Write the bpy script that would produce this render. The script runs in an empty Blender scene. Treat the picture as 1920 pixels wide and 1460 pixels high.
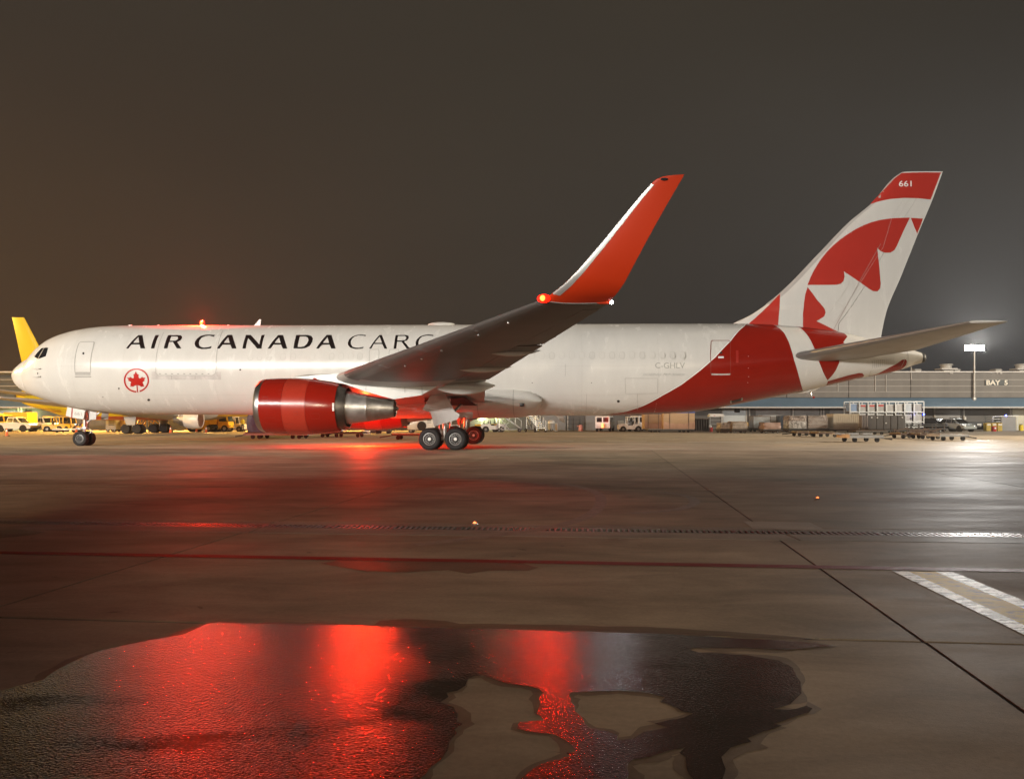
import bpy, bmesh, math, random
from math import sin, cos, pi, radians, sqrt, atan2, asin
from mathutils import Vector, Matrix
from mathutils.geometry import delaunay_2d_cdt

random.seed(7)
SC = bpy.context.scene
COL = SC.collection

# ------------------------------------------------------------------ camera
CH = 1.62                      # eye height of the photographer
FPX, HZ = 1440.0, 785.0        # focal length and horizon row, in the 1920 x 1460 photograph
cam_data = bpy.data.cameras.new("camera")
cam = bpy.data.objects.new("camera", cam_data)
COL.objects.link(cam)
cam.location = (0, 0, CH)
cam.rotation_euler = (radians(90), 0, 0)
cam_data.sensor_width = 36
cam_data.lens = 36 * FPX / 1920
cam_data.shift_y = (HZ - 730) / 1920
cam_data.clip_end = 3000
SC.camera = cam

# ------------------------------------------------------------------ night sky: overcast lit by the town
world = bpy.data.worlds.new("World")
SC.world = world
world.use_nodes = True
nt = world.node_tree
nt.nodes.clear()
N, L = nt.nodes, nt.links
out = N.new("ShaderNodeOutputWorld")
bg = N.new("ShaderNodeBackground")
tc = N.new("ShaderNodeTexCoord")
sep = N.new("ShaderNodeSeparateXYZ")
L.new(tc.outputs["Generated"], sep.inputs[0])
mr = N.new("ShaderNodeMapRange")
mr.inputs["From Min"].default_value, mr.inputs["From Max"].default_value = -0.62, 0.55
L.new(sep.outputs["X"], mr.inputs["Value"])
rampx = N.new("ShaderNodeValToRGB")
rampx.color_ramp.elements[0].color = (0.068, 0.034, 0.017, 1)
rampx.color_ramp.elements[1].color = (0.021, 0.025, 0.032, 1)
e = rampx.color_ramp.elements.new(0.5)
e.color = (0.038, 0.031, 0.025, 1)
L.new(mr.outputs[0], rampx.inputs[0])
mz = N.new("ShaderNodeMapRange")
mz.inputs["From Min"].default_value, mz.inputs["From Max"].default_value = 0.02, 0.5
L.new(sep.outputs["Z"], mz.inputs["Value"])
mixz = N.new("ShaderNodeMix")
mixz.data_type = "RGBA"
mixz.inputs[7].default_value = (0.045, 0.0365, 0.026, 1)
L.new(mz.outputs[0], mixz.inputs[0])
L.new(rampx.outputs[0], mixz.inputs[6])
cn = N.new("ShaderNodeTexNoise")
cn.inputs["Scale"].default_value = 2.2
cn.inputs["Detail"].default_value = 5
cm = N.new("ShaderNodeMapping")
cm.inputs["Scale"].default_value = (1, 1, 2.5)
L.new(tc.outputs["Generated"], cm.inputs[0])
L.new(cm.outputs[0], cn.inputs["Vector"])
cr = N.new("ShaderNodeMapRange")
cr.inputs["To Min"].default_value, cr.inputs["To Max"].default_value = 0.82, 1.18
L.new(cn.outputs["Fac"], cr.inputs["Value"])
vm = N.new("ShaderNodeVectorMath")
vm.operation = "SCALE"
L.new(mixz.outputs[2], vm.inputs[0])
L.new(cr.outputs[0], vm.inputs["Scale"])
L.new(vm.outputs[0], bg.inputs["Color"])
bg.inputs["Strength"].default_value = 0.80
L.new(bg.outputs[0], out.inputs[0])

SC.view_settings.view_transform = "Standard"
SC.view_settings.look = "None"
SC.view_settings.gamma = 1
SC.view_settings.use_curve_mapping = False
SC.view_settings.exposure = 0.0
SC.cycles.use_denoising = True
SC.cycles.max_bounces = 6
SC.cycles.sample_clamp_indirect = 3.0
SC.cycles.caustics_reflective = False
SC.cycles.caustics_refractive = False


def lamp(name, kind, loc, power, color, radius=0.3, target=None, angle=None, blend=0.3, size=None, parent=None):
    d = bpy.data.lights.new(name, kind)
    d.energy = power
    d.color = color
    if kind == "AREA":
        d.shape = "RECTANGLE"
        d.size, d.size_y = size
    else:
        d.shadow_soft_size = radius
    if kind == "SPOT":
        d.spot_size, d.spot_blend = angle, blend
    o = bpy.data.objects.new(name, d)
    COL.objects.link(o)
    o.location = loc
    if target is not None:
        o.rotation_euler = (Vector(target) - Vector(loc)).to_track_quat("-Z", "Y").to_euler()
    if parent:
        o.parent = parent
    return o


WHITE_FLOOD = (1.0, 0.945, 0.86)
SODIUM = (1.0, 0.53, 0.11)


def beacon(name, loc, power, radius, parent, kind="POINT", **k):
    """the red light of an aircraft lamp"""
    return lamp(name, kind, loc, power, (1.0, 0.026, 0.006), radius, parent=parent, **k)


# apron floodlights on the masts behind the photographer's pier (their row of highlights shows on the hull)
MASTS = [(-88, -46, 18.6), (-77, -46, 20.5), (-66, -46, 18.8), (-56, -46, 19.8), (-45, -46, 18.6), (-32, -46, 21.5)]
for m in MASTS:
    lamp("mast_flood", "POINT", m, 88000, WHITE_FLOOD, 0.45)

# masts beyond both edges of the picture light the terminal, its forecourt and the parked equipment
lamp("mast_flood", "SPOT", (92, 50, 21), 170000, (1.0, 0.90, 0.74), 0.45, target=(50, 88, 0), angle=radians(112), blend=0.5)
lamp("mast_flood", "SPOT", (92, 50, 21), 360000, (1.0, 0.83, 0.60), 0.45, target=(20, 59, 0), angle=radians(50), blend=0.6)
lamp("sodium_mast_flood", "SPOT", (-92, 58, 19), 280000, (1.0, 0.58, 0.16), 0.45, target=(-20, 64, 0), angle=radians(50), blend=0.6)
lamp("sodium_mast_flood", "SPOT", (-92, 58, 19), 170000, SODIUM, 0.45, target=(-45, 95, 0), angle=radians(112), blend=0.5)

# ------------------------------------------------------------------ helpers


def new_bm():
    return bmesh.new()


def tag(o, label=None, cat=None, group=None, kind=None):
    if label:
        o["label"] = label
    if cat:
        o["category"] = cat
    if group:
        o["group"] = group
    if kind:
        o["kind"] = kind
    return o


def ob(name, bm, mats, parent=None, loc=(0, 0, 0), rot=None, smooth=True, angle=35, normals=True):
    me = bpy.data.meshes.new(name)
    if normals:
        bmesh.ops.recalc_face_normals(bm, faces=bm.faces[:])
    bm.to_mesh(me)
    bm.free()
    if not isinstance(mats, (list, tuple)):
        mats = [mats]
    for m in mats:
        me.materials.append(m)
    if smooth:
        me.shade_smooth()
        me.set_sharp_from_angle(angle=radians(angle))
    o = bpy.data.objects.new(name, me)
    COL.objects.link(o)
    o.location = loc
    if rot:
        o.rotation_euler = rot
    if parent:
        o.parent = parent
    return o


def again(o, parent=None, loc=None, rot=None):
    c = o.copy()
    COL.objects.link(c)
    if parent is not None:
        c.parent = parent
    if loc is not None:
        c.location = loc
    if rot is not None:
        c.rotation_euler = rot
    return c


def thing(name, label, cat, loc=(0, 0, 0), rz=0.0, group=None):
    o = bpy.data.objects.new(name, None)
    COL.objects.link(o)
    o.location = loc
    o.rotation_euler = (0, 0, rz)
    return tag(o, label, cat, group)


def dup(root, loc, rz, label=None, group=None):
    r = root.copy()
    COL.objects.link(r)
    r.location = loc
    r.rotation_euler = (0, 0, rz)
    if label:
        r["label"] = label
    if group:
        r["group"] = group
    for ch in list(root.children):
        c = ch.copy()
        COL.objects.link(c)
        c.parent = r
        for g in ch.children:
            d = g.copy()
            COL.objects.link(d)
            d.parent = c
    return r


def box(bm, c, s, bev=0.0, rot=None, mi=0):
    m = Matrix.Translation(c) @ (rot.to_4x4() if rot else Matrix()) @ Matrix.Diagonal((s[0], s[1], s[2], 1))
    r = bmesh.ops.create_cube(bm, size=1, matrix=m)
    fs = {f for v in r["verts"] for f in v.link_faces}
    for f in fs:
        f.material_index = mi
    if bev > 0:
        es = list({e for v in r["verts"] for e in v.link_edges})
        q = bmesh.ops.bevel(bm, geom=es, offset=bev, segments=2, affect="EDGES", profile=0.5)
        for f in q["faces"]:
            f.material_index = mi
    return bm


def hexa(bm, pts, mi=0):
    """eight corners: bottom four in order, then the top four in the same order"""
    v = [bm.verts.new(p) for p in pts]
    for q in ((3, 2, 1, 0), (4, 5, 6, 7), (0, 1, 5, 4), (1, 2, 6, 5), (2, 3, 7, 6), (3, 0, 4, 7)):
        f = bm.faces.new([v[i] for i in q])
        f.material_index = mi
    return bm


def tube(bm, p0, p1, r0, r1=None, n=10, mi=0, caps=True):
    p0, p1 = Vector(p0), Vector(p1)
    r1 = r0 if r1 is None else r1
    d = p1 - p0
    m = Matrix.Translation((p0 + p1) / 2) @ d.to_track_quat("Z", "Y").to_matrix().to_4x4()
    r = bmesh.ops.create_cone(bm, cap_ends=caps, segments=n, radius1=max(r0, 1e-4), radius2=max(r1, 1e-4), depth=d.length, matrix=m)
    for f in {f for v in r["verts"] for f in v.link_faces}:
        f.material_index = mi
    return bm


def lathe(bm, prof, axis="x", n=32, at=(0, 0, 0), mi=0, close=False, center=None):
    """prof: (along, radius); axis x, y or z through `at`; center(along) shifts the axis"""
    rings = []
    for a, r in prof:
        ring = []
        dx = center(a) if center else (0, 0)
        for k in range(n):
            t = 2 * pi * k / n
            p, q = r * cos(t) + dx[0], r * sin(t) + dx[1]
            if axis == "x":
                co = (a, p, q)
            elif axis == "y":
                co = (p, a, q)
            else:
                co = (p, q, a)
            ring.append(bm.verts.new((co[0] + at[0], co[1] + at[1], co[2] + at[2])))
        rings.append(ring)
    pairs = list(zip(rings, rings[1:]))
    if close:
        pairs.append((rings[-1], rings[0]))
    for A, B in pairs:
        for k in range(n):
            f = bm.faces.new((A[k], A[(k + 1) % n], B[(k + 1) % n], B[k]))
            f.material_index = mi
    if not close:
        for R, rr in ((rings[0], prof[0][1]), (rings[-1], prof[-1][1])):
            if rr < 0.02 or True:
                pass
    return rings


def cap(bm, ring, mi=0):
    f = bm.faces.new(ring)
    f.material_index = mi


def prism(bm, poly, depth, plane="xz", at=0.0, mi=0):
    """extrude a 2D polygon; plane xz is extruded along y from at to at+depth, xy along z"""
    A, B = [], []
    for a, b in poly:
        if plane == "xz":
            A.append(bm.verts.new((a, at, b)))
            B.append(bm.verts.new((a, at + depth, b)))
        elif plane == "yz":
            A.append(bm.verts.new((at, a, b)))
            B.append(bm.verts.new((at + depth, a, b)))
        else:
            A.append(bm.verts.new((a, b, at)))
            B.append(bm.verts.new((a, b, at + depth)))
    n = len(A)
    fs = [bm.faces.new(A), bm.faces.new(B[::-1])]
    for k in range(n):
        fs.append(bm.faces.new((A[k], B[k], B[(k + 1) % n], A[(k + 1) % n])))
    for f in fs:
        f.material_index = mi
    return bm


def quad(bm, pts, mi=0):
    f = bm.faces.new([bm.verts.new(p) for p in pts])
    f.material_index = mi
    return bm


def grd(u, v):
    """ground point seen at a pixel of the photograph"""
    Y = FPX * CH / (v - HZ)
    return ((u - 960) / FPX * Y, Y)


def at(u, v, Y):
    """point at depth Y seen at a pixel"""
    return Vector(((u - 960) / FPX * Y, Y, CH + (HZ - v) / FPX * Y))


def span(u0, u1, v0, v1, ymax=101.0):
    """x centre, depth, width and height of something standing on the ground between these pixels"""
    Y = min(FPX * CH / (v1 - HZ), ymax)
    return ((u0 + u1) / 2 - 960) / FPX * Y, Y, (u1 - u0) / FPX * Y, CH + (HZ - v0) / FPX * Y


def pchip(xs, ys):
    n = len(xs)
    h = [xs[i + 1] - xs[i] for i in range(n - 1)]
    d = [(ys[i + 1] - ys[i]) / h[i] for i in range(n - 1)]
    m = [d[0]] + [0.0] * (n - 2) + [d[-1]]
    for i in range(1, n - 1):
        if d[i - 1] * d[i] > 0:
            w1, w2 = 2 * h[i] + h[i - 1], h[i] + 2 * h[i - 1]
            m[i] = (w1 + w2) / (w1 / d[i - 1] + w2 / d[i])

    def f(x):
        if x <= xs[0]:
            return ys[0]
        if x >= xs[-1]:
            return ys[-1]
        i = 0
        while x > xs[i + 1]:
            i += 1
        t = (x - xs[i]) / h[i]
        return ((1 + 2 * t) * (1 - t) ** 2 * ys[i] + t * (1 - t) ** 2 * h[i] * m[i] + t * t * (3 - 2 * t) * ys[i + 1] + t * t * (t - 1) * h[i] * m[i + 1])
    return f


def inside(p, loops):
    x, y = p
    c = False
    for lp in loops:
        j = len(lp) - 1
        for i in range(len(lp)):
            xi, yi = lp[i]
            xj, yj = lp[j]
            if (yi > y) != (yj > y) and x < (xj - xi) * (y - yi) / (yj - yi) + xi:
                c = not c
            j = i
    return c


def resample(lp, step):
    r = []
    for i in range(len(lp)):
        a, b = lp[i], lp[(i + 1) % len(lp)]
        d = sqrt((a[0] - b[0]) ** 2 + (a[1] - b[1]) ** 2)
        k = max(1, int(d / step))
        for t in range(k):
            r.append((a[0] + (b[0] - a[0]) * t / k, a[1] + (b[1] - a[1]) * t / k))
    return r


def fill(loops, step):
    """triangulate a 2D region (outer loop and holes) with a regular inner grid"""
    loops = [resample(l, step) for l in loops]
    vs, es = [], []
    for lp in loops:
        b = len(vs)
        vs += [Vector(p) for p in lp]
        es += [(b + i, b + (i + 1) % len(lp)) for i in range(len(lp))]
    xs, ys = [v.x for v in vs], [v.y for v in vs]
    x = min(xs) + step / 2
    while x < max(xs):
        y = min(ys) + step / 2
        while y < max(ys):
            if inside((x, y), loops):
                vs.append(Vector((x, y)))
            y += step
        x += step
    V, E, T, *_ = delaunay_2d_cdt(vs, es, [], 0, 1e-5)
    tris = []
    for t in T:
        c = ((V[t[0]].x + V[t[1]].x + V[t[2]].x) / 3, (V[t[0]].y + V[t[1]].y + V[t[2]].y) / 3)
        if inside(c, loops):
            tris.append(t)
    return V, tris


def smooth_loop(pts, it=2):
    for _ in range(it):
        q = []
        for i in range(len(pts)):
            a, b = pts[i], pts[(i + 1) % len(pts)]
            q.append((a[0] * .75 + b[0] * .25, a[1] * .75 + b[1] * .25))
            q.append((a[0] * .25 + b[0] * .75, a[1] * .25 + b[1] * .75))
        pts = q
    return pts


_tx = {}


def text2d(s, bold=0.0, shear=0.0):
    """triangles of a line of lettering in 2D, height of capitals 1, starting at x = 0; also its width"""
    k = (s, bold, shear)
    if k in _tx:
        return _tx[k]
    c = bpy.data.curves.new("lettering", "FONT")
    c.body = s
    c.offset = bold
    c.shear = shear
    c.resolution_u = 4
    o = bpy.data.objects.new("lettering", c)
    COL.objects.link(o)
    dg = bpy.context.evaluated_depsgraph_get()
    me = o.evaluated_get(dg).to_mesh()
    V = [(v.co.x, v.co.y) for v in me.vertices]
    T = [tuple(p.vertices) for p in me.polygons]
    o.evaluated_get(dg).to_mesh_clear()
    bpy.data.objects.remove(o)
    bpy.data.curves.remove(c)
    x0, x1 = min(v[0] for v in V), max(v[0] for v in V)
    y0, y1 = min(v[1] for v in V), max(v[1] for v in V)
    h = y1 - y0
    V = [((v[0] - x0) / h, (v[1] - y0) / h) for v in V]
    _tx[k] = (V, T, (x1 - x0) / h)
    return _tx[k]


# ------------------------------------------------------------------ materials
_m = {}


def mat(name, col, rough=0.5, metal=0.0, var=0.12, scale=1.5, bump=0.0, bscale=40, coat=0.0, spec=0.5, stretch=(1, 1, 1), rvar=0.0, rnd=0.0):
    if name in _m:
        return _m[name]
    m = bpy.data.materials.new(name)
    m.use_nodes = True
    T = m.node_tree
    N, L = T.nodes, T.links
    b = N["Principled BSDF"]
    b.inputs["Roughness"].default_value = rough
    b.inputs["Metallic"].default_value = metal
    b.inputs["Coat Weight"].default_value = coat
    b.inputs["Coat Roughness"].default_value = 0.08
    b.inputs["Specular IOR Level"].default_value = spec
    tc = N.new("ShaderNodeTexCoord")
    mp = N.new("ShaderNodeMapping")
    mp.inputs["Scale"].default_value = stretch
    L.new(tc.outputs["Object"], mp.inputs[0])
    no = N.new("ShaderNodeTexNoise")
    no.inputs["Scale"].default_value = scale
    no.inputs["Detail"].default_value = 6
    no.inputs["Roughness"].default_value = 0.62
    L.new(mp.outputs[0], no.inputs["Vector"])
    r = N.new("ShaderNodeMapRange")
    r.inputs["From Min"].default_value, r.inputs["From Max"].default_value = 0.28, 0.72
    r.inputs["To Min"].default_value, r.inputs["To Max"].default_value = 1 - var, 1 + var
    L.new(no.outputs["Fac"], r.inputs["Value"])
    v = N.new("ShaderNodeVectorMath")
    v.operation = "SCALE"
    v.inputs[0].default_value = col[:3]
    fac = r.outputs[0]
    if rnd:
        oi = N.new("ShaderNodeObjectInfo")
        rr = N.new("ShaderNodeMapRange")
        rr.inputs["To Min"].default_value, rr.inputs["To Max"].default_value = 1 - rnd, 1 + rnd
        L.new(oi.outputs["Random"], rr.inputs["Value"])
        mu = N.new("ShaderNodeMath")
        mu.operation = "MULTIPLY"
        L.new(fac, mu.inputs[0])
        L.new(rr.outputs[0], mu.inputs[1])
        fac = mu.outputs[0]
    L.new(fac, v.inputs["Scale"])
    L.new(v.outputs[0], b.inputs["Base Color"])
    if rvar:
        r2 = N.new("ShaderNodeMapRange")
        r2.inputs["From Min"].default_value, r2.inputs["From Max"].default_value = 0.3, 0.7
        r2.inputs["To Min"].default_value, r2.inputs["To Max"].default_value = max(0.03, rough - rvar), rough + rvar
        L.new(no.outputs["Fac"], r2.inputs["Value"])
        L.new(r2.outputs[0], b.inputs["Roughness"])
    if bump:
        n2 = N.new("ShaderNodeTexNoise")
        n2.inputs["Scale"].default_value = bscale
        n2.inputs["Detail"].default_value = 4
        L.new(mp.outputs[0], n2.inputs["Vector"])
        bp = N.new("ShaderNodeBump")
        bp.inputs["Strength"].default_value = bump
        bp.inputs["Distance"].default_value = 0.02
        L.new(n2.outputs["Fac"], bp.inputs["Height"])
        L.new(bp.outputs[0], b.inputs["Normal"])
    _m[name] = m
    return m


def glow(name, col, strength, base=(0.8, 0.8, 0.8)):
    if name in _m:
        return _m[name]
    m = bpy.data.materials.new(name)
    m.use_nodes = True
    b = m.node_tree.nodes["Principled BSDF"]
    b.inputs["Base Color"].default_value = (*base, 1)
    b.inputs["Emission Color"].default_value = (*col, 1)
    b.inputs["Emission Strength"].default_value = strength
    _m[name] = m
    return m


WHITE = mat("white_aircraft_paint", (0.62, 0.605, 0.575), 0.24, var=0.04, scale=0.9, stretch=(1.6, 1, 0.35), rvar=0.06)
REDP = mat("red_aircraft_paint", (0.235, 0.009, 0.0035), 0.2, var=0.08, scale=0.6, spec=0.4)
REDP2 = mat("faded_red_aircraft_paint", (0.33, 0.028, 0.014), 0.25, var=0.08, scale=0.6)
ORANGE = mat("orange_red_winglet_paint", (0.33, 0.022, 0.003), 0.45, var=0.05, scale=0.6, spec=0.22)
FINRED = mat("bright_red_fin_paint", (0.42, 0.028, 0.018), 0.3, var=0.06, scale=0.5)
BLACKP = mat("black_lettering_paint", (0.006, 0.004, 0.004), 0.35, var=0.1)
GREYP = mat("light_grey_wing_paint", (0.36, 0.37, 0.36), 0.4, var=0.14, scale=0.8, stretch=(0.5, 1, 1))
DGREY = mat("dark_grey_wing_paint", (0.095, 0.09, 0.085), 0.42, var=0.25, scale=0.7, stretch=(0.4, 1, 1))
PYL = mat("pale_grey_pylon_paint", (0.60, 0.605, 0.59), 0.38, var=0.08, scale=1)
LETG = mat("faint_grey_lettering", (0.34, 0.34, 0.32), 0.4)
LINE = mat("grey_panel_gap", (0.33, 0.32, 0.30), 0.5)
DLINE = mat("dark_panel_gap", (0.05, 0.05, 0.05), 0.6)
PLUG = mat("window_plug_paint", (0.575, 0.56, 0.53), 0.35, var=0.03, rnd=0.03)
SCUFF = mat("scuffed_metal_plate", (0.50, 0.47, 0.45), 0.4, var=0.2, scale=3)
ALU = mat("polished_aluminium", (0.50, 0.49, 0.475), 0.30, 1.0, var=0.08, scale=2)
STEEL = mat("warm_exhaust_steel", (0.44, 0.415, 0.38), 0.40, 1.0, var=0.14, scale=2.5, stretch=(2, 1, 1), rvar=0.06)
DSTEEL = mat("dark_exhaust_steel", (0.17, 0.155, 0.14), 0.38, 1.0, var=0.2, scale=3)
TITAN = mat("gear_steel", (0.45, 0.44, 0.43), 0.35, 0.7, var=0.2, scale=5)
TYRE = mat("tyre_rubber", (0.006, 0.0055, 0.0055), 0.75, var=0.2, scale=8, bump=0.1)
RIM = mat("wheel_rim_grey", (0.22, 0.215, 0.21), 0.4, 0.3, var=0.2, scale=12)
HUB = mat("dark_wheel_hub", (0.03, 0.029, 0.028), 0.5, 0.4, var=0.3, scale=12)
GLASS = mat("dark_window_glass", (0.012, 0.014, 0.016), 0.06, var=0.1)
BLACK = mat("black_void", (0.008, 0.008, 0.008), 0.8)
REDGLOW = glow("red_beacon_glow", (1.0, 0.05, 0.008), 20.0, (0.2, 0.004, 0.002))
REDLENS = glow("red_lens_glow", (1.0, 0.006, 0.001), 5.0, (0.2, 0.004, 0.002))
WHITEGLOW = glow("white_position_light", (0.9, 0.95, 1.0), 40.0)

# ------------------------------------------------------------------ the apron: cast slabs with recessed joints


def concrete(name, base, rough, stain, rnd, bump=0.35, spec=0.03):
    m = bpy.data.materials.new(name)
    m.use_nodes = True
    T = m.node_tree
    N, L = T.nodes, T.links
    b = N["Principled BSDF"]
    b.inputs["Specular IOR Level"].default_value = spec
    tc = N.new("ShaderNodeTexCoord")

    def noise(scale, detail, stretch=(1, 1, 1), rough_=0.6, dist=0.0):
        mp = N.new("ShaderNodeMapping")
        mp.inputs["Scale"].default_value = stretch
        mp.inputs["Rotation"].default_value = (0, 0, radians(5))
        L.new(tc.outputs["Object"], mp.inputs[0])
        n = N.new("ShaderNodeTexNoise")
        n.inputs["Scale"].default_value = scale
        n.inputs["Detail"].default_value = detail
        n.inputs["Roughness"].default_value = rough_
        n.inputs["Distortion"].default_value = dist
        L.new(mp.outputs[0], n.inputs["Vector"])
        return n.outputs["Fac"]

    def rng(x, a, b_, c, d):
        r = N.new("ShaderNodeMapRange")
        for i, q in enumerate((a, b_, c, d)):
            r.inputs[1 + i].default_value = q
        L.new(x, r.inputs[0])
        return r.outputs[0]

    def mul(x, y):
        q = N.new("ShaderNodeMath")
        q.operation = "MULTIPLY"
        L.new(x, q.inputs[0])
        L.new(y, q.inputs[1])
        return q.outputs[0]
    big = rng(noise(0.22, 5, (1, 1.4, 1)), 0.3, 0.7, 1 - stain, 1 + stain)
    mid = rng(noise(1.3, 6, (0.5, 1.3, 1), 0.65, 0.6), 0.3, 0.7, 0.74, 1.24)
    fine = rng(noise(24, 5, (1, 1, 1), 0.7), 0.3, 0.7, 0.90, 1.10)
    spots = rng(noise(3.2, 3, (1, 1, 1), 0.5, 0.3), 0.70, 0.76, 1.0, 0.62)
    oi = N.new("ShaderNodeObjectInfo")
    tone = rng(oi.outputs["Random"], 0, 1, 1 - rnd, 1 + rnd)
    f = mul(mul(mul(big, mid), mul(fine, spots)), tone)
    v = N.new("ShaderNodeVectorMath")
    v.operation = "SCALE"
    v.inputs[0].default_value = base
    L.new(f, v.inputs["Scale"])
    L.new(v.outputs[0], b.inputs["Base Color"])
    L.new(rng(noise(0.5, 5, (0.5, 1.5, 1)), 0.3, 0.7, rough - 0.10, rough + 0.12), b.inputs["Roughness"])
    bp = N.new("ShaderNodeBump")
    bp.inputs["Strength"].default_value = bump
    bp.inputs["Distance"].default_value = 0.006
    L.new(noise(55, 6, (1, 1, 1), 0.7), bp.inputs["Height"])
    L.new(bp.outputs[0], b.inputs["Normal"])
    return m


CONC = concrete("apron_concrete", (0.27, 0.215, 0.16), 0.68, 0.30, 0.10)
CONCFAR = concrete("lit_far_concrete", (0.40, 0.34, 0.27), 0.66, 0.18, 0.0, 0.2)  # same concrete as the slabs; stronger light put into its paler colour
CURB = concrete("drain_curb_concrete", (0.25, 0.215, 0.18), 0.65, 0.15, 0.06)
PATCH = concrete("patch_concrete", (0.33, 0.29, 0.245), 0.6, 0.06, 0.0)
SEAL = mat("dark_joint_sealant", (0.012, 0.011, 0.010), 0.6)

# joint lines: A runs across the view (Y = y0 + n X), B runs away from it (X = x0 + m Y)
LA = [(-1.7, -0.095), (5.868, -0.0961), (10.60, -0.092), (11.80, -0.092), (17.66, -0.09), (25.2, -0.09), (32.8, -0.09), (40.5, -0.09)]
LB = [(2.308 + 7.613 * k, 0.1231 - 0.0015 * k) for k in range(-6, 6)]
LB[5] = (-5.305, 0.1335)


def meet(a, b):
    y0, n = a
    x0, m = b
    Y = (y0 + n * x0) / (1 - n * m)
    return (x0 + m * Y, Y)


corner = [meet(LA[i], LB[j]) for i, j in ((0, 0), (0, -1), (-1, -1), (-1, 0))]
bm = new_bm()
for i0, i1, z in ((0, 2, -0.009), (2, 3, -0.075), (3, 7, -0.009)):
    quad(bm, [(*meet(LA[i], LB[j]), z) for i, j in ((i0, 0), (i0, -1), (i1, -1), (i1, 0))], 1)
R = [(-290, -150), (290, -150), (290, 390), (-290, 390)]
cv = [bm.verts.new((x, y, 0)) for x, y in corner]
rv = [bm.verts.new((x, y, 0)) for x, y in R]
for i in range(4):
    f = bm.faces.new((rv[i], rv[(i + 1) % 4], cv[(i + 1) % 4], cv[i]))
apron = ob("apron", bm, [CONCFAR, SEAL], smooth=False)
tag(apron, "brown concrete apron of large cast slabs with dark joints", "apron", kind="structure")


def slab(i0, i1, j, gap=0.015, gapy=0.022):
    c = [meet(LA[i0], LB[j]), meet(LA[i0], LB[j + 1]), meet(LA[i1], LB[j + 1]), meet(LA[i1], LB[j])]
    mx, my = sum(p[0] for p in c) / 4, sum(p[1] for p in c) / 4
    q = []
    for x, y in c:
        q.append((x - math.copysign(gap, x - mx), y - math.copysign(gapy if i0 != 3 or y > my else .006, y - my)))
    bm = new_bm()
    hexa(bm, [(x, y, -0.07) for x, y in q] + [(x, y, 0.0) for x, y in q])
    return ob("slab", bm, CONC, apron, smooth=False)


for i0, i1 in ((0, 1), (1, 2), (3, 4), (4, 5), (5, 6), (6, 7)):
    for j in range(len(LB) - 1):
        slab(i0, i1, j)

# trench drain between two concrete curbs
drain = thing("trench_drain", "trench drain with slotted metal grate between concrete curbs", None)
drain["kind"] = "structure"
GRATE = mat("grate_steel", (0.13, 0.12, 0.11), 0.46, 0.75, var=0.25, scale=6)
nd = -0.092
for k in range(-5, 5):
    for y0, y1 in ((10.615, 11.14), (11.50, 11.785)):
        xa, xb = -3.75 + 7.6 * k + 0.008, -3.75 + 7.6 * (k + 1) - 0.008
        bm = new_bm()
        hexa(bm, [(x, y + nd * x, z) for z in (-0.03, 0.0) for x, y in ((xa, y0 + (.007 if y0 < 11 else 0) * 0), (xb, y0), (xb, y1), (xa, y1))])
        es = [e for e in bm.edges if all(v.co.z > -0.01 for v in e.verts)]
        bmesh.ops.bevel(bm, geom=es, offset=0.006, segments=1, affect="EDGES")
        ob("curb", bm, CURB, drain, smooth=False)
bm = new_bm()
GW = 0.33
for y in (0.015, GW - 0.015):
    box(bm, (0.5, y, -0.018), (0.984, 0.03, 0.034))
for k in range(13):
    box(bm, (0.02 + k * 0.08, GW / 2, -0.007), (0.030, GW - 0.05, 0.013))
g0 = ob("grate", bm, GRATE, drain, smooth=False)
for k in range(-14, 16):
    o = g0 if k == -14 else again(g0, drain)
    x = k + 0.2
    o.location = (x * cos(atan2(-nd, 1)), 11.155 + nd * x, 0.002 + random.uniform(-0.002, 0.002))
    o.rotation_euler = (0, 0, atan2(nd, 1))
bm = new_bm()
hexa(bm, [(x, y + nd * x, z) for z in (-0.05, -0.034) for x, y in ((-40, 11.0), (40, 11.0), (40, 11.6), (-40, 11.6))])
ob("channel", bm, BLACK, drain, smooth=False)

# painted markings


def worn(name, col, rough, lo, hi, scale, stretch=(1, 1, 1), spec=0.15, under=(0.15, 0.13, 0.11)):
    """paint worn through to the concrete"""
    m = bpy.data.materials.new(name)
    m.use_nodes = True
    N, L = m.node_tree.nodes, m.node_tree.links
    b = N["Principled BSDF"]
    b.inputs["Roughness"].default_value = rough
    b.inputs["Specular IOR Level"].default_value = spec
    tc = N.new("ShaderNodeTexCoord")
    mp = N.new("ShaderNodeMapping")
    mp.inputs["Scale"].default_value = stretch
    L.new(tc.outputs["Object"], mp.inputs[0])
    n = N.new("ShaderNodeTexNoise")
    n.inputs["Scale"].default_value = scale
    n.inputs["Detail"].default_value = 8
    n.inputs["Roughness"].default_value = 0.7
    L.new(mp.outputs[0], n.inputs["Vector"])
    r = N.new("ShaderNodeMapRange")
    r.inputs[1].default_value, r.inputs[2].default_value = lo, hi
    L.new(n.outputs["Fac"], r.inputs[0])
    n2 = N.new("ShaderNodeTexNoise")
    n2.inputs["Scale"].default_value = 2.0
    n2.inputs["Detail"].default_value = 4
    L.new(tc.outputs["Object"], n2.inputs["Vector"])
    mx = N.new("ShaderNodeMix")
    mx.data_type = "RGBA"
    mx.inputs[6].default_value = (*under, 1)
    mx.inputs[7].default_value = (*col, 1)
    L.new(r.outputs[0], mx.inputs[0])
    L.new(mx.outputs[2], b.inputs["Base Color"])
    bp = N.new("ShaderNodeBump")
    bp.inputs["Strength"].default_value = 0.6
    bp.inputs["Distance"].default_value = 0.01
    L.new(n.outputs["Fac"], bp.inputs["Height"])
    L.new(bp.outputs[0], b.inputs["Normal"])
    return m


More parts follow.
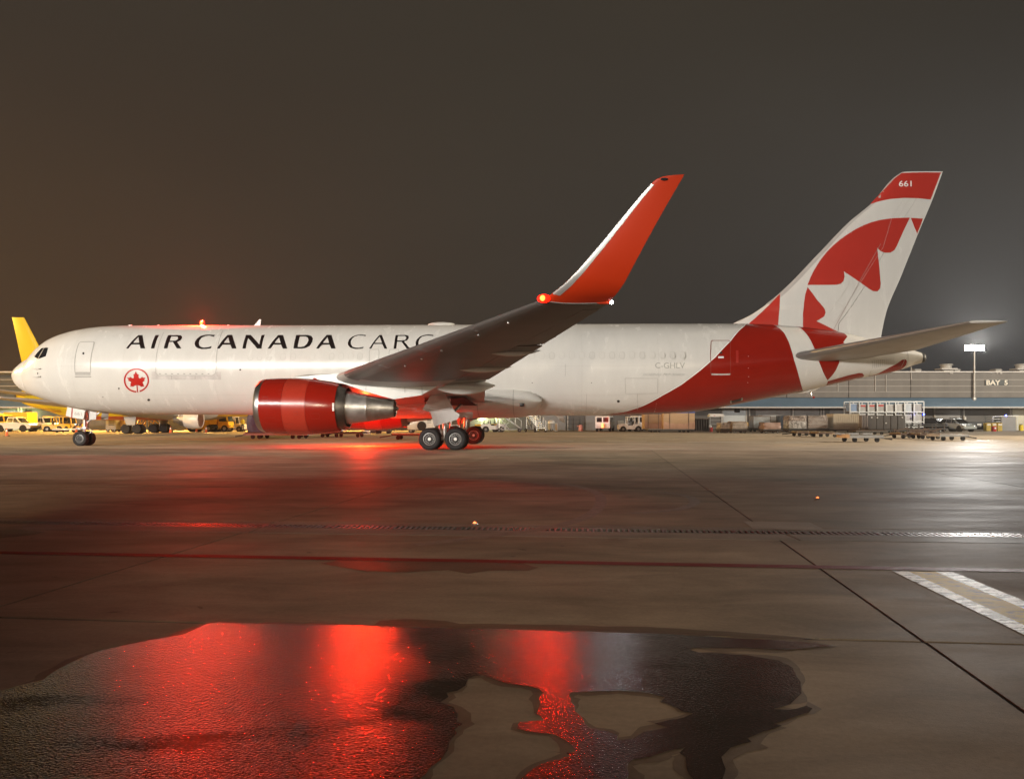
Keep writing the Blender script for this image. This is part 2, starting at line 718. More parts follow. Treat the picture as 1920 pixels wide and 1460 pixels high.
REDLINE = worn("worn_red_line_paint", (0.17, 0.022, 0.018), 0.6, 0.2, 0.44, 9, spec=0.05)
WHITELINE = worn("worn_white_line_paint", (0.80, 0.79, 0.76), 0.55, 0.46, 0.52, 4.5, (0.8, 1.8, 1), spec=0.18)
YELLOWLINE = worn("worn_yellow_line_paint", (0.62, 0.42, 0.03), 0.6, 0.30, 0.50, 4, (1.0, 2.0, 1), spec=0.05)


def sheet(name, pts, m, z, label, cat=None):
    bm = new_bm()
    quad(bm, [(x, y, z) for x, y in pts])
    return tag(ob(name, bm, m, smooth=False), label, cat, kind="structure")


def line_y(y0, n, x):
    return y0 + n * x


ra = [grd(0, 1033.2), grd(1920, 1066.5)]
nr = (ra[1][1] - ra[0][1]) / (ra[1][0] - ra[0][0])
y0r = ra[0][1] - nr * ra[0][0]
sheet("red_apron_line", [(-40, y0r - 0.19 - 40 * nr), (40, y0r - 0.19 + 40 * nr), (40, y0r + 40 * nr), (-40, y0r - 40 * nr)], REDLINE, 0.004, "long red painted line across the apron before the drain")


def ext(p, q, k=2.0):
    return (p[0] + (q[0] - p[0]) * k, p[1] + (q[1] - p[1]) * k)


e = [[grd(1672, 1070), grd(1920, 1190)], [grd(1704, 1071.4), grd(1920, 1172)], [grd(1754, 1071.8), grd(1920, 1141)], [grd(1787, 1072.2), grd(1920, 1126.5)]]
for a, b_, m, nm, lb in ((0, 1, WHITELINE, "white_border_line", "worn white border left of the yellow lead-in stripe"), (1, 2, YELLOWLINE, "yellow_lead_in_line", "dirty yellow lead-in stripe between two white borders"), (2, 3, WHITELINE, "white_border_line", "worn white border right of the yellow lead-in stripe")):
    sheet(nm, [e[a][0], ext(*e[a]), ext(*e[b_]), e[b_][0]], m, 0.004, lb)
sheet("concrete_patch", [grd(1393, 977), grd(1412, 991.5), grd(1549, 994.5), grd(1519, 979.5)], PATCH, 0.004, "pale repair patch in the concrete just beyond the drain")
MARKW = mat("bright_white_dash", (0.78, 0.77, 0.74), 0.3, var=0.1)  # flat bright dashes laid on the far apron
MARKY = mat("bright_yellow_dash", (0.75, 0.50, 0.06), 0.3, var=0.1)
for u0, u1, v, m, lb in ((1000, 1075, 826.5, MARKW, "thin white dash far out beyond the main wheels"), (1138, 1212, 827.5, MARKW, "thin white dash beyond the rear fuselage"), (1288, 1400, 828.5, MARKW, "long thin white dash below the red rear fuselage"), (1455, 1530, 829.3, MARKW, "thin white dash right of the netted pallets"), (990, 1150, 817, MARKW, "far white line before the boarding stairs"), (1170, 1240, 815.5, MARKW, "far white line before the big crates"), (1330, 1384, 818.5, MARKW, "far white dash before the netted pallets"), (1800, 1900, 826, MARKW, "white dash right of the empty dollies"), (180, 254, 825.5, MARKY, "yellow dash behind the nose wheel"), (325, 385, 825.2, MARKY, "yellow painted dash before the parked jet's engine"), (440, 470, 828, MARKY, "yellow dash below the blue pallet")):
    Y = FPX * CH / (v - HZ)
    x0, x1 = (u0 - 960) / FPX * Y, (u1 - 960) / FPX * Y
    sheet("bright_dash", [(x0, Y - .22), (x1, Y - .24), (x1, Y + .22), (x0, Y + .24)], m, 0.004, lb)

# thin puddle on the near slabs, with dry islands


def wet():
    m = bpy.data.materials.new("rippled_puddle_film")
    m.use_nodes = True
    N, L = m.node_tree.nodes, m.node_tree.links
    b = N["Principled BSDF"]
    tc = N.new("ShaderNodeTexCoord")

    def noise(scale, detail, r=0.6, st=(1, 1, 1)):
        mp = N.new("ShaderNodeMapping")
        mp.inputs["Scale"].default_value = st
        L.new(tc.outputs["Object"], mp.inputs[0])
        n = N.new("ShaderNodeTexNoise")
        n.inputs["Scale"].default_value = scale
        n.inputs["Detail"].default_value = detail
        n.inputs["Roughness"].default_value = r
        L.new(mp.outputs[0], n.inputs["Vector"])
        return n.outputs["Fac"]
    deep = N.new("ShaderNodeMapRange")
    deep.inputs[1].default_value, deep.inputs[2].default_value = 0.26, 0.48
    L.new(noise(1.1, 4, 0.55, (0.8, 1.7, 1)), deep.inputs[0])
    b.inputs["Base Color"].default_value = (0.030, 0.017, 0.009, 1)
    rr = N.new("ShaderNodeMapRange")
    rr.inputs[3].default_value, rr.inputs[4].default_value = 0.14, 0.17
    L.new(deep.outputs[0], rr.inputs[0])
    L.new(rr.outputs[0], b.inputs["Roughness"])
    b.inputs["IOR"].default_value = 1.42
    b.inputs["Coat Weight"].default_value = 0.0
    b.inputs["Coat IOR"].default_value = 1.4
    b.inputs["Coat Roughness"].default_value = 0.22
    sx = N.new("ShaderNodeSeparateXYZ")
    L.new(tc.outputs["Object"], sx.inputs[0])
    cx = N.new("ShaderNodeMapRange")
    cx.inputs[1].default_value, cx.inputs[2].default_value = -0.6, 0.25
    cx.inputs[3].default_value, cx.inputs[4].default_value = 1.0, 0.30
    L.new(sx.outputs[0], cx.inputs[0])
    dm = N.new("ShaderNodeMath")
    dm.operation = "MULTIPLY"
    L.new(deep.outputs[0], dm.inputs[0])
    L.new(cx.outputs[0], dm.inputs[1])
    bs = N.new("ShaderNodeMapRange")
    bs.inputs[3].default_value, bs.inputs[4].default_value = 0.15, 1.0
    L.new(dm.outputs[0], bs.inputs[0])
    ad = N.new("ShaderNodeMath")
    ad.operation = "ADD"
    L.new(noise(70, 2, 0.55), ad.inputs[0])
    ad.inputs[1].default_value = 0.0
    bp = N.new("ShaderNodeBump")
    bp.inputs["Distance"].default_value = 0.0050
    L.new(bs.outputs[0], bp.inputs["Strength"])
    L.new(ad.outputs[0], bp.inputs["Height"])
    L.new(bp.outputs[0], b.inputs["Normal"])
    L.new(bp.outputs[0], b.inputs["Coat Normal"])
    return m


outer = [(-260, 1345), (-120, 1320), (0, 1296), (45, 1283), (85, 1274), (96, 1262), (140, 1238), (190, 1219), (280, 1201), (345, 1190), (385, 1171), (405, 1167.5), (520, 1169.3), (640, 1172), (780, 1175.5), (960, 1180.5), (1120, 1185), (1290, 1190.5), (1400, 1197), (1500, 1203), (1562, 1211), (1480, 1218), (1380, 1216), (1300, 1214.5), (1293, 1218), (1310, 1223), (1400, 1228), (1460, 1238), (1487, 1252), (1500, 1280), (1503, 1300), (1482, 1320), (1450, 1331), (1480, 1332), (1512, 1323), (1524, 1328), (1515, 1337), (1452, 1357), (1466, 1361), (1430, 1372), (1402, 1384), (1408, 1392), (1370, 1402), (1352, 1420), (1362, 1440), (1350, 1480), (1385, 1540), (1360, 1640), (-260, 1640)]
m3 = lambda pts, u0=640, v0=1140, k=3.0: [(u0 + x / k, v0 + y / k) for x, y in pts]
isl1 = m3([(745, 385), (790, 378), (870, 405), (930, 425), (1050, 440), (1110, 455), (1128, 480), (1108, 510), (1120, 560), (1104, 590), (1142, 630), (1000, 645), (985, 680), (1060, 700), (1130, 705), (1195, 710), (1260, 745), (1290, 780), (1315, 810), (1250, 825), (1280, 840), (1170, 860), (1130, 875), (1080, 905), (1010, 960), (960, 1060), (700, 1120), (420, 1080), (430, 980), (490, 905), (560, 850), (600, 800), (612, 750), (660, 700), (638, 682), (676, 655), (648, 640), (650, 600), (630, 560), (558, 530), (604, 500), (596, 475), (664, 460), (692, 440), (706, 402)])
isl2 = m3([(1285, 490), (1300, 470), (1400, 468), (1550, 465), (1720, 485), (1812, 510), (1800, 524), (1850, 545), (1920, 580), (1980, 592), (1930, 612), (1760, 652), (1830, 672), (1690, 705), (1640, 735), (1555, 740), (1558, 715), (1500, 690), (1400, 675), (1368, 650), (1330, 610), (1308, 580), (1312, 552), (1290, 530)])
isl3 = m3([(1605, 880), (1640, 850), (1740, 835), (1850, 800), (1935, 785), (1905, 812), (1935, 840), (1950, 900), (1990, 1000), (1930, 1120), (1700, 1130), (1600, 1010)])


def ground_loop(px, seed, amp):
    rnd = random.Random(seed)
    pts = resample([grd(u, v) for u, v in px], 0.05)
    r = []
    ph = [rnd.uniform(0, 6.28) for _ in range(6)]
    for i, (x, y) in enumerate(pts):
        w = sum(sin((x * 7 + y * 11) * (k + 1) * 0.9 + ph[k]) / (k + 1.5) for k in range(6))
        r.append((x + amp * w * 0.7, y + amp * w))
    return r


loops = [ground_loop(outer, 1, 0.010), ground_loop(isl1, 2, 0.014), ground_loop(isl2, 3, 0.014), ground_loop(isl3, 4, 0.014)]
V, T = fill(loops, 0.30)
bm = new_bm()
bv = [bm.verts.new((v.x, v.y, 0.004)) for v in V]
for t in T:
    f = bm.faces.new([bv[i] for i in t])
    if f.normal.z < 0:
        f.normal_flip()
bm.normal_update()
for f in bm.faces:
    if f.normal.z < 0:
        f.normal_flip()
puddle = ob("puddle", bm, wet(), smooth=False, normals=False)
tag(puddle, "shallow puddle on the near slabs with red glints and dry islands", "puddle", kind="structure")
# damp margin where the film dries out
def swell(lp, d_, seed):
    r = random.Random(seed)
    ph = [r.uniform(0, 6.28) for _ in range(4)]
    ar = sum(lp[i][0] * lp[(i + 1) % len(lp)][1] - lp[(i + 1) % len(lp)][0] * lp[i][1] for i in range(len(lp)))
    o = []
    for i, p in enumerate(lp):
        a_, b_ = lp[i - 3], lp[(i + 3) % len(lp)]
        t_ = Vector((b_[0] - a_[0], b_[1] - a_[1]))
        if t_.length < 1e-6:
            t_ = Vector((1, 0))
        t_.normalize()
        k = d_ * (1 + .6 * sin(i * .35 + ph[0]) + .35 * sin(i * .9 + ph[1])) * (1 if ar > 0 else -1)
        o.append((p[0] + t_.y * k, p[1] - t_.x * k))
    return o


V, T = fill([swell(loops[0], .05, 1)] + [swell(l, -.04, 2) for l in loops[1:]], 0.3)
bm = new_bm()
bv = [bm.verts.new((v.x, v.y, 0.0015)) for v in V]
for t in T:
    bm.faces.new([bv[i] for i in t])
bm.normal_update()
for f in bm.faces:
    if f.normal.z < 0:
        f.normal_flip()
tag(ob("damp_margin", bm, concrete("drying_concrete", (0.17, 0.13, 0.095), 0.45, 0.25, 0.0), smooth=False, normals=False), "darker damp concrete rim around the puddle", kind="structure")
DAMP = concrete("damp_concrete", (0.13, 0.095, 0.068), 0.5, 0.3, 0.0)
for px, lb in (([(700, 1172.5), (712, 1164), (760, 1161), (840, 1163), (865, 1168), (1000, 1171), (1120, 1173), (1220, 1175), (1290, 1180), (1400, 1187), (1520, 1196), (1560, 1199.5), (1400, 1195), (1290, 1189), (1120, 1183.5), (960, 1179)], "narrow damp band along the joint above the puddle"), ([(600, 1056), (660, 1047), (800, 1048), (960, 1052), (1010, 1064), (990, 1070), (920, 1069), (880, 1075), (840, 1068), (760, 1073), (680, 1070)], "brown damp stain under the red line"), ([(-60, 994), (40, 993), (86, 997), (60, 1003), (0, 1009), (-60, 1012)], "small damp stain at the left end of the drain")):
    V, T = fill([ground_loop(px, 9, 0.012)], 0.3)
    bm = new_bm()
    bv = [bm.verts.new((v.x, v.y, 0.0028)) for v in V]
    for t in T:
        bm.faces.new([bv[i] for i in t])
    bm.normal_update()
    for f in bm.faces:
        if f.normal.z < 0:
            f.normal_flip()
    tag(ob("damp_stain", bm, DAMP, smooth=False, normals=False), lb, kind="structure")

# faint tyre marks
TMARK = worn("rubbed_tyre_mark", (0.19, 0.16, 0.13), 0.7, 0.36, 0.60, 5, under=(0.265, 0.22, 0.177))
for pts, w_, lb in (([(780, 1021), (900, 1007), (1040, 989), (1110, 966), (1131, 940), (1118, 920), (1060, 906), (980, 903)], .22, "curved tyre mark left of the long joint"), ([(640, 900), (760, 893), (900, 896), (1020, 907)], .2, "faint tyre mark crossing behind the left joint"), ([(1180, 962), (1260, 958), (1310, 944), (1290, 928), (1230, 922)], .2, "short curved tyre mark right of the longer one")):
    q = [grd(u, v) for u, v in pts]
    for _ in range(2):
        q = [q[0]] + [p for i in range(len(q) - 1) for p in ((q[i][0] * .75 + q[i + 1][0] * .25, q[i][1] * .75 + q[i + 1][1] * .25), (q[i][0] * .25 + q[i + 1][0] * .75, q[i][1] * .25 + q[i + 1][1] * .75))] + [q[-1]]
    bm = new_bm()
    prev = None
    zt = {780: .0012, 640: .0020, 1180: .0028}[pts[0][0]]
    for i, p in enumerate(q):
        a_, b_ = Vector(q[max(i - 1, 0)]), Vector(q[min(i + 1, len(q) - 1)])
        t_ = (b_ - a_).normalized()
        nn = Vector((-t_.y, t_.x)) * w_ / 2
        cur = (bm.verts.new((p[0] + nn.x, p[1] + nn.y, zt)), bm.verts.new((p[0] - nn.x, p[1] - nn.y, zt)))
        if prev:
            f = bm.faces.new((prev[0], prev[1], cur[1], cur[0]))
        prev = cur
    bm.normal_update()
    for f in bm.faces:
        if f.normal.z < 0:
            f.normal_flip()
    tag(ob("tyre_mark", bm, TMARK, smooth=False, normals=False), lb, kind="structure")
# small orange studs let into the apron, their reflected glint done as glow
for u, v, lb in ((1533, 935, "tiny orange stud in the apron right of the long joint"), (890, 983, "tiny orange stud at the edge of the drain")):
    x, y = grd(u, v)
    t = thing("ground_stud", lb, "ground stud", (x, y, 0), group="orange studs in the apron")
    bm = new_bm()
    tube(bm, (0, 0, 0), (0, 0, 0.02), 0.055, 0.045, 16)
    ob("housing", bm, TITAN, t)
    bm = new_bm()
    bmesh.ops.create_uvsphere(bm, u_segments=12, v_segments=6, radius=0.028, matrix=Matrix.Translation((0, 0, 0.02)))
    ob("lens", bm, glow("orange_stud_glint", (1, 0.16, 0.02), 3.0), t)

# ------------------------------------------------------------------ the freighter
# local frame: x from the nose to the tail, -y towards the camera, z up
NX, NY, TH = -30.35, 46.75, radians(3.0)
jet = thing("cargo_jet", "big white and red twin-engine cargo jet with maple leaf on the tail and orange winglet", "airplane", (NX, NY, 0), -TH)
cT, sT = cos(TH), sin(TH)


def P(u, v, l):
    """station and height of a pixel taken at lateral distance l (towards the camera) from the centreline"""
    k = (u - 960) / FPX
    s = (k * (NY - l * cT) - NX + l * sT) / (cT + k * sT)
    Y = NY - s * sT - l * cT
    return s, CH + (HZ - v) / FPX * Y


_top = [(25.3, 703), (26, 698), (30, 691.5), (41, 682.5), (50, 676), (63, 669), (72, 660), (80, 651.5), (90, 643.5), (105, 634), (125, 626), (150, 619.3), (175, 615.2), (212, 611.8), (250, 610.8), (600, 610.2), (900, 609), (1300, 607.2), (1400, 607.3), (1460, 610), (1520, 615.5), (1590, 626), (1640, 638), (1695, 652.5), (1718, 658), (1726, 661)]
_bot = [(25.3, 703), (26, 709), (30, 717), (41, 729), (62, 740), (92, 751), (125, 761), (155, 767.5), (190, 772), (225, 774.7), (275, 776.5), (375, 777.2), (440, 777.5), (900, 778.3), (1100, 778.8), (1170, 778), (1250, 775), (1320, 769), (1382, 757.3), (1504, 733.3), (1551, 722.7), (1617, 708), (1664, 699.5), (1695, 691.3), (1717, 683), (1726, 681)]


def mono(px):
    pts = [P(u, v, 0) for u, v in px]
    xs, ys = [], []
    for s, z in pts:
        s = max(s, 0.0)
        if not xs or s > xs[-1] + 1e-3:
            xs.append(s)
            ys.append(z)
    return pchip(xs, ys), xs[-1]


topf, S_END = mono(_top)
botf, _ = mono(_bot)


def sec(s):
    t, b = topf(s), botf(s)
    h = max((t - b) / 2, 0.015)
    return (t + b) / 2, h, min(2.515, h * 0.945)


def hull(s, ph, off=0.0):
    def p(s, ph):
        c, h, w = sec(s)
        return Vector((s, -w * cos(ph), c + h * sin(ph)))
    q = p(s, ph)
    if off:
        d = 0.03
        a = p(min(s + d, S_END), ph) - p(max(s - d, 0.0), ph)
        b = p(s, ph + 0.01) - p(s, ph - 0.01)
        n = a.cross(b)
        n.normalize()
        c, h, w = sec(s)
        if n.dot(Vector((0, q.y, q.z - c))) < 0:
            n = -n
        q = q + n * off
    return q


def HP(u, v):
    """station and roundel angle of a pixel on the camera side of the hull"""
    l = 2.4
    for _ in range(12):
        s, z = P(u, v, l)
        c, h, w = sec(min(max(s, 0.02), S_END))
        q = max(-1.0, min(1.0, (z - c) / h))
        l = w * sqrt(1 - q * q)
    return s, asin(q)


K = 2.6     # metres per radian round the hull


def hull_decal(name, loops, m, off=0.006, step=0.22, parent=None, label=None, raw=False, mirror=False):
    """a painted area following the hull; loops in pixels, or in (station, angle) when raw"""
    L2 = []
    for lp in loops:
        q = lp if raw else [HP(u, v) for u, v in lp]
        L2.append([(s, ph * K) for s, ph in q])
    V, T = fill(L2, step)
    bm = new_bm()
    bv = [bm.verts.new(hull(v.x, v.y / K, off)) for v in V]
    for t in T:
        try:
            bm.faces.new([bv[i] for i in t])
        except ValueError:
            pass
    bm.normal_update()
    for f in bm.faces:
        c = f.calc_center_median()
        if f.normal.dot(Vector((0, c.y, c.z - sec(c.x)[0]))) < 0:
            f.normal_flip()
    o = ob(name, bm, m, parent or jet, normals=False, angle=60)
    if label:
        o["label"] = label
    if mirror:
        bm = new_bm()
        bm.from_mesh(o.data)
        for v in bm.verts:
            v.co.y = -v.co.y
        bmesh.ops.reverse_faces(bm, faces=bm.faces[:])
        o2 = ob(name, bm, m, parent or jet, normals=False, angle=60)
        if label:
            o2["label"] = label
    return o


def strip(bm, pts2d, width, surf, closed=True, mi=0):
    """a narrow band along a 2D polyline, laid on a surface"""
    n = len(pts2d)
    A = []
    for i in range(n):
        p = Vector(pts2d[i])
        a = Vector(pts2d[(i - 1) % n]) if closed or i > 0 else p
        b = Vector(pts2d[(i + 1) % n]) if closed or i < n - 1 else p
        t = (b - a)
        if t.length < 1e-9:
            t = Vector((1, 0))
        t.normalize()
        nn = Vector((-t.y, t.x)) * width / 2
        A.append((bm.verts.new(surf(p + nn)), bm.verts.new(surf(p - nn))))
    for i in range(n if closed else n - 1):
        (a, b), (c, d) = A[i], A[(i + 1) % n]
        f = bm.faces.new((a, c, d, b))
        f.material_index = mi
    return bm


def hull_strip(name, px, width, m, closed=True, off=0.008, raw=False, step=0.15, parent=None):
    q = px if raw else [HP(u, v) for u, v in px]
    q = [(s, a * K) for s, a in q]
    if closed:
        q = resample(q, step)
    else:
        q = resample(q + q[-2:0:-1], step)
        q = q[: len(q) // 2 + 1]
    bm = new_bm()
    strip(bm, q, width, lambda p: hull(p.x, p.y / K, off), closed)
    bm.normal_update()
    for f in bm.faces:
        c = f.calc_center_median()
        if f.normal.dot(Vector((0, c.y, c.z - sec(min(max(c.x, 0), S_END))[0]))) < 0:
            f.normal_flip()
    return ob(name, bm, m, parent or jet, normals=False)


# fuselage shell
ss = [0.0, 0.03, 0.08, 0.16, 0.26, 0.4, 0.55, 0.75, 1.0] + [1.0 + 0.25 * k for k in range(1, 30)] + [8.5 + 0.75 * k for k in range(37)] + [36.25 + 0.35 * k for k in range(1, 50)]
ss = [s for s in ss if s < S_END - 0.1] + [S_END]
NPH = 72
bm = new_bm()
rings = []
for s in ss:
    rings.append([bm.verts.new(hull(s, -pi / 2 + 2 * pi * k / NPH)) for k in range(NPH)])
for A, B in zip(rings, rings[1:]):
    for k in range(NPH):
        bm.faces.new((A[k], B[k], B[(k + 1) % NPH], A[(k + 1) % NPH]))
bm.faces.new(rings[0])
bm.faces.new(rings[-1][::-1])
fus = ob("fuselage", bm, WHITE, jet, angle=60)

# nose: radome seam, cockpit glazing, probes
rad_s = P(40, 705, 1.2)[0]
hull_strip("radome_seam", [(rad_s, -1.5 + 3.0 * k / 24) for k in range(25)], 0.022, LINE, False, raw=True)
cz = lambda x, y: (20 + x / 12, 630 + y / 12)
for k, lp in enumerate(([(530, 465), (692, 275), (735, 265), (752, 268), (608, 512)], [(622, 512), (762, 268), (790, 262), (848, 264), (812, 395), (790, 455), (700, 490)])):
    hull_decal("cockpit_window", [[cz(x, y) for x, y in lp]], GLASS, 0.008, 0.1, mirror=True)
hull_strip("window_post", [cz(612, 514), cz(690, 390), cz(757, 268)], 0.07, mat("cockpit_frame_grey", (0.22, 0.21, 0.2), 0.4), False, 0.014)
for y in (738, 912):
    x, z = cz(675, y)
    hull_decal("pitot_mount", [smooth_loop([(x - 1.0, z - 1.1), (x + 1.0, z - 1.1), (x + 1.0, z + 1.1), (x - 1.0, z + 1.1)])], BLACKP, 0.008, 0.2)
    a = hull(*HP(x, z), 0.02)
    b = hull(*HP(x - 9, z + 0.6), 0.14)
    bm = new_bm()
    tube(bm, a, a + (b - a) * 0.12 + Vector((0, -0.1, 0)), 0.02, 0.015)
    tube(bm, a + (b - a) * 0.12 + Vector((0, -0.1, 0)), b + Vector((0, -0.06, 0)), 0.012, 0.008)
    ob("pitot_probe", bm, TITAN, jet)
x, z = cz(610, 838)
hull_decal("static_port", [smooth_loop([(x - .8, z - 1.8), (x + .8, z - 1.8), (x + .8, z + 1.8), (x - .8, z + 1.8)])], HUB, 0.008, 0.2)
for cx, cy, r in ((223, 728, 1.3), (279, 749.5, 2.2), (193, 744, .8), (450.5, 693, 1.6), (998, 717.5, .8), (1109, 717.5, .8), (1159.5, 752, 2.4), (352, 609.9, .6)):
    if cy > 620:
        hull_decal("drain_port", [[(cx + r * 1.2 * cos(t * .6), cy + r * sin(t * .6)) for t in range(10)]], HUB, 0.008, 0.2)

# doors
d2 = lambda pts: [(20 + x / 12, 630 + y / 12) for x, y in pts]
door_loop = d2([(1450, 820), (1443, 600), (1460, 440), (1495, 280), (1535, 165), (1575, 132), (1865, 130), (1880, 150), (1850, 290), (1810, 480), (1795, 640), (1800, 820)])
hull_strip("crew_door_outline", door_loop, 0.05, LINE)
hull_strip("door_sill", d2([(1450, 850), (1800, 850)]), 0.16, mat("sill_grey", (0.40, 0.39, 0.37), 0.4), False)
hull_strip("door_scuff_strip", d2([(1445, 915), (1815, 915)]), 0.07, LINE, False)
x, z = cz(1638, 390)
hull_decal("door_viewer", [[(x + 1.9 * cos(t * .5), z + 2.1 * sin(t * .5)) for t in range(12)]], BLACKP, 0.01, 0.2)
hull_decal("service_placard", [[(127.5, 675), (131.5, 675), (131.5, 681), (127.5, 681)]], PLUG, 0.008, 0.2)
# main deck cargo door and its sill protector plates
cd = [(307.5, 623), (303, 632), (297, 650), (293, 672), (292, 690), (292.5, 699), (297, 703.7), (398, 703.7), (404, 700), (405.5, 692), (407, 660), (412, 635), (418, 620)]
hull_strip("cargo_door_outline", cd, 0.03, LINE, False)
hull_decal("sill_plate", [[(284, 696.6), (292, 696.6), (292.6, 700), (297, 704), (398, 704), (404.6, 701), (406, 696.6), (414.6, 696.6), (414.6, 711.6), (284.2, 711.6)]], SCUFF, 0.01, 0.3)
for u in (322, 366):
    hull_strip("plate_seam", [(u, 704.5), (u, 711.2)], 0.03, LINE, False, 0.016)
for k in range(9):
    u = 298 + k * 11.4
    hull_strip("door_latch", [(u, 700.6), (u + 3.6, 700.8)], 0.05, LINE, False)

# plugged cabin windows
C0, H0, W0 = sec(22)


def wl(u):
    return HP(u, 667)[0]


us = [470, 487, 505, 531, 550, 586, 622, 640, 658, 675] + [978.3 + 18.83 * k for k in range(17)]
wins = []


def rrect(w, h, r, n=5):
    q = []
    for cx, cy, a0 in ((w / 2 - r, h / 2 - r, 0), (-w / 2 + r, h / 2 - r, pi / 2), (-w / 2 + r, -h / 2 + r, pi), (w / 2 - r, -h / 2 + r, 1.5 * pi)):
        for k in range(n):
            a = a0 + pi / 2 * k / (n - 1)
            q.append((cx + r * cos(a), cy + r * sin(a)))
    return q


a0w = HP(1100, 666.5)[1]
bm = new_bm()
inner = rrect(0.255, 0.36, 0.10)
outr = rrect(0.295, 0.40, 0.12)
s0 = 30.0
surf = lambda p, o: hull(s0 + p[0], a0w + p[1] / K, o) - Vector((s0, 0, 0))
bi = [bm.verts.new(surf(p, 0.006)) for p in inner]
bo = [bm.verts.new(surf(p, 0.007)) for p in outr]
cv = bm.verts.new(surf((0, 0), 0.005))
n = len(bi)
for k in range(n):
    f = bm.faces.new((bi[k], bi[(k + 1) % n], cv))
    f.material_index = 0
    f = bm.faces.new((bi[k], bo[k], bo[(k + 1) % n], bi[(k + 1) % n]))
    f.material_index = 1
bm.normal_update()
for f in bm.faces:
    if f.normal.y > 0:
        f.normal_flip()
w0 = ob("window_plug", bm, [PLUG, mat("faint_window_gap", (0.49, 0.475, 0.445), 0.5, rnd=0.10)], jet, normals=False)
for i, u in enumerate(us):
    o = w0 if i == 0 else again(w0, jet)
    o.location = (wl(u), 0, 0)
for u in (702, 739):
    hull_strip("overwing_exit", [(u - 8, 655), (u + 8, 655), (u + 9, 660), (u + 8, 686), (u - 9, 686), (u - 9.5, 660)], 0.025, LINE)
# aft door in the red area
ad = [(1333, 641), (1336, 638.3), (1366, 638.3), (1369.5, 641), (1369, 665), (1369.5, 700), (1366, 703), (1336, 703), (1332.6, 700), (1332, 665)]
ad_done = ad

# panel lines of the rear hull
for pts in ([(1172, 709), (1233, 709), (1233, 737), (1173, 738), (1172, 709)], [(1100, 738), (1098, 777)], [(1060, 682), (1060, 705)], [(1195, 738), (1195, 768)]):
    hull_strip("hull_panel_seam", pts, 0.016, LINE, False)
for u, v in ((1007, 676), (1026, 676), (1007, 689), (1026, 689)):
    hull_decal("faded_patch", [[(u - 2, v - 3), (u + 2, v - 3), (u + 2, v + 3), (u - 2, v + 3)]], PLUG, 0.007, 0.3)

SEAM = mat("faint_skin_seam", (0.50, 0.485, 0.455), 0.4)
for s_ in (5.2, 8.3, 13.6, 18.0, 23.0, 34.4, 38.6):
    hull_strip("skin_seam", [(s_, -1.45 + 2.9 * k / 24) for k in range(25)], 0.014, SEAM, False, 0.004, raw=True)
for a_ in (-.62, .02, .78):
    hull_strip("skin_seam", [(4.0 + 34 * k / 40, a_) for k in range(41)], 0.012, SEAM, False, 0.004, raw=True)
# ---- livery
A = lambda s: s
sw = [(1132, 777.8), (1152, 774.5), (1172.5, 771), (1205, 760.5), (1243, 740), (1278, 720), (1313, 693.5), (1340, 670), (1370, 638.5), (1395, 611.8)]
sw_h = [HP(u, v) for u, v in sw]
sw_h[0] = (sw_h[0][0] - 0.4, -pi / 2)
sw_h.append((sw_h[-1][0] + 0.35, 1.45))
sw_h.append((sw_h[-1][0] + 0.25, pi / 2))
bd = [HP(u, v) for u, v in [(1457.5, 612.8), (1470, 624), (1481, 647.5), (1489, 675.6), (1496.6, 700.6), (1505.5, 731.5)]]
bd = [(bd[0][0] - 0.2, pi / 2)] + bd + [(bd[-1][0] + 0.1, -pi / 2)]
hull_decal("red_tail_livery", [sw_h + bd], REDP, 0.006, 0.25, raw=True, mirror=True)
hull_strip("white_pinstripe", sw_h[1:-1], 0.05, mat("white_pinstripe_paint", (0.8, 0.79, 0.76), 0.3), False, 0.010, raw=True)
r2 = [HP(u, v) for u, v in [(1507.5, 621), (1518, 635), (1526, 651), (1536, 679), (1543, 697), (1551.5, 712.5), (1560, 704), (1567, 694), (1573, 681), (1574, 668), (1578, 655), (1585, 645), (1581, 642), (1589, 631)]]
r2 = [(r2[0][0] - 0.2, 1.45)] + r2 + [(r2[-1][0] - 0.1, 1.45)]
hull_decal("red_tail_livery", [r2], REDP, 0.006, 0.2, raw=True, mirror=True)
r3 = [HP(u, v) for u, v in [(1552, 714.5), (1570, 709.5), (1589, 704), (1611, 699), (1617, 699.5), (1620.5, 703), (1617, 707.5)]]
r3 = r3 + [(r3[-1][0] - 0.2, -pi / 2), (r3[0][0] + 0.15, -pi / 2)]
hull_decal("red_tail_livery", [r3], REDP, 0.006, 0.15, raw=True, mirror=True)
r4 = [HP(u, v) for u, v in [(1632, 704.5), (1642, 702), (1651, 697.5), (1665, 690), (1679, 683), (1692, 674.5), (1698, 673.5), (1700.5, 677), (1698.5, 685), (1692, 690.5)]]
r4 = r4 + [(r4[-1][0] - 0.1, -pi / 2), (r4[0][0], -pi / 2)]
hull_decal("red_tail_livery", [r4], REDP, 0.006, 0.15, raw=True, mirror=True)
hull_strip("rear_door_outline", ad, 0.035, mat("door_gap_maroon", (0.20, 0.02, 0.012), 0.4), True, 0.012)
hull_strip("rear_door_sill", [(1334, 701.5), (1369, 701.5)], 0.09, SCUFF, False, 0.016)
hull_decal("door_placard", [[(1346.5, 668), (1357, 668), (1357, 671.7), (1346.5, 671.7)]], mat("placard_white", (0.75, 0.73, 0.7), 0.4), 0.014, 0.3)
hull_decal("door_viewer", [[(1352 + 2.2 * cos(t * .5), 661.5 + 2.2 * sin(t * .5)) for t in range(12)]], HUB, 0.014, 0.3)
hull_strip("livery_seam", [(1382, 657), (1382, 680)], 0.14, mat("maroon_strip", (0.32, 0.016, 0.01), 0.35), False, 0.012)  # narrow upright maroon strip on the red livery
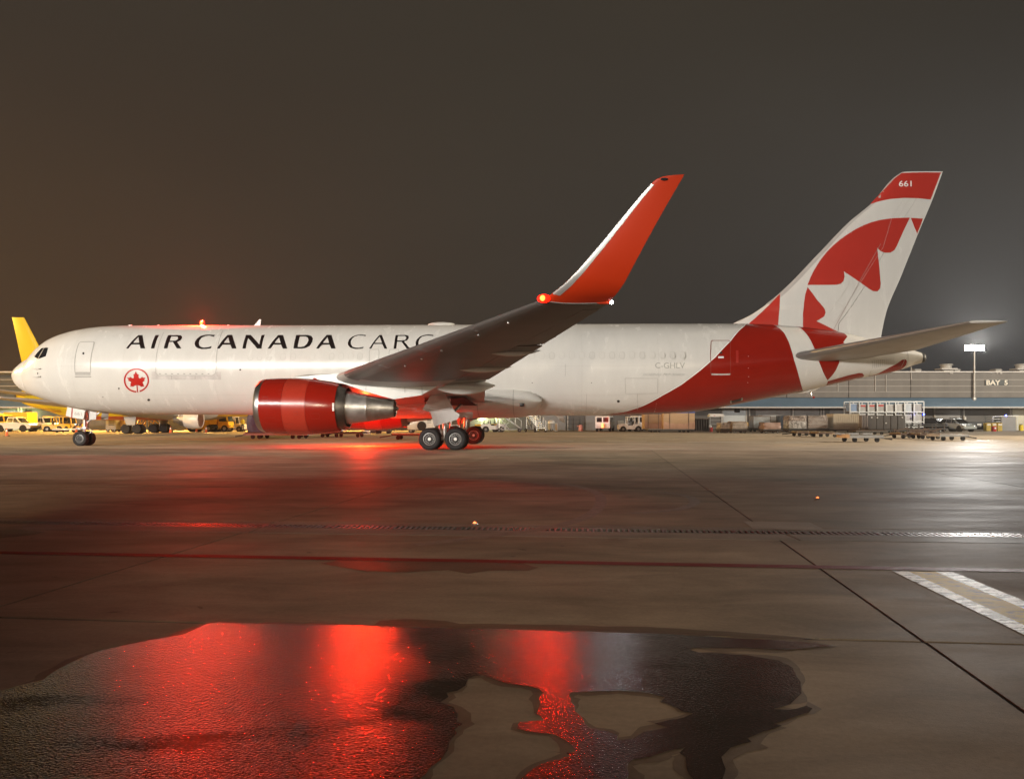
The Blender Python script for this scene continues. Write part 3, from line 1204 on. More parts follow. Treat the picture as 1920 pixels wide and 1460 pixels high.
hull_decal("outflow_valve", [[(1370.5, 751.5), (1391.5, 746.3), (1391.5, 750.5), (1370.5, 755.5)]], BLACKP, 0.012, 0.3)
for u, v in ((1370.5, 753), (1391, 748)):
    hull_decal("valve_trim", [[(u - 1.5, v - 2.5), (u + 1.5, v - 3), (u + 1.5, v + 2), (u - 1.5, v + 2.5)]], ALU, 0.015, 0.3)
for u, v in ((1403, 668), (1403, 690), (1403.5, 706), (1402, 717)):
    hull_decal("rivet_cover", [[(u + .7 * cos(t * .8), v + .7 * sin(t * .8)) for t in range(8)]], PLUG, 0.012, 0.3)

# lettering on the hull (outlines read off the photograph)
c2 = lambda pts: [(230 + x / 9.6, 610 + y / 9.6) for x, y in pts]
c3 = lambda pts: [(430 + x / 8.348, 610 + y / 8.348) for x, y in pts]
c4 = lambda pts, dx=0: [(640 + (x + dx) / 9.6, 610 + y / 9.6) for x, y in pts]
sh = lambda lp, d: [(u + d, v) for u, v in lp]
Ca = [(440, 172), (350, 165), (270, 175), (195, 205), (140, 255), (118, 310), (125, 360), (170, 405), (250, 425), (330, 422), (395, 410), (402, 385), (320, 402), (250, 402), (200, 380), (172, 335), (172, 290), (195, 240), (240, 200), (310, 183), (360, 183), (438, 195)]
A2o = c3([(600, 363), (645, 363), (692, 302), (810, 302), (838, 363), (908, 363), (842, 150), (768, 150)])
A2h = c3([(708, 274), (780, 186), (803, 274)])
letters = [
    [c2([(62, 415), (105, 415), (160, 345), (305, 345), (322, 415), (405, 415), (358, 175), (285, 175)]), c2([(195, 312), (287, 208), (299, 312)])],
    [c2([(508, 415), (572, 415), (658, 175), (592, 175)])],
    [c2([(742, 415), (808, 415), (838, 300), (905, 300), (975, 415), (1058, 415), (980, 296), (1040, 272), (1068, 235), (1070, 200), (1042, 177), (1000, 175), (820, 175)]), c2([(848, 278), (875, 198), (960, 198), (990, 205), (998, 225), (985, 255), (950, 275)])],
    [c2([(1660, 172), (1560, 165), (1480, 172), (1400, 195), (1340, 240), (1305, 290), (1295, 335), (1310, 380), (1350, 410), (1420, 427), (1510, 425), (1590, 412), (1605, 372), (1540, 392), (1460, 400), (1410, 388), (1380, 360), (1370, 320), (1385, 270), (1425, 220), (1490, 190), (1560, 186), (1645, 207)])],
    [sh(A2o, -95.3), sh(A2h, -95.3)],
    [c3([(205, 363), (258, 363), (295, 198), (435, 363), (503, 363), (555, 150), (508, 150), (470, 298), (335, 150), (262, 150)])],
    [A2o, A2h],
    [c3([(1003, 363), (1048, 150), (1230, 150), (1285, 165), (1310, 205), (1300, 260), (1260, 320), (1190, 355), (1130, 363)]), c3([(1070, 337), (1105, 173), (1190, 175), (1230, 195), (1240, 235), (1215, 290), (1170, 327), (1120, 337)])],
    [sh(A2o, 90.8), sh(A2h, 90.8)],
    [c4(Ca)],
    [c4([(500, 418), (540, 418), (585, 335), (738, 335), (775, 418), (825, 418), (728, 175), (685, 175)]), c4([(600, 315), (690, 202), (732, 315)])],
    [c4([(942, 418), (990, 418), (1003, 295), (1085, 295), (1175, 418), (1235, 418), (1130, 291), (1190, 266), (1215, 225), (1208, 192), (1165, 175), (980, 175)]), c4([(1007, 272), (1020, 190), (1140, 192), (1170, 210), (1168, 240), (1140, 265), (1090, 272)])],
    [c4([(440, 172), (350, 165), (270, 175), (195, 205), (140, 255), (118, 310), (125, 360), (170, 405), (250, 425), (330, 422), (420, 405), (440, 300), (395, 300), (382, 392), (320, 402), (250, 402), (200, 380), (172, 335), (172, 290), (195, 240), (240, 200), (310, 183), (360, 183), (438, 195)], 1217)],
    [[(853 + 15 * cos(t / 24 * 2 * pi), 641.5 + 13.4 * sin(t / 24 * 2 * pi)) for t in range(24)], [(853 + 11.5 * cos(t / 24 * 2 * pi), 641.5 + 11.6 * sin(t / 24 * 2 * pi)) for t in range(24)]],
]
for lp in letters:
    hull_decal("letter", lp, BLACKP, 0.008, 0.12)
# maple leaf roundel
em = lambda pts: [(220 + x / 22.46, 680 + y / 22.46) for x, y in pts]
EMB = mat("roundel_red_paint", (0.42, 0.012, 0.008), 0.3)
leaf = em([(780, 350), (815, 430), (850, 478), (905, 485), (893, 560), (905, 635), (940, 658), (985, 645), (1045, 582), (1090, 622), (1190, 627), (1150, 690), (1143, 740), (1160, 760), (1090, 795), (1053, 825), (1100, 885), (1110, 940), (1145, 1005), (1075, 992), (1020, 1010), (930, 960), (855, 940), (888, 1262), (830, 1225), (806, 940), (760, 955), (665, 1005), (610, 990), (540, 1005), (560, 940), (545, 885), (575, 850), (580, 825), (550, 790), (460, 755), (475, 720), (455, 680), (400, 615), (480, 628), (525, 615), (540, 580), (600, 625), (660, 655), (690, 635), (695, 580), (675, 487), (730, 465), (755, 410)])
hull_decal("maple_leaf", [leaf], EMB, 0.008, 0.12)
ring_o = [(808 + 533 * cos(a), 738 + 508 * sin(a)) for a in [radians(75 - 345 * k / 60 + 0) for k in range(61)]]
ring_i = [(808 + 466 * cos(a), 738 + 443 * sin(a)) for a in [radians(75 - 345 * k / 60) for k in range(61)]]
hull_decal("roundel_ring", [em(ring_o + ring_i[::-1])], EMB, 0.008, 0.12)


def hull_text(name, s, u0, u1, v0, v1, m, bold=0.0, shear=0.0):
    V, T, w = text2d(s, bold, shear)
    bm = new_bm()
    bv = []
    for x, y in V:
        q = HP(u0 + (u1 - u0) * x / w, v1 + (v0 - v1) * y)
        bv.append(bm.verts.new(hull(q[0], q[1], 0.012)))
    for t in T:
        try:
            bm.faces.new([bv[i] for i in t])
        except ValueError:
            pass
    bm.normal_update()
    for f in bm.faces:
        if f.normal.y > 0:
            f.normal_flip()
    return ob(name, bm, m, jet, smooth=False, normals=False)


hull_text("registration_lettering", "C-GHLV", 1228.4, 1284, 679.8, 690.3, LETG)
hull_text("type_lettering", "BOEING 767-300ER", 1205, 1283.5, 699.7, 704.2, mat("faded_type_lettering", (0.45, 0.45, 0.43), 0.4), 0.01, 0.35)

# crown: antennas, beacon fairing strip
for u0, u1, hgt, m in ((800, 856, 0.16, WHITE),):
    a, b = P(u0, 608, 0)[0], P(u1, 608, 0)[0]
    bm = new_bm()
    zt = topf((a + b) / 2)
    R = []
    for k in range(13):
        t = k / 12
        r = max(0.01, sin(pi * min(1, t * 1.0)) ** 0.35)
        R.append((a + (b - a) * t, r))
    lathe(bm, R, "x", 20)
    for v in bm.verts:
        v.co.y *= 0.55
        v.co.z = zt - 0.05 + max(v.co.z, -0.3) * 0.22
    ob("antenna_radome", bm, m, jet)
for u, hpx in ((482, 12),):
    s, z = P(u, 609.5, 0)
    bm = new_bm()
    hexa(bm, [(s - .18, -.03, topf(s) - .03), (s + .18, -.03, topf(s) - .03), (s + .18, .03, topf(s) - .03), (s - .18, .03, topf(s) - .03), (s + .12, -.012, topf(s) + .36), (s + .24, -.012, topf(s) + .37), (s + .24, .012, topf(s) + .37), (s + .12, .012, topf(s) + .36)])
    ob("blade_antenna", bm, WHITE, jet)
for u in (244, 297, 428):
    s, z = P(u, 610, 0)
    bm = new_bm()
    box(bm, (s, 0, topf(s) + 0.02), (0.22 if u == 244 else 0.08, 0.08, 0.08), 0.015)
    ob("small_antenna", bm, WHITE, jet)
s, z = P(1044, 779, 0)
bm = new_bm()
hexa(bm, [(s - .15, -.02, botf(s) + .05), (s + .35, -.02, botf(s) + .05), (s + .35, .02, botf(s) + .05), (s - .15, .02, botf(s) + .05), (s + .33, -.012, botf(s) - .42), (s + .5, -.012, botf(s) - .42), (s + .5, .012, botf(s) - .42), (s + .33, .012, botf(s) - .42)])
ob("blade_antenna", bm, WHITE, jet)
# tail skid
s, z = P(1515, 733, 0)
bm = new_bm()
lathe(bm, [(s - .9, .01), (s - .5, .12), (s, .2), (s + .4, .14), (s + .75, .01)], "x", 16, (0, 0, 0), center=lambda a: (0, botf(a) + .02))
ob("tail_skid_fairing", bm, WHITE, jet)
bm = new_bm()
tube(bm, (s - .25, 0, botf(s - .25)), (s + .3, 0, botf(s) - .42), .05, .045)
tube(bm, (s + .12, 0, botf(s)), (s + .18, 0, botf(s) - .3), .04)
tube(bm, (s + .26, 0, botf(s) - .39), (s + .36, 0, botf(s) - .46), .06, .055, mi=1)
ob("tail_skid", bm, [TITAN, REDP], jet)
# auxiliary power unit exhaust at the tail end
bm = new_bm()
c, h, w = sec(S_END)
lathe(bm, [(S_END - .02, 1.0), (S_END + .14, .93), (S_END + .20, .80), (S_END + .16, .7), (S_END - .1, .66), (S_END - .1, .01)], "x", 28)
for v in bm.verts:
    v.co.y *= w * 1.0
    v.co.z = c + v.co.z * h
ob("exhaust_rim", bm, mat("dark_rubbery_rim", (0.03, 0.03, 0.03), 0.5), jet)
hull_strip("tailcone_seam", [(S_END - 0.95, -1.5 + 3.0 * k / 20) for k in range(21)], 0.03, LINE, False, raw=True)
hull_strip("service_panel_outline", [(1628, 706), (1632, 695), (1690, 687), (1697, 668)], 0.02, LINE, False, 0.011)
for k in range(12):
    u = 1636 + k * 3.6
    hull_strip("vent_louvre", [(u, 676 - k * .5), (u, 690 - k * .7)], 0.02, LINE, False, 0.011)

# ---- wing and stabiliser surfaces


def naca(x, t):
    return 5 * t * (0.2969 * sqrt(max(x, 0)) - 0.126 * x - 0.3516 * x * x + 0.2843 * x ** 3 - 0.1036 * x ** 4)


def foil(name, secs, m, x0=0.0, x1=1.0, n=9, extra=0.0, dz=0.0, parent=None, up=None, droop=0.0, mats=None):
    """loft of aerofoil slices between chord fractions; secs: (leading edge, trailing edge, thickness ratio)"""
    bm = new_bm()
    xs = [x0 + (x1 - x0) * (1 - cos(pi * k / n)) / 2 for k in range(n + 1)]
    rings = []
    for i, (le, te, th) in enumerate(secs):
        c = te - le
        ch = c.length
        a, b = secs[max(i - 1, 0)], secs[min(i + 1, len(secs) - 1)]
        spn = (b[0] + b[1]) - (a[0] + a[1])
        nrm = c.cross(spn).normalized()
        if up is not None and nrm.dot(up) < 0:
            nrm = -nrm
        if up is None and nrm.z < 0:
            nrm = -nrm
        ring = []
        for x in xs[::-1]:
            ring.append(le + c * x + nrm * (naca(x, th) * ch + extra + dz - droop * (x - x0) * ch))
        lo = xs[1:] if x0 == 0 else xs
        if x0 == 0 and extra == 0:
            pass
        for x in lo:
            ring.append(le + c * x - nrm * (naca(x, th) * ch + extra - dz + droop * (x - x0) * ch))
        rings.append([bm.verts.new(p) for p in ring])
    for A_, B_ in zip(rings, rings[1:]):
        k = len(A_)
        for j in range(k):
            bm.faces.new((A_[j], A_[(j + 1) % k], B_[(j + 1) % k], B_[j]))
    bm.faces.new(rings[0])
    bm.faces.new(rings[-1][::-1])
    bmesh.ops.remove_doubles(bm, verts=bm.verts, dist=1e-4)
    return ob(name, bm, m, parent or jet, angle=40)


def wing_sec(l, sg):
    le = Vector((22.77 + (l - 9) * 0.662, -sg * l, 3.73 + 0.0818 * (l - 9)))
    if l < 8.5:
        k = (l - 2.0) / 6.5
        te = Vector((28.95 + 0.62 * k, -sg * l, 2.67 + 0.81 * k))
        th = 0.135 - 0.02 * k
    else:
        k = (l - 8.5) / 15.3
        te = Vector((29.57 + 0.3137 * (l - 8.5), -sg * l, 3.48 + 1.35 * k))
        th = 0.115 - 0.015 * k
    return le, te, th


def wsecs(l0, l1, n, sg):
    return [wing_sec(l0 + (l1 - l0) * k / n, sg) for k in range(n + 1)]


for sg in (1, -1):
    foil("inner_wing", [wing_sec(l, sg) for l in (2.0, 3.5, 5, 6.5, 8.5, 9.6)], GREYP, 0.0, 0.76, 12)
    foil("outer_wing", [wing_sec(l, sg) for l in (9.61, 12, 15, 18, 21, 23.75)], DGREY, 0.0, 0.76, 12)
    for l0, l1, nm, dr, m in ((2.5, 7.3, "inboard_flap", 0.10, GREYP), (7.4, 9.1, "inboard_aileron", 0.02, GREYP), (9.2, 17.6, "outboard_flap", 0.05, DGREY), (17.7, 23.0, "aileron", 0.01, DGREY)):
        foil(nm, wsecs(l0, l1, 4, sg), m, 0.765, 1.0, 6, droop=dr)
    foil("wing_tip_edge", wsecs(23.05, 23.75, 1, sg), DGREY, 0.765, 1.0, 6)
    for l0, l1 in ((9.2, 12.8), (12.85, 16.4), (16.45, 20.0), (20.05, 23.4)):
        foil("slat", wsecs(l0, l1, 3, sg), mat("slat_paint", (0.11, 0.105, 0.10), 0.35, 0.2), 0.0, 0.10, 6, extra=0.003)
    foil("slat", wsecs(2.9, 7.0, 3, sg), GREYP, 0.0, 0.10, 6, extra=0.003)
    # tips of the static wicks and small lamps along the leading edge
    for l in (13.6, 15.2, 16.9, 19.6, 21.4):
        le, te, th = wing_sec(l, sg)
        p = le + (te - le) * 0.16 - Vector((0, 0, naca(0.16, th) * (te - le).length + 0.012))
        bm = new_bm()
        bmesh.ops.create_uvsphere(bm, u_segments=8, v_segments=5, radius=0.045, matrix=Matrix.Translation(p))
        ob("underwing_rivet_plate", bm, ALU, jet)

# winglets
wl_px = [((1020, 561.5), (1144, 567.5), 23.72), ((1036, 549.5), (1149, 559), 23.95), ((1057, 533), (1158, 548.5), 24.2), ((1083, 507), (1171, 530), 24.42), ((1122, 462), (1192, 490), 24.68), ((1160, 416), (1214, 449), 24.92), ((1200, 367.5), (1246, 391), 25.18), ((1221, 344.5), (1263, 362), 25.32), ((1230, 336.2), (1271.5, 347.5), 25.38), ((1243, 331), (1279, 335), 25.42), ((1262, 328.4), (1283, 327), 25.44)]
wl_s = []
for a, b, l in wl_px:
    s1, z1 = P(*a, l)
    s2, z2 = P(*b, l)
    wl_s.append((Vector((s1, -l, z1)), Vector((s2, -l, z2)), 0.085))
for sg in (1, -1):
    S = [(Vector((a.x, a.y * sg, a.z)), Vector((b.x, b.y * sg, b.z)), t) for a, b, t in wl_s]
    # aerofoil normals of a winglet point outwards
    foil("winglet", S, ORANGE, 0.0, 1.0, 10, up=Vector((0, -sg, -0.5)))
    foil("winglet_leading_edge", S[1:8], mat("brushed_winglet_edge", (0.42, 0.415, 0.40), 0.42, 0.7), 0.0, 0.13, 6, extra=0.008, up=Vector((0, -sg, -0.5)))
    s, z = P(1245, 336.8, 25.4)
    bm = new_bm()
    bmesh.ops.create_uvsphere(bm, u_segments=12, v_segments=6, radius=1, matrix=Matrix.Translation((s, -sg * 25.44, z)) @ Matrix.Diagonal((0.10, 0.02, 0.035, 1)))
    ob("tip_lamp", bm, GLASS, jet)
    s, z = P(1141, 566.5, 23.75)
    bm = new_bm()
    lathe(bm, [(s - .5, .01), (s - .25, .05), (s, .055), (s + .05, .03)], "x", 12, (0, -sg * 23.72, z))
    ob("tail_light_fairing", bm, ORANGE, jet)
    bm = new_bm()
    bmesh.ops.create_uvsphere(bm, u_segments=12, v_segments=8, radius=0.05, matrix=Matrix.Translation((s + .08, -sg * 23.72, z)))
    ob("white_tail_light", bm, WHITEGLOW, jet)
# port position light in the wing tip
pl = P(1021, 560, 23.75)
for sg in (1,):
    w0_ = Vector((pl[0] - .02, -23.78, pl[1]))
    bm = new_bm()
    bmesh.ops.create_uvsphere(bm, u_segments=18, v_segments=10, radius=1, matrix=Matrix.Translation(w0_) @ Matrix.Diagonal((.19, .13, .12, 1)))
    rl = ob("red_wing_light", bm, REDLENS, jet)
    bm = new_bm()
    bmesh.ops.create_uvsphere(bm, u_segments=14, v_segments=8, radius=.085, matrix=Matrix.Translation(w0_ + Vector((-.03, -.075, 0))))
    ob("bulb", bm, REDGLOW, rl)
    beacon("wing_light", (pl[0] - .05, -24.10, pl[1]), 300, .10, jet, "SPOT", target=(pl[0] - 8, -34, pl[1] - 2.0), angle=radians(140), blend=.4)
lamp("tail_light", "POINT", (P(1147, 565.5, 23.75)[0] + .05, -23.75, P(1147, 565.5, 23.75)[1]), 30, (0.95, 0.97, 1), 0.05, parent=jet)

# flap track fairings under the wing (canoe shapes)
for l, a, b, rw, rh in ((16.3, (899, 656), (1014, 657.3), 0.30, 0.23), (12.6, (840, 687.5), (960, 687.6), 0.34, 0.25), (8.25, (820, 729.5), (929, 722.5), 0.30, 0.36)):
    s0_, z0_ = P(*a, l)
    s1_, z1_ = P(*b, l)
    for sg in (1, -1):
        bm = new_bm()
        R = [(s0_ + (s1_ - s0_) * t, r) for t, r in ((0, .02), (.06, .28), (.15, .52), (.3, .82), (.45, 1), (.6, .98), (.75, .78), (.88, .42), (1, .03))]
        rs = lathe(bm, R, "x", 18)
        for v in bm.verts:
            t = (v.co.x - s0_) / (s1_ - s0_)
            v.co.y = v.co.y * rw - sg * l
            v.co.z = v.co.z * rh + z0_ + (z1_ - z0_) * t
        cap(bm, rs[0])
        cap(bm, rs[-1][::-1])
        ob("flap_track_fairing", bm, PYL, jet)
        # upper shoulder that joins it to the wing
        bm = new_bm()
        sm = s0_ + (s1_ - s0_) * 0.35
        zt = z0_ + (0.52 if l > 9 else 0.5)
        hexa(bm, [(s0_ + .3, -sg * l - rw * .7, z0_ + rh * .5), (s1_ - .7, -sg * l - rw * .7, z0_ + rh * .5), (s1_ - .7, -sg * l + rw * .7, z0_ + rh * .5), (s0_ + .3, -sg * l + rw * .7, z0_ + rh * .5), (sm, -sg * l - rw * .4, zt), (s1_ - .75, -sg * l - rw * .4, zt - .2), (s1_ - .75, -sg * l + rw * .4, zt - .2), (sm, -sg * l + rw * .4, zt)])
        ob("fairing_shoulder", bm, PYL, jet)
s0_, z0_ = P(1026, 631, 18.3)
for sg in (1, -1):
    bm = new_bm()
    hexa(bm, [(s0_, -sg * 18.3 - .08, z0_ - .05), (s0_ + .3, -sg * 18.3 - .05, z0_ - .03), (s0_ + .3, -sg * 18.3 + .05, z0_ - .03), (s0_, -sg * 18.3 + .08, z0_ - .05), (s0_ - .3, -sg * 18.3 - .08, z0_ + .1), (s0_ + .3, -sg * 18.3 - .05, z0_ + .06), (s0_ + .3, -sg * 18.3 + .05, z0_ + .06), (s0_ - .3, -sg * 18.3 + .08, z0_ + .1)])
    ob("aileron_hinge_fairing", bm, DGREY, jet)

# wing to body fairing
FS = [(14.6, .05, .05), (15.2, .45, .30), (16.2, .80, .60), (17.8, .95, .85), (20, 1.0, 1.0), (28, 1.0, 1.0), (30, 1.0, 1.0), (30.8, .99, .965), (31.4, .975, .86), (31.8, .955, .66), (32.05, .935, .42), (32.15, .92, .2), (32.18, .915, .02)]
bm = new_bm()
rs = []
for s, kw, kh in FS:
    c, h, w = sec(s)
    R = []
    for k in range(40):
        t = 2 * pi * k / 40
        R.append(bm.verts.new((s, 2.82 * kw * math.copysign(abs(cos(t)) ** .8, cos(t)), 2.62 + .96 * kh * sin(t))))
    rs.append(R)
for A_, B_ in zip(rs, rs[1:]):
    for k in range(40):
        bm.faces.new((A_[k], A_[(k + 1) % 40], B_[(k + 1) % 40], B_[k]))
cap(bm, rs[0])
cap(bm, rs[-1][::-1])
ob("wing_body_fairing", bm, mat("dirty_white_fairing_paint", (0.62, 0.60, 0.56), 0.35, var=0.16, scale=0.8, stretch=(.5, 1, 1)), jet, angle=50)
for u, v in ((979, 759),):
    s, z = P(u, v, 2.75)
    bm = new_bm()
    box(bm, (s, -2.80, z), (0.26, 0.06, 0.17), 0.01)
    ob("drain_mast_vent", bm, BLACKP, jet)
for s in (26.3, 28.6, 30.6):
    bm = new_bm()
    pts = [(-1.2 + 2.0 * k / 14) for k in range(15)]
    kk = pchip([f[0] for f in FS], [f[1] for f in FS])(s), pchip([f[0] for f in FS], [f[2] for f in FS])(s)
    sf = lambda p: Vector((p.x, -2.828 * kk[0] * abs(cos(p.y)) ** .8, 2.62 + .966 * kk[1] * sin(p.y)))
    strip(bm, [(s, t) for t in pts], 0.03, sf, False)
    ob("fairing_seam", bm, LINE, jet)

# ---- engines
EL = 7.9


def ez(s):
    return 2.27 - (s - 18.07) * 0.021


for sg in (1, -1):
    y = -sg * EL
    ctr = lambda a: (0, ez(a))
    em_ = lambda s: 18.45 + (s - 18.07) * (25.08 - 18.45) / (25.11 - 18.07)
    lathe_ = lambda bm, prof, ax, n, at_, center: lathe(bm, [(em_(s), r) for s, r in prof], ax, n, at_, center=center)
    e_at = (0, y, 0)
    bm = new_bm()
    lathe_(bm, [(18.9, 1.13), (18.5, 1.10), (18.25, 1.115), (18.12, 1.15), (18.07, 1.20), (18.09, 1.245), (18.16, 1.285), (18.28, 1.312), (18.40, 1.328)], "x", 56, e_at, center=ctr)
    ob("intake_lip", bm, ALU, jet)
    bm = new_bm()
    lathe_(bm, [(18.405, 1.330), (18.7, 1.352), (19.1, 1.372), (19.6, 1.382)], "x", 56, e_at, center=ctr)
    ob("fan_cowl", bm, REDP, jet)
    bm = new_bm()
    lathe_(bm, [(19.61, 1.384), (20.2, 1.383), (20.8, 1.360)], "x", 56, e_at, center=ctr)
    tag(ob("fan_cowl", bm, REDP2, jet), "paler red middle section of the engine cowl")
    bm = new_bm()
    lathe_(bm, [(20.81, 1.358), (21.3, 1.315), (21.8, 1.255), (22.22, 1.185), (22.28, 1.172), (22.26, 1.12), (21.8, 1.12)], "x", 56, e_at, center=ctr)
    ob("reverser_cowl", bm, REDP, jet)
    bm = new_bm()
    lathe_(bm, [(22.20, 1.115), (22.45, 1.065), (22.68, 0.985), (22.66, 0.95), (21.6, 0.98)], "x", 48, e_at, center=ctr)
    ob("fan_nozzle", bm, DSTEEL, jet)
    bm = new_bm()
    lathe_(bm, [(18.9, 1.13), (19.4, 1.15), (21.8, 1.12)], "x", 48, e_at, center=ctr)
    ob("inlet_duct", bm, DSTEEL, jet)
    bm = new_bm()
    r = lathe_(bm, [(19.38, 1.12), (19.38, 0.4)], "x", 40, e_at, center=ctr)
    ob("fan_disc", bm, BLACK, jet)
    bm = new_bm()
    for k in range(26):
        t = 2 * pi * k / 26
        zc = ez(19.6)
        pt = lambda rr, tt, ss: Vector((ss, y + rr * cos(tt), zc + rr * sin(tt)))
        quad(bm, [pt(.38, t, 19.50), pt(.38, t + .15, 19.62), pt(1.11, t + .24, 19.62), pt(1.11, t + .06, 19.44)])
    ob("fan_blades", bm, DSTEEL, jet)["kind"] = "stuff"
    bm = new_bm()
    r = lathe_(bm, [(18.95, .01), (19.05, .14), (19.2, .28), (19.38, .40)], "x", 24, e_at, center=ctr)
    ob("spinner", bm, HUB, jet)
    bm = new_bm()
    lathe_(bm, [(21.9, .90), (22.5, .845), (22.66, .815), (23.2, .735), (23.70, .655), (23.72, .63)], "x", 48, e_at, center=ctr)
    ob("core_cowl", bm, mat("worn_core_cowl_metal", (0.46, 0.445, 0.43), 0.36, 0.85, var=0.2, scale=2, rvar=.08), jet)
    bm = new_bm()
    lathe_(bm, [(23.70, .662), (23.74, .668), (23.79, .645), (24.4, .55), (25.08, .435), (25.11, .425), (25.10, .405), (24.3, .43)], "x", 44, e_at, center=ctr)
    ob("exhaust_nozzle", bm, STEEL, jet)
    bm = new_bm()
    r = lathe_(bm, [(24.3, .44), (24.6, .30), (25.0, .20), (25.25, .08), (25.32, .01)], "x", 24, e_at, center=ctr)
    ob("exhaust_plug", bm, DSTEEL, jet)
    # pylon, profile read off the photograph
    px = [(545, 707.5), (580, 702.6), (637, 700.5), (662, 699.0), (700, 703), (845, 706), (846, 711), (790, 741), (765, 745), (740, 748.5), (712, 741), (688, 734), (668, 727), (650, 720.5), (620, 715), (590, 711)]
    pts = [P(u, v, EL) for u, v in px]
    xa, xb = pts[0][0], max(p[0] for p in pts)
    bm = new_bm()
    A_, B_ = [], []
    for s, z in pts:
        t = (s - xa) / (xb - xa)
        hw = 0.30 * min(1, (t / .12) ** .6 if t > 0 else 0.05) * min(1, ((1 - t) / .35) ** .7 if t < 1 else 0.04)
        hw = max(hw, .02)
        A_.append(bm.verts.new((s, y - hw, z)))
        B_.append(bm.verts.new((s, y + hw, z)))
    bm.faces.new(A_)
    bm.faces.new(B_[::-1])
    for k in range(len(A_)):
        bm.faces.new((A_[k], B_[k], B_[(k + 1) % len(A_)], A_[(k + 1) % len(A_)]))
    bmesh.ops.triangulate(bm, faces=[f for f in bm.faces if len(f.verts) > 4])
    pyl = ob("pylon", bm, PYL, jet, angle=25)
    for a, b in (((687, 708), (686, 733)), ((759, 708), (759, 736)), ((790, 709), (791, 740)), ((690, 710), (845, 711))):
        sa, za = P(*a, EL + .3)
        sb, zb = P(*b, EL + .3)
        bm = new_bm()
        strip(bm, [(sa + (sb - sa) * k / 4, za + (zb - za) * k / 4) for k in range(5)], 0.022, lambda p: Vector((p.x, y - sg * (.305 if p.x < 25.4 else .305 * max(0.0, (xb - p.x) / (xb - 25.4)) ** .7), p.y)), False)
        ob("pylon_seam", bm, LINE, pyl)
    # red fairing over the rear of the cowl
    s1, z1 = P(590, 709, EL)
    s2, z2 = P(650, 718.5, EL)
    bm = new_bm()
    hexa(bm, [(s1, y - .35, z1 - .2), (s2, y - .06, z2 - .06), (s2, y + .06, z2 - .06), (s1, y + .35, z1 - .2), (s1, y - .2, z1 + .01), (s2, y - .05, z2 + .02), (s2, y + .05, z2 + .02), (s1, y + .2, z1 + .01)])
    ob("cowl_fairing", bm, REDP, jet)
    # thin keel fairing behind the cowl bottom
    bm = new_bm()
    hexa(bm, [(21.2, y - .2, ez(21.2) - 1.34), (22.75, y - .03, ez(22.7) - 1.13), (22.75, y + .03, ez(22.7) - 1.13), (21.2, y + .2, ez(21.2) - 1.34), (21.2, y - .2, ez(21.2) - 1.25), (22.5, y - .05, ez(22.5) - 1.08), (22.5, y + .05, ez(22.5) - 1.08), (21.2, y + .2, ez(21.2) - 1.25)])
    ob("keel_fairing", bm, REDP, jet)
    rad_ = pchip([18.72, 19.05, 19.42, 19.9, 20.45, 21.02, 21.5, 21.97, 22.36], [1.33, 1.352, 1.372, 1.382, 1.383, 1.36, 1.315, 1.255, 1.185])
    on = lambda p: Vector((p.x, y - sg * (rad_(p.x) + .006) * cos(p.y), ez(p.x) + (rad_(p.x) + .006) * sin(p.y)))
    for t in (-1.05, .98):
        bm = new_bm()
        strip(bm, [(18.8 + .18 * k, t) for k in range(20)], .012, on, False)
        ob("cowl_latch_seam", bm, mat("door_gap_maroon", (0.13, 0.012, 0.008), 0.4), jet)
    for s_, t, w_, h_ in ((19.3, -.55, .26, .12), (20.2, -.8, .22, .14), (19.9, .5, .16, .09), (21.5, -.35, .2, .1), (19.1, .25, .12, .07), (20.6, -.25, .1, .06)):
        bm = new_bm()
        strip(bm, [(s_ - w_, t - h_), (s_ + w_, t - h_), (s_ + w_, t + h_), (s_ - w_, t + h_)], .012, on, True)
        ob("access_panel_outline", bm, mat("door_gap_maroon", (0.13, 0.012, 0.008), 0.4), jet)
    s, z = P(625, 760, EL + 1.2)
    bm = new_bm()
    for k in range(6):
        box(bm, (s, y - sg * (1.215), ez(s) - .16 + k * .065), (.10, .03, .05))
    ob("cowl_placard", bm, mat("placard_white", (0.7, 0.68, 0.65), 0.4), jet)

# ---- fin
fin_le = [(1373, 606.5), (1401, 594), (1426, 578.5), (1464, 548.5), (1539, 472), (1592, 417), (1636, 380), (1679, 331), (1692, 322.8)]
fin_te = [(1650, 640), (1661, 587.5), (1689, 519), (1723, 434), (1749, 372.5), (1768, 320.8)]
fl = sorted([(P(u, v, 0)[1], P(u, v, 0)[0]) for u, v in fin_le])
ft = sorted([(P(u, v, 0)[1], P(u, v, 0)[0]) for u, v in fin_te])
FLE = pchip([a for a, b in fl], [b for a, b in fl])
FTE = pchip([a for a, b in ft], [b for a, b in ft])
ZB, ZT = 6.0, fl[-1][0]


def fin_t(s, z, off=0.0):
    """half thickness of the fin at a station and height"""
    le, te = FLE(z), FTE(z)
    x = max(0.0, min(1.0, (s - le) / (te - le)))
    return max(naca(x, 0.075 if z > 8 else 0.06) * min(te - le, 8.0), 0.01) + off


zs = [ZB + (ZT - ZB) * k / 70 for k in range(71)]
secs = [(Vector((FLE(z), 0, z)), Vector((FTE(z), 0, z)), 0.075) for z in zs]
HINGE = 0.70
bm = new_bm()


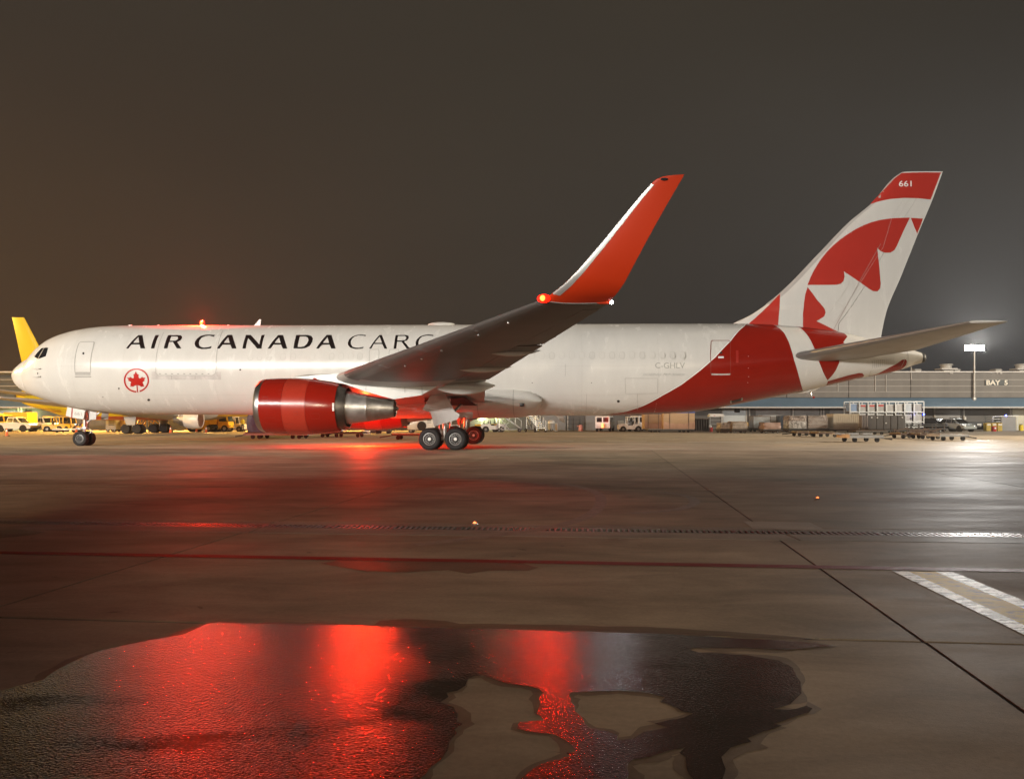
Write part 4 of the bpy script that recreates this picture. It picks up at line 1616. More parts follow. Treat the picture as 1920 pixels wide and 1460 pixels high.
def fin_part(name, xa, xb, zr, m, ex=0.0):
    bm = new_bm()
    xs = [xa + (xb - xa) * (1 - cos(pi * k / 28)) / 2 for k in range(29)]
    rings = []
    for z in zr:
        le, te = FLE(z), FTE(z)
        ring = [bm.verts.new((le + (te - le) * x, fin_t(le + (te - le) * x, z, ex), z)) for x in xs[::-1]]
        ring += [bm.verts.new((le + (te - le) * x, -fin_t(le + (te - le) * x, z, ex), z)) for x in xs]
        rings.append(ring)
    for A_, B_ in zip(rings, rings[1:]):
        k = len(A_)
        for j in range(k):
            bm.faces.new((A_[j], A_[(j + 1) % k], B_[(j + 1) % k], B_[j]))
    bm.faces.new(rings[0])
    bm.faces.new(rings[-1][::-1])
    return ob(name, bm, m, jet, angle=40)


fin_part("fin", 0.0, HINGE, zs, WHITE)
zr = [z for z in zs if z > 6.05]
fin_part("rudder", HINGE + 0.004, 1.0, [zr[0]] + zr, WHITE)
fin_part("fin_leading_edge", -0.006, 0.045, [z for z in zs if 8.2 < z], mat("grey_fin_edge", (0.40, 0.39, 0.38), 0.4), .006)
fp = lambda pts: [(1320 + x / 3.2, 300 + y / 3.2) for x, y in pts]


def fin_decal(name, loops, m, off=0.016, step=0.18):
    for sg in (1, -1):
        V, T = fill([[P(u, v, 0.25) for u, v in lp] for lp in loops], step)
        bm = new_bm()
        bv = [bm.verts.new((v.x, -sg * fin_t(v.x, v.y, off), v.y)) for v in V]
        for t in T:
            bm.faces.new([bv[i] for i in t])
        bm.normal_update()
        for f in bm.faces:
            if f.normal.y * sg > 0:
                f.normal_flip()
        ob(name, bm, m, jet, normals=False, angle=60)


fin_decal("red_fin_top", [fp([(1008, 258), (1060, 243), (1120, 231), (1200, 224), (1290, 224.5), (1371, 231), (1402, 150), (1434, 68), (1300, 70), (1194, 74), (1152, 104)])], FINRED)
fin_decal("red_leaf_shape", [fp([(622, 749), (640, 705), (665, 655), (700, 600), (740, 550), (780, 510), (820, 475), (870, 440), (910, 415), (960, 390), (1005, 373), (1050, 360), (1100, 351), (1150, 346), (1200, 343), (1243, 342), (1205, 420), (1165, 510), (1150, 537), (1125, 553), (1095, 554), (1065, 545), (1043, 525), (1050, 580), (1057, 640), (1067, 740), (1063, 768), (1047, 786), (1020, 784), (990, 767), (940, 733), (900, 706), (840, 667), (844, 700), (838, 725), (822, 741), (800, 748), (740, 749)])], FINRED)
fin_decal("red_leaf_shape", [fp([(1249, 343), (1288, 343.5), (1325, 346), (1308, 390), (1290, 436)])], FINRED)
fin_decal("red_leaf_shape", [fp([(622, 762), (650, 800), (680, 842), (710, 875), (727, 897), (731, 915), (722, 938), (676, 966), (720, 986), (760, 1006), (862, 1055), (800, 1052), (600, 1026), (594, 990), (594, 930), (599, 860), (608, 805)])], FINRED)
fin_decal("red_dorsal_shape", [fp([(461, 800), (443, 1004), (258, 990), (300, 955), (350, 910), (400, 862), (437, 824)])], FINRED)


def fin_line(pts, w, m=LINE):
    for sg in (1,):
        q = [P(1320 + x / 3.2, 300 + y / 3.2, .25) for x, y in pts]
        q = resample(q + q[-2:0:-1], .3)
        q = q[: len(q) // 2 + 1]
        bm = new_bm()
        strip(bm, q, w, lambda p: Vector((p.x, -fin_t(p.x, p.y, .024), p.y)), False)
        bm.normal_update()
        for f in bm.faces:
            if f.normal.y > 0:
                f.normal_flip()
        ob("fin_panel_seam", bm, m, jet, normals=False)


for pts in ([(1205, 226), (1130, 350), (1080, 520), (915, 775), (785, 980)], [(1240, 226), (1170, 340)], [(840, 880), (795, 855), (735, 950), (790, 975)], [(905, 360), (955, 398)], [(860, 420), (890, 437)], [(915, 775), (885, 712)], [(700, 560), (716, 570)], [(497, 762), (516, 775)], [(880, 712), (862, 760), (800, 852)]):
    fin_line(pts, .012, SEAM)
fin_line([(1065, 500), (940, 720), (770, 1035)], .022, mat("rudder_gap_grey", (0.36, 0.27, 0.255), 0.5))


def fin_text(name, s, u0, u1, v0, v1, m, bold):
    V, T, w = text2d(s, bold)
    bm = new_bm()
    bv = []
    for x, y in V:
        a, z = P(u0 + (u1 - u0) * x / w, v1 + (v0 - v1) * y, .2)
        bv.append(bm.verts.new((a, -fin_t(a, z, .030), z)))
    for t in T:
        bm.faces.new([bv[i] for i in t])
    bm.normal_update()
    for f in bm.faces:
        if f.normal.y > 0:
            f.normal_flip()
    ob(name, bm, m, jet, smooth=False, normals=False)


fin_text("fleet_number", "661", 1686.4, 1710.4, 338.3, 349.2, mat("number_white", (0.8, 0.79, 0.78), 0.4), 0.012)

# ---- horizontal stabiliser
for sg in (1, -1):
    S = []
    for a, b, l in (((1470, 671), (1716, 657), 0.9), ((1482, 668.5), (1719, 656), 1.6), ((1817, 603.4), (1888, 603.4), 9.3)):
        s1, z1 = P(*a, l)
        s2, z2 = P(*b, l)
        S.append([Vector((s1, -sg * l, z1)), Vector((s2, -sg * l, z2)), 0.10])
    a, b = S[1], S[2]
    for k in (.25, .5, .75):
        S.insert(-1, [a[0].lerp(b[0], k), a[1].lerp(b[1], k), .10 - .012 * k])
    S[-1][2] = .085
    # trailing edge is swept less than a straight line to the root corner
    STB = mat("dull_grey_stabiliser_paint", (0.30, 0.275, 0.25), 0.42, var=.15, scale=.8)
    foil("stabiliser", S, STB, 0, .70, 12)
    foil("elevator", S[1:], STB, .705, 1.0, 6)
    foil("stabiliser_leading_edge", S[1:], mat("dark_stabiliser_edge", (0.20, 0.19, 0.185), 0.3, .5), 0, .07, 6, extra=.010)
    tip = [(S[-1][0], S[-1][1], .085), (S[-1][0] + Vector((.25, -sg * .12, .015)), S[-1][1] + Vector((-.05, -sg * .12, .015)), .05)]
    foil("stabiliser_tip", tip, mat("pale_tip_cap", (0.55, 0.54, 0.52), .35), 0, 1, 10, extra=.004)

# ---- landing gear


def wheel_mesh(r, w):
    """a tyre round the y axis; its outer face looks to -y"""
    bm = new_bm()
    h = w / 2
    lathe(bm, [(-h * .80, r * .56), (-h * .95, r * .64), (-h, r * .76), (-h * .93, r * .89), (-h * .72, r * .97), (-h * .4, r * .995), (-h * .38, r * .983), (-h * .34, r), (-.03, r), (-.02, r * .985), (.02, r * .985), (.03, r), (h * .34, r), (h * .38, r * .983), (h * .4, r * .995), (h * .72, r * .97), (h * .93, r * .89), (h, r * .76), (h * .95, r * .64), (h * .80, r * .56)], "y", 40)
    return bm


def rim_mesh(r, w, sd):
    bm = new_bm()
    h = w / 2 * sd
    lathe(bm, [(-h * .80, r * .565), (-h * .88, r * .55), (-h * .90, r * .50), (-h * .80, r * .475), (-h * .62, r * .46)], "y", 36)
    lathe(bm, [(-h * .62, r * .46), (-h * .52, r * .42), (-h * .50, r * .30), (-h * .58, r * .22), (-h * .66, r * .20), (-h * .68, r * .08), (-h * .66, .004)], "y", 36, mi=1)
    for k in range(14):
        t = 2 * pi * k / 14
        tube(bm, (r * .36 * cos(t), -h * .50, r * .36 * sin(t)), (r * .36 * cos(t), -h * .62, r * .36 * sin(t)), r * .042, n=6, mi=0)
    return bm


def add_wheels(spots, r, w, wname="wheel"):
    base = None
    for x, l, sd in spots:
        if base is None:
            base = ob(wname, wheel_mesh(r, w), TYRE, jet, angle=50)
            rims = {}
            o = base
        else:
            o = again(base, jet)
        o.location = (x, -l, r - .02)
        if sd not in rims:
            rims[sd] = ob("rim", rim_mesh(r, w, sd), [RIM, HUB], o)
        else:
            again(rims[sd], o)


sa = P(805.3, 824, 5.35)[0]
sb = P(854, 824, 5.35)[0]
spots = []
for sg in (1, -1):
    for x in (sa, sb):
        for dl in (.57, -.57):
            spots.append((x, sg * (4.65) + dl, 1 if dl > 0 else -1))
add_wheels(spots, .585, .46)
SN = 4.45
add_wheels([(SN, .34, 1), (SN, -.34, -1)], .455, .36)
xm = (sa + sb) / 2
for sg in (1, -1):
    y = -sg * 4.65
    bm = new_bm()
    tube(bm, (xm, y, .62), (xm + .05, y, 1.7), .12, .13, 16)
    tube(bm, (xm + .05, y, 1.5), (xm + .15, y, 3.1), .19, .21, 16)
    tube(bm, (xm - .1, y, .75), (xm - .35, y, 1.35), .05)
    tube(bm, (xm - .35, y, 1.35), (xm - .05, y, 1.85), .05)
    tube(bm, (xm + .1, y, 1.6), (xm + .9, y + sg * 1.6, 2.6), .08, .08)
    tube(bm, (xm + .05, y, 1.5), (xm - 1.2, y + sg * .7, 2.7), .07, .07)
    ob("main_gear_strut", bm, TITAN, jet)
    bm = new_bm()
    box(bm, (xm, y, .58), (1.6, .20, .24), .05)
    for x in (sa, sb):
        tube(bm, (x, y - .75, .565), (x, y + .75, .565), .085, n=12)
        tube(bm, (x, y - .32, .565), (x, y + .32, .565), .2, n=16)
    ob("bogie_beam", bm, TITAN, jet)
    bm = new_bm()
    for dx, dy in ((.22, -.12), (-.2, -.14), (.25, .1)):
        tube(bm, (xm + dx, y + dy, .7), (xm + dx * 1.2, y + dy, 1.4), .022, n=6)
        tube(bm, (xm + dx * 1.2, y + dy, 1.4), (xm + dx * .5, y + dy, 2.4), .022, n=6)
    ob("brake_hoses", bm, BLACKP, jet)
    # strut door hanging outside the leg
    pts = [P(u, v, 5.1) for u, v in [(810, 737.5), (835, 739), (853, 771), (862.5, 777), (858, 786), (814, 799.5), (808, 773.5), (793, 768)]]
    bm = new_bm()
    prism(bm, [(s, z) for s, z in pts], .05, "xz", 0)
    for v in bm.verts:
        d = (v.co.z - 1.2) * .10
        v.co.y = -sg * (5.13 + d) + v.co.y * (1 if sg > 0 else -1)
    ob("strut_door", bm, mat("grey_gear_door_paint", (.46, .45, .44), .4, var=.1, scale=2), jet, smooth=False)
    bm = new_bm()
    pts = [P(u, v, 5.1) for u, v in [(806, 735), (864, 735), (878, 746), (868, 752), (808, 752), (793, 750)]]
    quad(bm, [(xm - 1.3, -sg * 3.1, 2.35), (xm + 1.6, -sg * 3.1, 2.35), (xm + 1.2, -sg * 5.0, 2.72), (xm - 1.0, -sg * 5.0, 2.72)])
    ob("wheel_well", bm, BLACK, jet, smooth=False)
    # inboard gear door half open
    bm = new_bm()
    hexa(bm, [(xm - .9, -sg * 2.5, 1.66), (xm + 1.3, -sg * 2.5, 1.66), (xm + 1.3, -sg * 2.46, 1.66), (xm - .9, -sg * 2.46, 1.66), (xm - .9, -sg * 2.6, 2.0), (xm + 1.3, -sg * 2.6, 2.0), (xm + 1.3, -sg * 2.56, 2.0), (xm - .9, -sg * 2.56, 2.0)])
    ob("body_gear_door", bm, WHITE, jet, smooth=False)
# nose gear
bm = new_bm()
tube(bm, (SN, 0, .5), (SN + .04, 0, 1.15), .075, .075, 14)
tube(bm, (SN + .04, 0, 1.0), (SN + .12, 0, 2.4), .125, .14, 14)
tube(bm, (SN, -.42, .45), (SN, .42, .45), .07, n=12)
tube(bm, (SN + .12, 0, 1.35), (SN + 1.15, 0, 2.15), .06)
box(bm, (SN + .05, 0, 1.05), (.34, .36, .16), .03)
tube(bm, (SN + .18, 0, .62), (SN + .5, 0, .88), .035)
tube(bm, (SN + .5, 0, .88), (SN + .15, 0, 1.1), .035)
box(bm, (SN - .26, 0, 1.02), (.28, .5, .10), .03)
ob("nose_gear_strut", bm, TITAN, jet)
bm = new_bm()
tube(bm, (SN - .32, -.18, 1.27), (SN - .42, -.18, 1.27), .09, .11, 14)
tube(bm, (SN - .32, .18, 1.27), (SN - .42, .18, 1.27), .09, .11, 14)
ob("taxi_light", bm, ALU, jet)
bm = new_bm()
for dx, dy in ((.1, -.12), (-.08, -.13), (.16, .12)):
    tube(bm, (SN + dx, dy, .75), (SN + dx * 1.3, dy, 1.6), .018, n=6)
    tube(bm, (SN + dx * 1.3, dy, 1.6), (SN + dx, dy, 2.2), .018, n=6)
ob("hydraulic_hoses", bm, BLACKP, jet)
for sg in (1, -1):
    dl = .62
    for lp, nm in (([(126.3, 762.6), (134.2, 764.3), (133.5, 782.0), (123.2, 779.6)], "nose_gear_door"), ([(136.6, 764.8), (158.3, 768.6), (159.2, 770.5), (156.3, 786), (135.6, 782.6)], "nose_gear_door")):
        bm = new_bm()
        prism(bm, [P(u, v, dl) for u, v in lp], .035, "xz", 0)
        for v in bm.verts:
            v.co.y = -sg * dl + v.co.y
        ob(nm, bm, WHITE, jet, smooth=False)
    bm = new_bm()
    prism(bm, [P(u, v, dl) for u, v in [(134.3, 764.6), (136.5, 765), (135.5, 782.4), (133.6, 782.1)]], .03, "xz", 0)
    for v in bm.verts:
        v.co.y = -sg * dl + v.co.y + .003
    tag(ob("nose_gear_door", bm, REDP2, jet, smooth=False), "narrow red strip between the nose gear doors")
    # aft door panel
    bm = new_bm()
    prism(bm, [P(u, v, dl) for u, v in [(168, 770.5), (181, 773), (180, 786), (167, 787)]], .03, "xz", 0)
    for v in bm.verts:
        v.co.y = -sg * dl + v.co.y
    ob("aft_gear_door", bm, mat("grey_gear_door_paint", (.46, .45, .44), .4), jet, smooth=False)
V, T, w = text2d("661", 0.0)
bm = new_bm()
bv = []
for x, y in V:
    s, z = P(139.8 + 13.5 * x / w, 778.0 - 6.2 * y + 1.2 * x / w, .62)
    bv.append(bm.verts.new((s, -.628, z)))
for t in T:
    bm.faces.new([bv[i] for i in t])
bm.normal_update()
for f in bm.faces:
    if f.normal.y > 0:
        f.normal_flip()
ob("door_number", bm, mat("door_number_grey", (0.30, 0.29, 0.28), .5), jet, smooth=False, normals=False)

# ---- anti-collision beacons, upper and lower
for nm, (s, z), pw in (("upper_beacon", (P(379, 609, 0)[0], topf(11.7) + .15), 5600), ("lower_beacon", (21.5, 1.60), 5200)):
    sgn = 1 if nm == "upper_beacon" else -1
    bm = new_bm()
    lathe(bm, [(z - sgn * .22, .17), (z - sgn * .07, .12)], "z", 20, (s, 0, 0))
    ob("beacon_base", bm, WHITE, jet)
    bm = new_bm()
    bmesh.ops.create_uvsphere(bm, u_segments=16, v_segments=10, radius=.15, matrix=Matrix.Translation((s, 0, z)))
    rl = ob(nm, bm, REDLENS, jet)
    bm = new_bm()
    bmesh.ops.create_uvsphere(bm, u_segments=14, v_segments=8, radius=.10, matrix=Matrix.Translation((s, -.08, z)))
    ob("bulb", bm, REDGLOW, rl)
    beacon("beacon_light", (s, 0, z + sgn * .27), pw, .09, jet)

# ------------------------------------------------------------------ buildings
FY = 108.0                     # facade of the cargo terminal
zf = lambda v: CH + (HZ - v) / FPX * FY
xf = lambda u: (u - 960) / FPX * FY
PANEL = mat("precast_wall_panel", (0.165, 0.153, 0.14), 0.75, var=0.16, scale=0.5, stretch=(1, 1, .35), bump=.15, bscale=8, rnd=.06)
FASCIA = mat("blue_grey_metal_fascia", (0.10, 0.165, 0.235), 0.45, var=0.1, scale=.4)
TRIM = mat("pale_roof_trim", (0.50, 0.475, 0.45), 0.5)
DWALL = mat("dark_bay_wall", (0.105, 0.10, 0.095), 0.7, var=.15, scale=.5)
DOORG = mat("grey_roller_door", (0.23, 0.225, 0.22), 0.5, var=.08)
DOORL = mat("pale_bay_door", (0.46, 0.50, 0.52), 0.5, var=.08)
PIPE = mat("pale_downpipe", (0.42, 0.40, 0.37), 0.5)
ROOF = mat("flat_roof_felt", (0.08, 0.08, 0.08), 0.8)

term = thing("cargo_terminal", "long low cargo terminal of grey panels with blue fascia behind the jet", "building", (0, FY, 0))
XL, XR = -96.0, 96.0
bm = new_bm()
box(bm, ((XL + XR) / 2, 14, 4.15), (XR - XL, 24, 8.3))
ob("roof", bm, ROOF, term, smooth=False)
zb = zf(745.5)
rows = [zb, zf(734.3), zf(723.7), zf(711.7), zf(698.6)]
xp = xf(1823) - 8.72 * 13
cols = []
k = 0
while True:
    x = xp - 8.72 * 0 + 8.72 * k
    if x > XR:
        break
    cols.append(x)
    k += 1
pm = {}
for i in range(4):
    h = rows[i + 1] - rows[i]
    bm = new_bm()
    box(bm, (8.72 / 2, 0, h / 2), (8.72 - .10, .30, h - .05), .03)
    pm[i] = None
    for x in cols[:-1]:
        if pm[i] is None:
            pm[i] = ob("wall_panel", bm, PANEL, term, smooth=False)
            o = pm[i]
        else:
            o = again(pm[i], term)
        o.location = (x, random.uniform(-.012, .012), rows[i])
bm = new_bm()
for i in (1, 2, 3):
    box(bm, (0, -.13, rows[i]), (XR - XL, .09, .10))
ob("panel_ledge", bm, mat("stained_ledge", (.30, .28, .255), .6), term, smooth=False)
bm = new_bm()
box(bm, (0, -.1, rows[4] + .09), (XR - XL, .62, .2), .03)
ob("roof_trim", bm, TRIM, term, smooth=False)
zc = zf(763)
bm = new_bm()
prism(bm, [(.3, zb - .02), (-.18, zb - .02), (-1.5, zc + .12), (-1.5, zc), (.3, zc)], XR - XL, "yz", XL)
ob("fascia", bm, FASCIA, term, smooth=False)
bm = new_bm()
box(bm, (0, -1.46, zc - .07), (XR - XL, .14, .16))
ob("fascia_trim", bm, TRIM, term, smooth=False)
bm = new_bm()
box(bm, (0, 1.9, zc / 2 - .02), (XR - XL, .3, zc))
ob("bay_wall", bm, DWALL, term, smooth=False)


def bay(u0, u1, v0, m, name="bay_door", label=None, d=1.68, slats=True):
    x0, x1, z1 = xf(u0), xf(u1), min(zf(v0), zc - .2)
    bm = new_bm()
    box(bm, ((x0 + x1) / 2, d, z1 / 2), (x1 - x0, .1, z1))
    if slats:
        z = .4
        while z < z1 - .1:
            box(bm, ((x0 + x1) / 2, d - .06, z), (x1 - x0 - .05, .03, .05))
            z += .45
    o = ob(name, bm, m, term, smooth=False)
    if label:
        o["label"] = label


for u0, u1 in ((1498, 1545), (1764, 1813), (1019, 1062), (880, 925), (1100, 1128), (1424, 1490), (1565, 1590), (560, 640), (420, 470)):
    bay(u0, u1, 764, DOORG)
bay(1361, 1405, 764, DOORL, label="pale bluish bay door")
bay(-30, 27, 764, DOORL, label="pale bay door at the left end")
bay(1913, 1960, 764, mat("pale_yellow_bay_door", (.55, .53, .42), .5), label="pale lit bay door at the right end")
bm = new_bm()
box(bm, (xf(1388), 1.55, zf(769)), (.75, .1, .55))
ob("dark_window", bm, GLASS, term, smooth=False)
bm = new_bm()
for z in (zf(790), zf(797)):
    box(bm, (xf(1388), 1.58, z), (2.4, .06, .06))
ob("door_rail", bm, TRIM, term, smooth=False)
p0 = None
for u in (1406, 1412, 1495, 1548, 1553, 1605, 1764, 1820, 1909, 1360, 1000, 1066, 1130, 930, 20, 26):
    bm = new_bm()
    box(bm, (0, 1.6, zc / 2 - .05), (.16, .16, zc - .1))
    if p0 is None:
        p0 = ob("door_post", bm, PIPE, term, smooth=False)
        o = p0
    else:
        bm.free()
        o = again(p0, term)
    o.location = (xf(u), 0, 0)
for u, v in ((1764, 784), (1820, 784), (1402, 764.6), (1600, 770)):
    bm = new_bm()
    box(bm, (xf(u), 1.35, zf(v)), (.28, .18, .42), .03)
    ob("wall_box", bm, mat("pale_box", (.6, .58, .54), .5), term, smooth=False)
for u, w in ((1575, .9), (1655, 1.1), (1782, .9), (1875, .6), (1868, .3)):
    bm = new_bm()
    box(bm, (xf(u), -.15, zf(699.5)), (w * .5, .3, .22), .03)
    ob("parapet_bracket", bm, PIPE, term, smooth=False)
for u in (1707, 1660, 1640, 1330, 1570):
    bm = new_bm()
    tube(bm, (xf(u), -.22, zf(712 if u == 1707 else 734)), (xf(u), -.22, zf(688 if u == 1707 else 703)), .06, n=8)
    ob("vent_pipe", bm, PIPE, term)
# rooftop plant
for u, w, h, lb in ((1774, 2.4, 1.5, "stacked grey roof fan unit left of the floodlight pole"), (1915, 2.4, 1.5, "grey roof fan unit at the far right edge")):
    t = thing("roof_fan", lb, "roof fan", (xf(u) * (FY + 6) / FY, FY + 6, 8.3), group="fan units on the terminal roof")
    bm = new_bm()
    box(bm, (0, 0, .25), (w * .6, 1.4, .5), .04)
    ob("base", bm, PIPE, t, smooth=False)
    bm = new_bm()
    box(bm, (0, 0, .68), (w, 1.9, .22), .04)
    ob("louvre", bm, TRIM, t, smooth=False)
    bm = new_bm()
    tube(bm, (0, 0, .79), (0, 0, 1.25), .75, .75, 18)
    tube(bm, (0, 0, 1.25), (0, 0, 1.42), .95, .85, 18)
    ob("cowl", bm, PIPE, t)
for i, (u, lb) in enumerate(((1717, "low skylight on the terminal roof just right of the jet's tail end"), (1790, "low skylight on the terminal roof beside the stacked fan"), (1867, "low skylight on the terminal roof above the bay number"))):
    t = thing("skylight", lb, "skylight", (xf(u) * (FY + 7) / FY, FY + 7, 8.3), group="skylights on the terminal roof")
    bm = new_bm()
    box(bm, (0, 0, .28), (.85, 1.4, .56), .03)
    ob("curb", bm, PIPE, t, smooth=False)
    bm = new_bm()
    hexa(bm, [(-.55, -.8, .56), (.55, -.8, .56), (.55, .8, .56), (-.55, .8, .56), (-.4, -.6, .74), (.4, -.6, .74), (.4, .6, .74), (-.4, .6, .74)])
    ob("dome", bm, TRIM, t, smooth=False)
# bay number board
t = thing("bay_sign", "dark board with pale lettering for the bay number on the wall", "sign", (xf(1866.5), FY - .3, (zf(712) + zf(722.6)) / 2))
bm = new_bm()
box(bm, (0, 0, 0), (xf(1888) - xf(1845), .08, zf(712) - zf(722.6)), .01)
ob("board", bm, mat("dark_sign_board", (.03, .038, .04), .5), t, smooth=False)
V, T, w = text2d("BAY  5", 0.03)
bm = new_bm()
W_, H_ = xf(1886.5) - xf(1846.5), (zf(712.6) - zf(722.0))
bv = [bm.verts.new((W_ * (x / w - .5), -.048, H_ * (y - .5))) for x, y in V]
for q in T:
    bm.faces.new([bv[i] for i in q])
bm.normal_update()
for f in bm.faces:
    if f.normal.y > 0:
        f.normal_flip()
r = bmesh.ops.extrude_face_region(bm, geom=bm.faces[:])
for v in [g for g in r["geom"] if isinstance(g, bmesh.types.BMVert)]:
    v.co.y -= .025
ob("lettering", bm, mat("cream_sign_letters", (.72, .66, .56), .5), t, smooth=False)

# floodlight pole at the terminal
px_, pz = xf(1823), zf(653)
FP_Y = FY - .5
t = thing("floodlight_pole", "tall floodlight pole with a blazing white lamp head at the right", "floodlight", (px_, FP_Y, 0))
bm = new_bm()
tube(bm, (0, 0, 3.6), (0, 0, pz - .3), .13, .09, 12)
box(bm, (0, .1, 4.4), (.4, .5, .3), .02)
ob("pole", bm, mat("galvanised_pole", (.45, .44, .42), .45, .4), t)
bm = new_bm()
box(bm, (0, 0, pz - .3), (2.9, .12, .12), .02)
ob("crossbar", bm, TITAN, t, smooth=False)
FLOODG = glow("flood_lens_glow", (1.0, 0.98, 0.93), 160.0)
for dx in (-1.05, -.35, .35, 1.05):
    bm = new_bm()
    box(bm, (dx, .12, pz), (.6, .3, .78), .04)
    ob("lamp_housing", bm, TITAN, t, smooth=False)
    bm = new_bm()
    box(bm, (dx, -.045, pz), (.54, .03, .70))
    ob("lens", bm, FLOODG, t, smooth=False)
lamp("flood_lamp", "SPOT", (px_, FP_Y - .5, pz), 150000, (1.0, 0.97, 0.92), .5, target=(px_ * .3, 20, pz + 31), angle=radians(60), blend=.35)

# sodium wall lamps along the left part of the terminal
for i, (u, lb) in enumerate(((38, "glowing wall lamp above the parked pickup trucks"), (150, "wall lamp behind the white nose wheel of the jet"), (270, "wall lamp behind the parked yellow jet"), (395, "wall lamp above the yellow tractors"), (530, "wall lamp behind the red engine"), (690, "wall lamp behind the jet's exhaust nozzle"))):
    x = xf(u)
    t = thing("wall_lamp", lb, "wall lamp", (x, FY - 1.6, 0), group="sodium wall lamps along the terminal")
    first = i == 0
    z = zf(777) if first else 6.6
    bm = new_bm()
    if first:
        box(bm, (0, 3.1, z + .1), (.5, .5, .3), .03)
    else:
        tube(bm, (0, 1.55, z + .2), (0, -1.0, z + .3), .05)
        box(bm, (0, -1.2, z + .26), (.34, .7, .16), .03)
    ob("arm", bm, TITAN, t, smooth=False)
    bm = new_bm()
    if first:
        box(bm, (0, 2.86, z), (.42, .05, .2))
        ob("lens", bm, glow("greenish_lamp_glow", (.85, 1.0, .45), 30.0), t, smooth=False)
        lamp("wall_light", "POINT", (x, FY + 1.0, z - .1), 500, (.85, 1.0, .42), .15)
    else:
        box(bm, (0, -1.2, z + .165), (.28, .6, .03))
        ob("lens", bm, glow("sodium_lens_glow", (1, .62, .16), 25.0), t, smooth=False)
        lamp("wall_light", "SPOT", (x, FY - 2.8, z + .1), 28000 if i < 4 else 16000, SODIUM, .2, target=(x + 1, FY - 12, 0), angle=radians(165), blend=.5)
# greenish lamps over the doors behind the main gear
for u, v, lb in ((904, 781.5, "greenish door lamp just behind the far main wheel"), (928, 781, "left of two close greenish door lamps under the belly"), (935.5, 781, "right of two close greenish door lamps under the belly")):
    t = thing("door_lamp", lb, "wall lamp", (xf(u), FY + 1.6, zf(v)), group="greenish lamps over the bay doors")
    bm = new_bm()
    box(bm, (0, 0, .1), (.4, .3, .2), .03)
    ob("housing", bm, TITAN, t, smooth=False)
    bm = new_bm()
    bmesh.ops.create_uvsphere(bm, u_segments=12, v_segments=8, radius=.17, matrix=Matrix.Translation((0, -.15, -.03)))
    ob("lens", bm, glow("greenish_lamp_glow", (.85, 1.0, .45), 30.0), t)
    if u != 928:
        lamp("door_light", "POINT", (xf(u), FY + 1.2, zf(v) - .1), 260, (.85, 1.0, .45), .2)
# small blue lamps
for u, v, d, lb in ((1732, 777, 9.6, "small blue lamp on the end post of the rack"), (1886, 779, 7.3, "small blue lamp on top of the grey shelter")):
    Y = FY - d
    p = at(u, v, Y)
    t = thing("blue_lamp", lb, "signal lamp", p, group="small blue lamps")
    bm = new_bm()
    tube(bm, (0, 0, -.18), (0, 0, -.06), .05, n=8)
    ob("base", bm, TITAN, t)
    bm = new_bm()
    bmesh.ops.create_uvsphere(bm, u_segments=10, v_segments=6, radius=.10)
    ob("lens", bm, glow("blue_lamp_glow", (.03, .06, 1.0), 14.0), t)
    lamp("blue_light", "POINT", p + Vector((0, -.12, .05)), 14, (.05, .1, 1), .08)

# the pier behind the photographer, whose roof edge shades the near apron
pier = thing("passenger_pier", "low flat roofed pier behind the photographer that shades the near apron", "building", (-30, -24, 0))
bm = new_bm()
box(bm, (0, 0, 5.3), (190, 24, 10.6))
ob("wall", bm, mat("pier_cladding", (.34, .33, .31), .6), pier, smooth=False)
for k in range(30):
    bm = new_bm()
    box(bm, (-91 + k * 6.2, 12.02, 6.8), (3.6, .06, 1.7))
    ob("window", bm, GLASS if k % 5 == 3 or k in (7, 16) else glow("pier_fill_window", (1.0, .86, .66), 1.5), pier, smooth=False)  # glowing panes added as fill light for the near apron
for k in range(9):  # unseen downlights added to lift the near apron
    x = -64 + 16 * k
    bm = new_bm()
    box(bm, (x, 12.25, 8.4), (.5, .5, .25), .03)
    ob("added_downlight", bm, TITAN, pier, smooth=False)
    lamp("added_pier_fill", "SPOT", (x - 30, -11.6, 8.2), (30000 if x < 28 else 10000), (1.0, .83, .58), .2, target=(x - 32, 23, 0), angle=radians(37), blend=.8)
m0 = None
for i, m in enumerate(MASTS):
    if m0 is None:
        m0 = thing("floodlight_mast", "leftmost of six floodlight masts behind the pier, out of the picture", "floodlight", (m[0], m[1] - .6, 0), group="floodlight masts behind the pier")
        bm = new_bm()
        tube(bm, (0, 0, 0), (0, 0, 19.2), .3, .14, 14)
        ob("pole", bm, mat("galvanised_pole", (.45, .44, .42), .45, .4), m0)
        bm = new_bm()
        box(bm, (0, .1, 19.2), (2.2, .15, .4), .03)
        ob("lamp_head", bm, TITAN, m0, smooth=False)
    else:
        dup(m0, (m[0], m[1] - .6, 0), 0, "%s of six floodlight masts behind the pier, counted from the left" % ("", "second", "third", "fourth", "fifth", "rightmost")[i])
dup(m0, (92, 50.6, 0), pi / 2, "tall floodlight mast beyond the right edge of the picture")
dup(m0, (-92, 58.6, 0), -pi / 2, "tall sodium floodlight mast beyond the left edge of the picture")

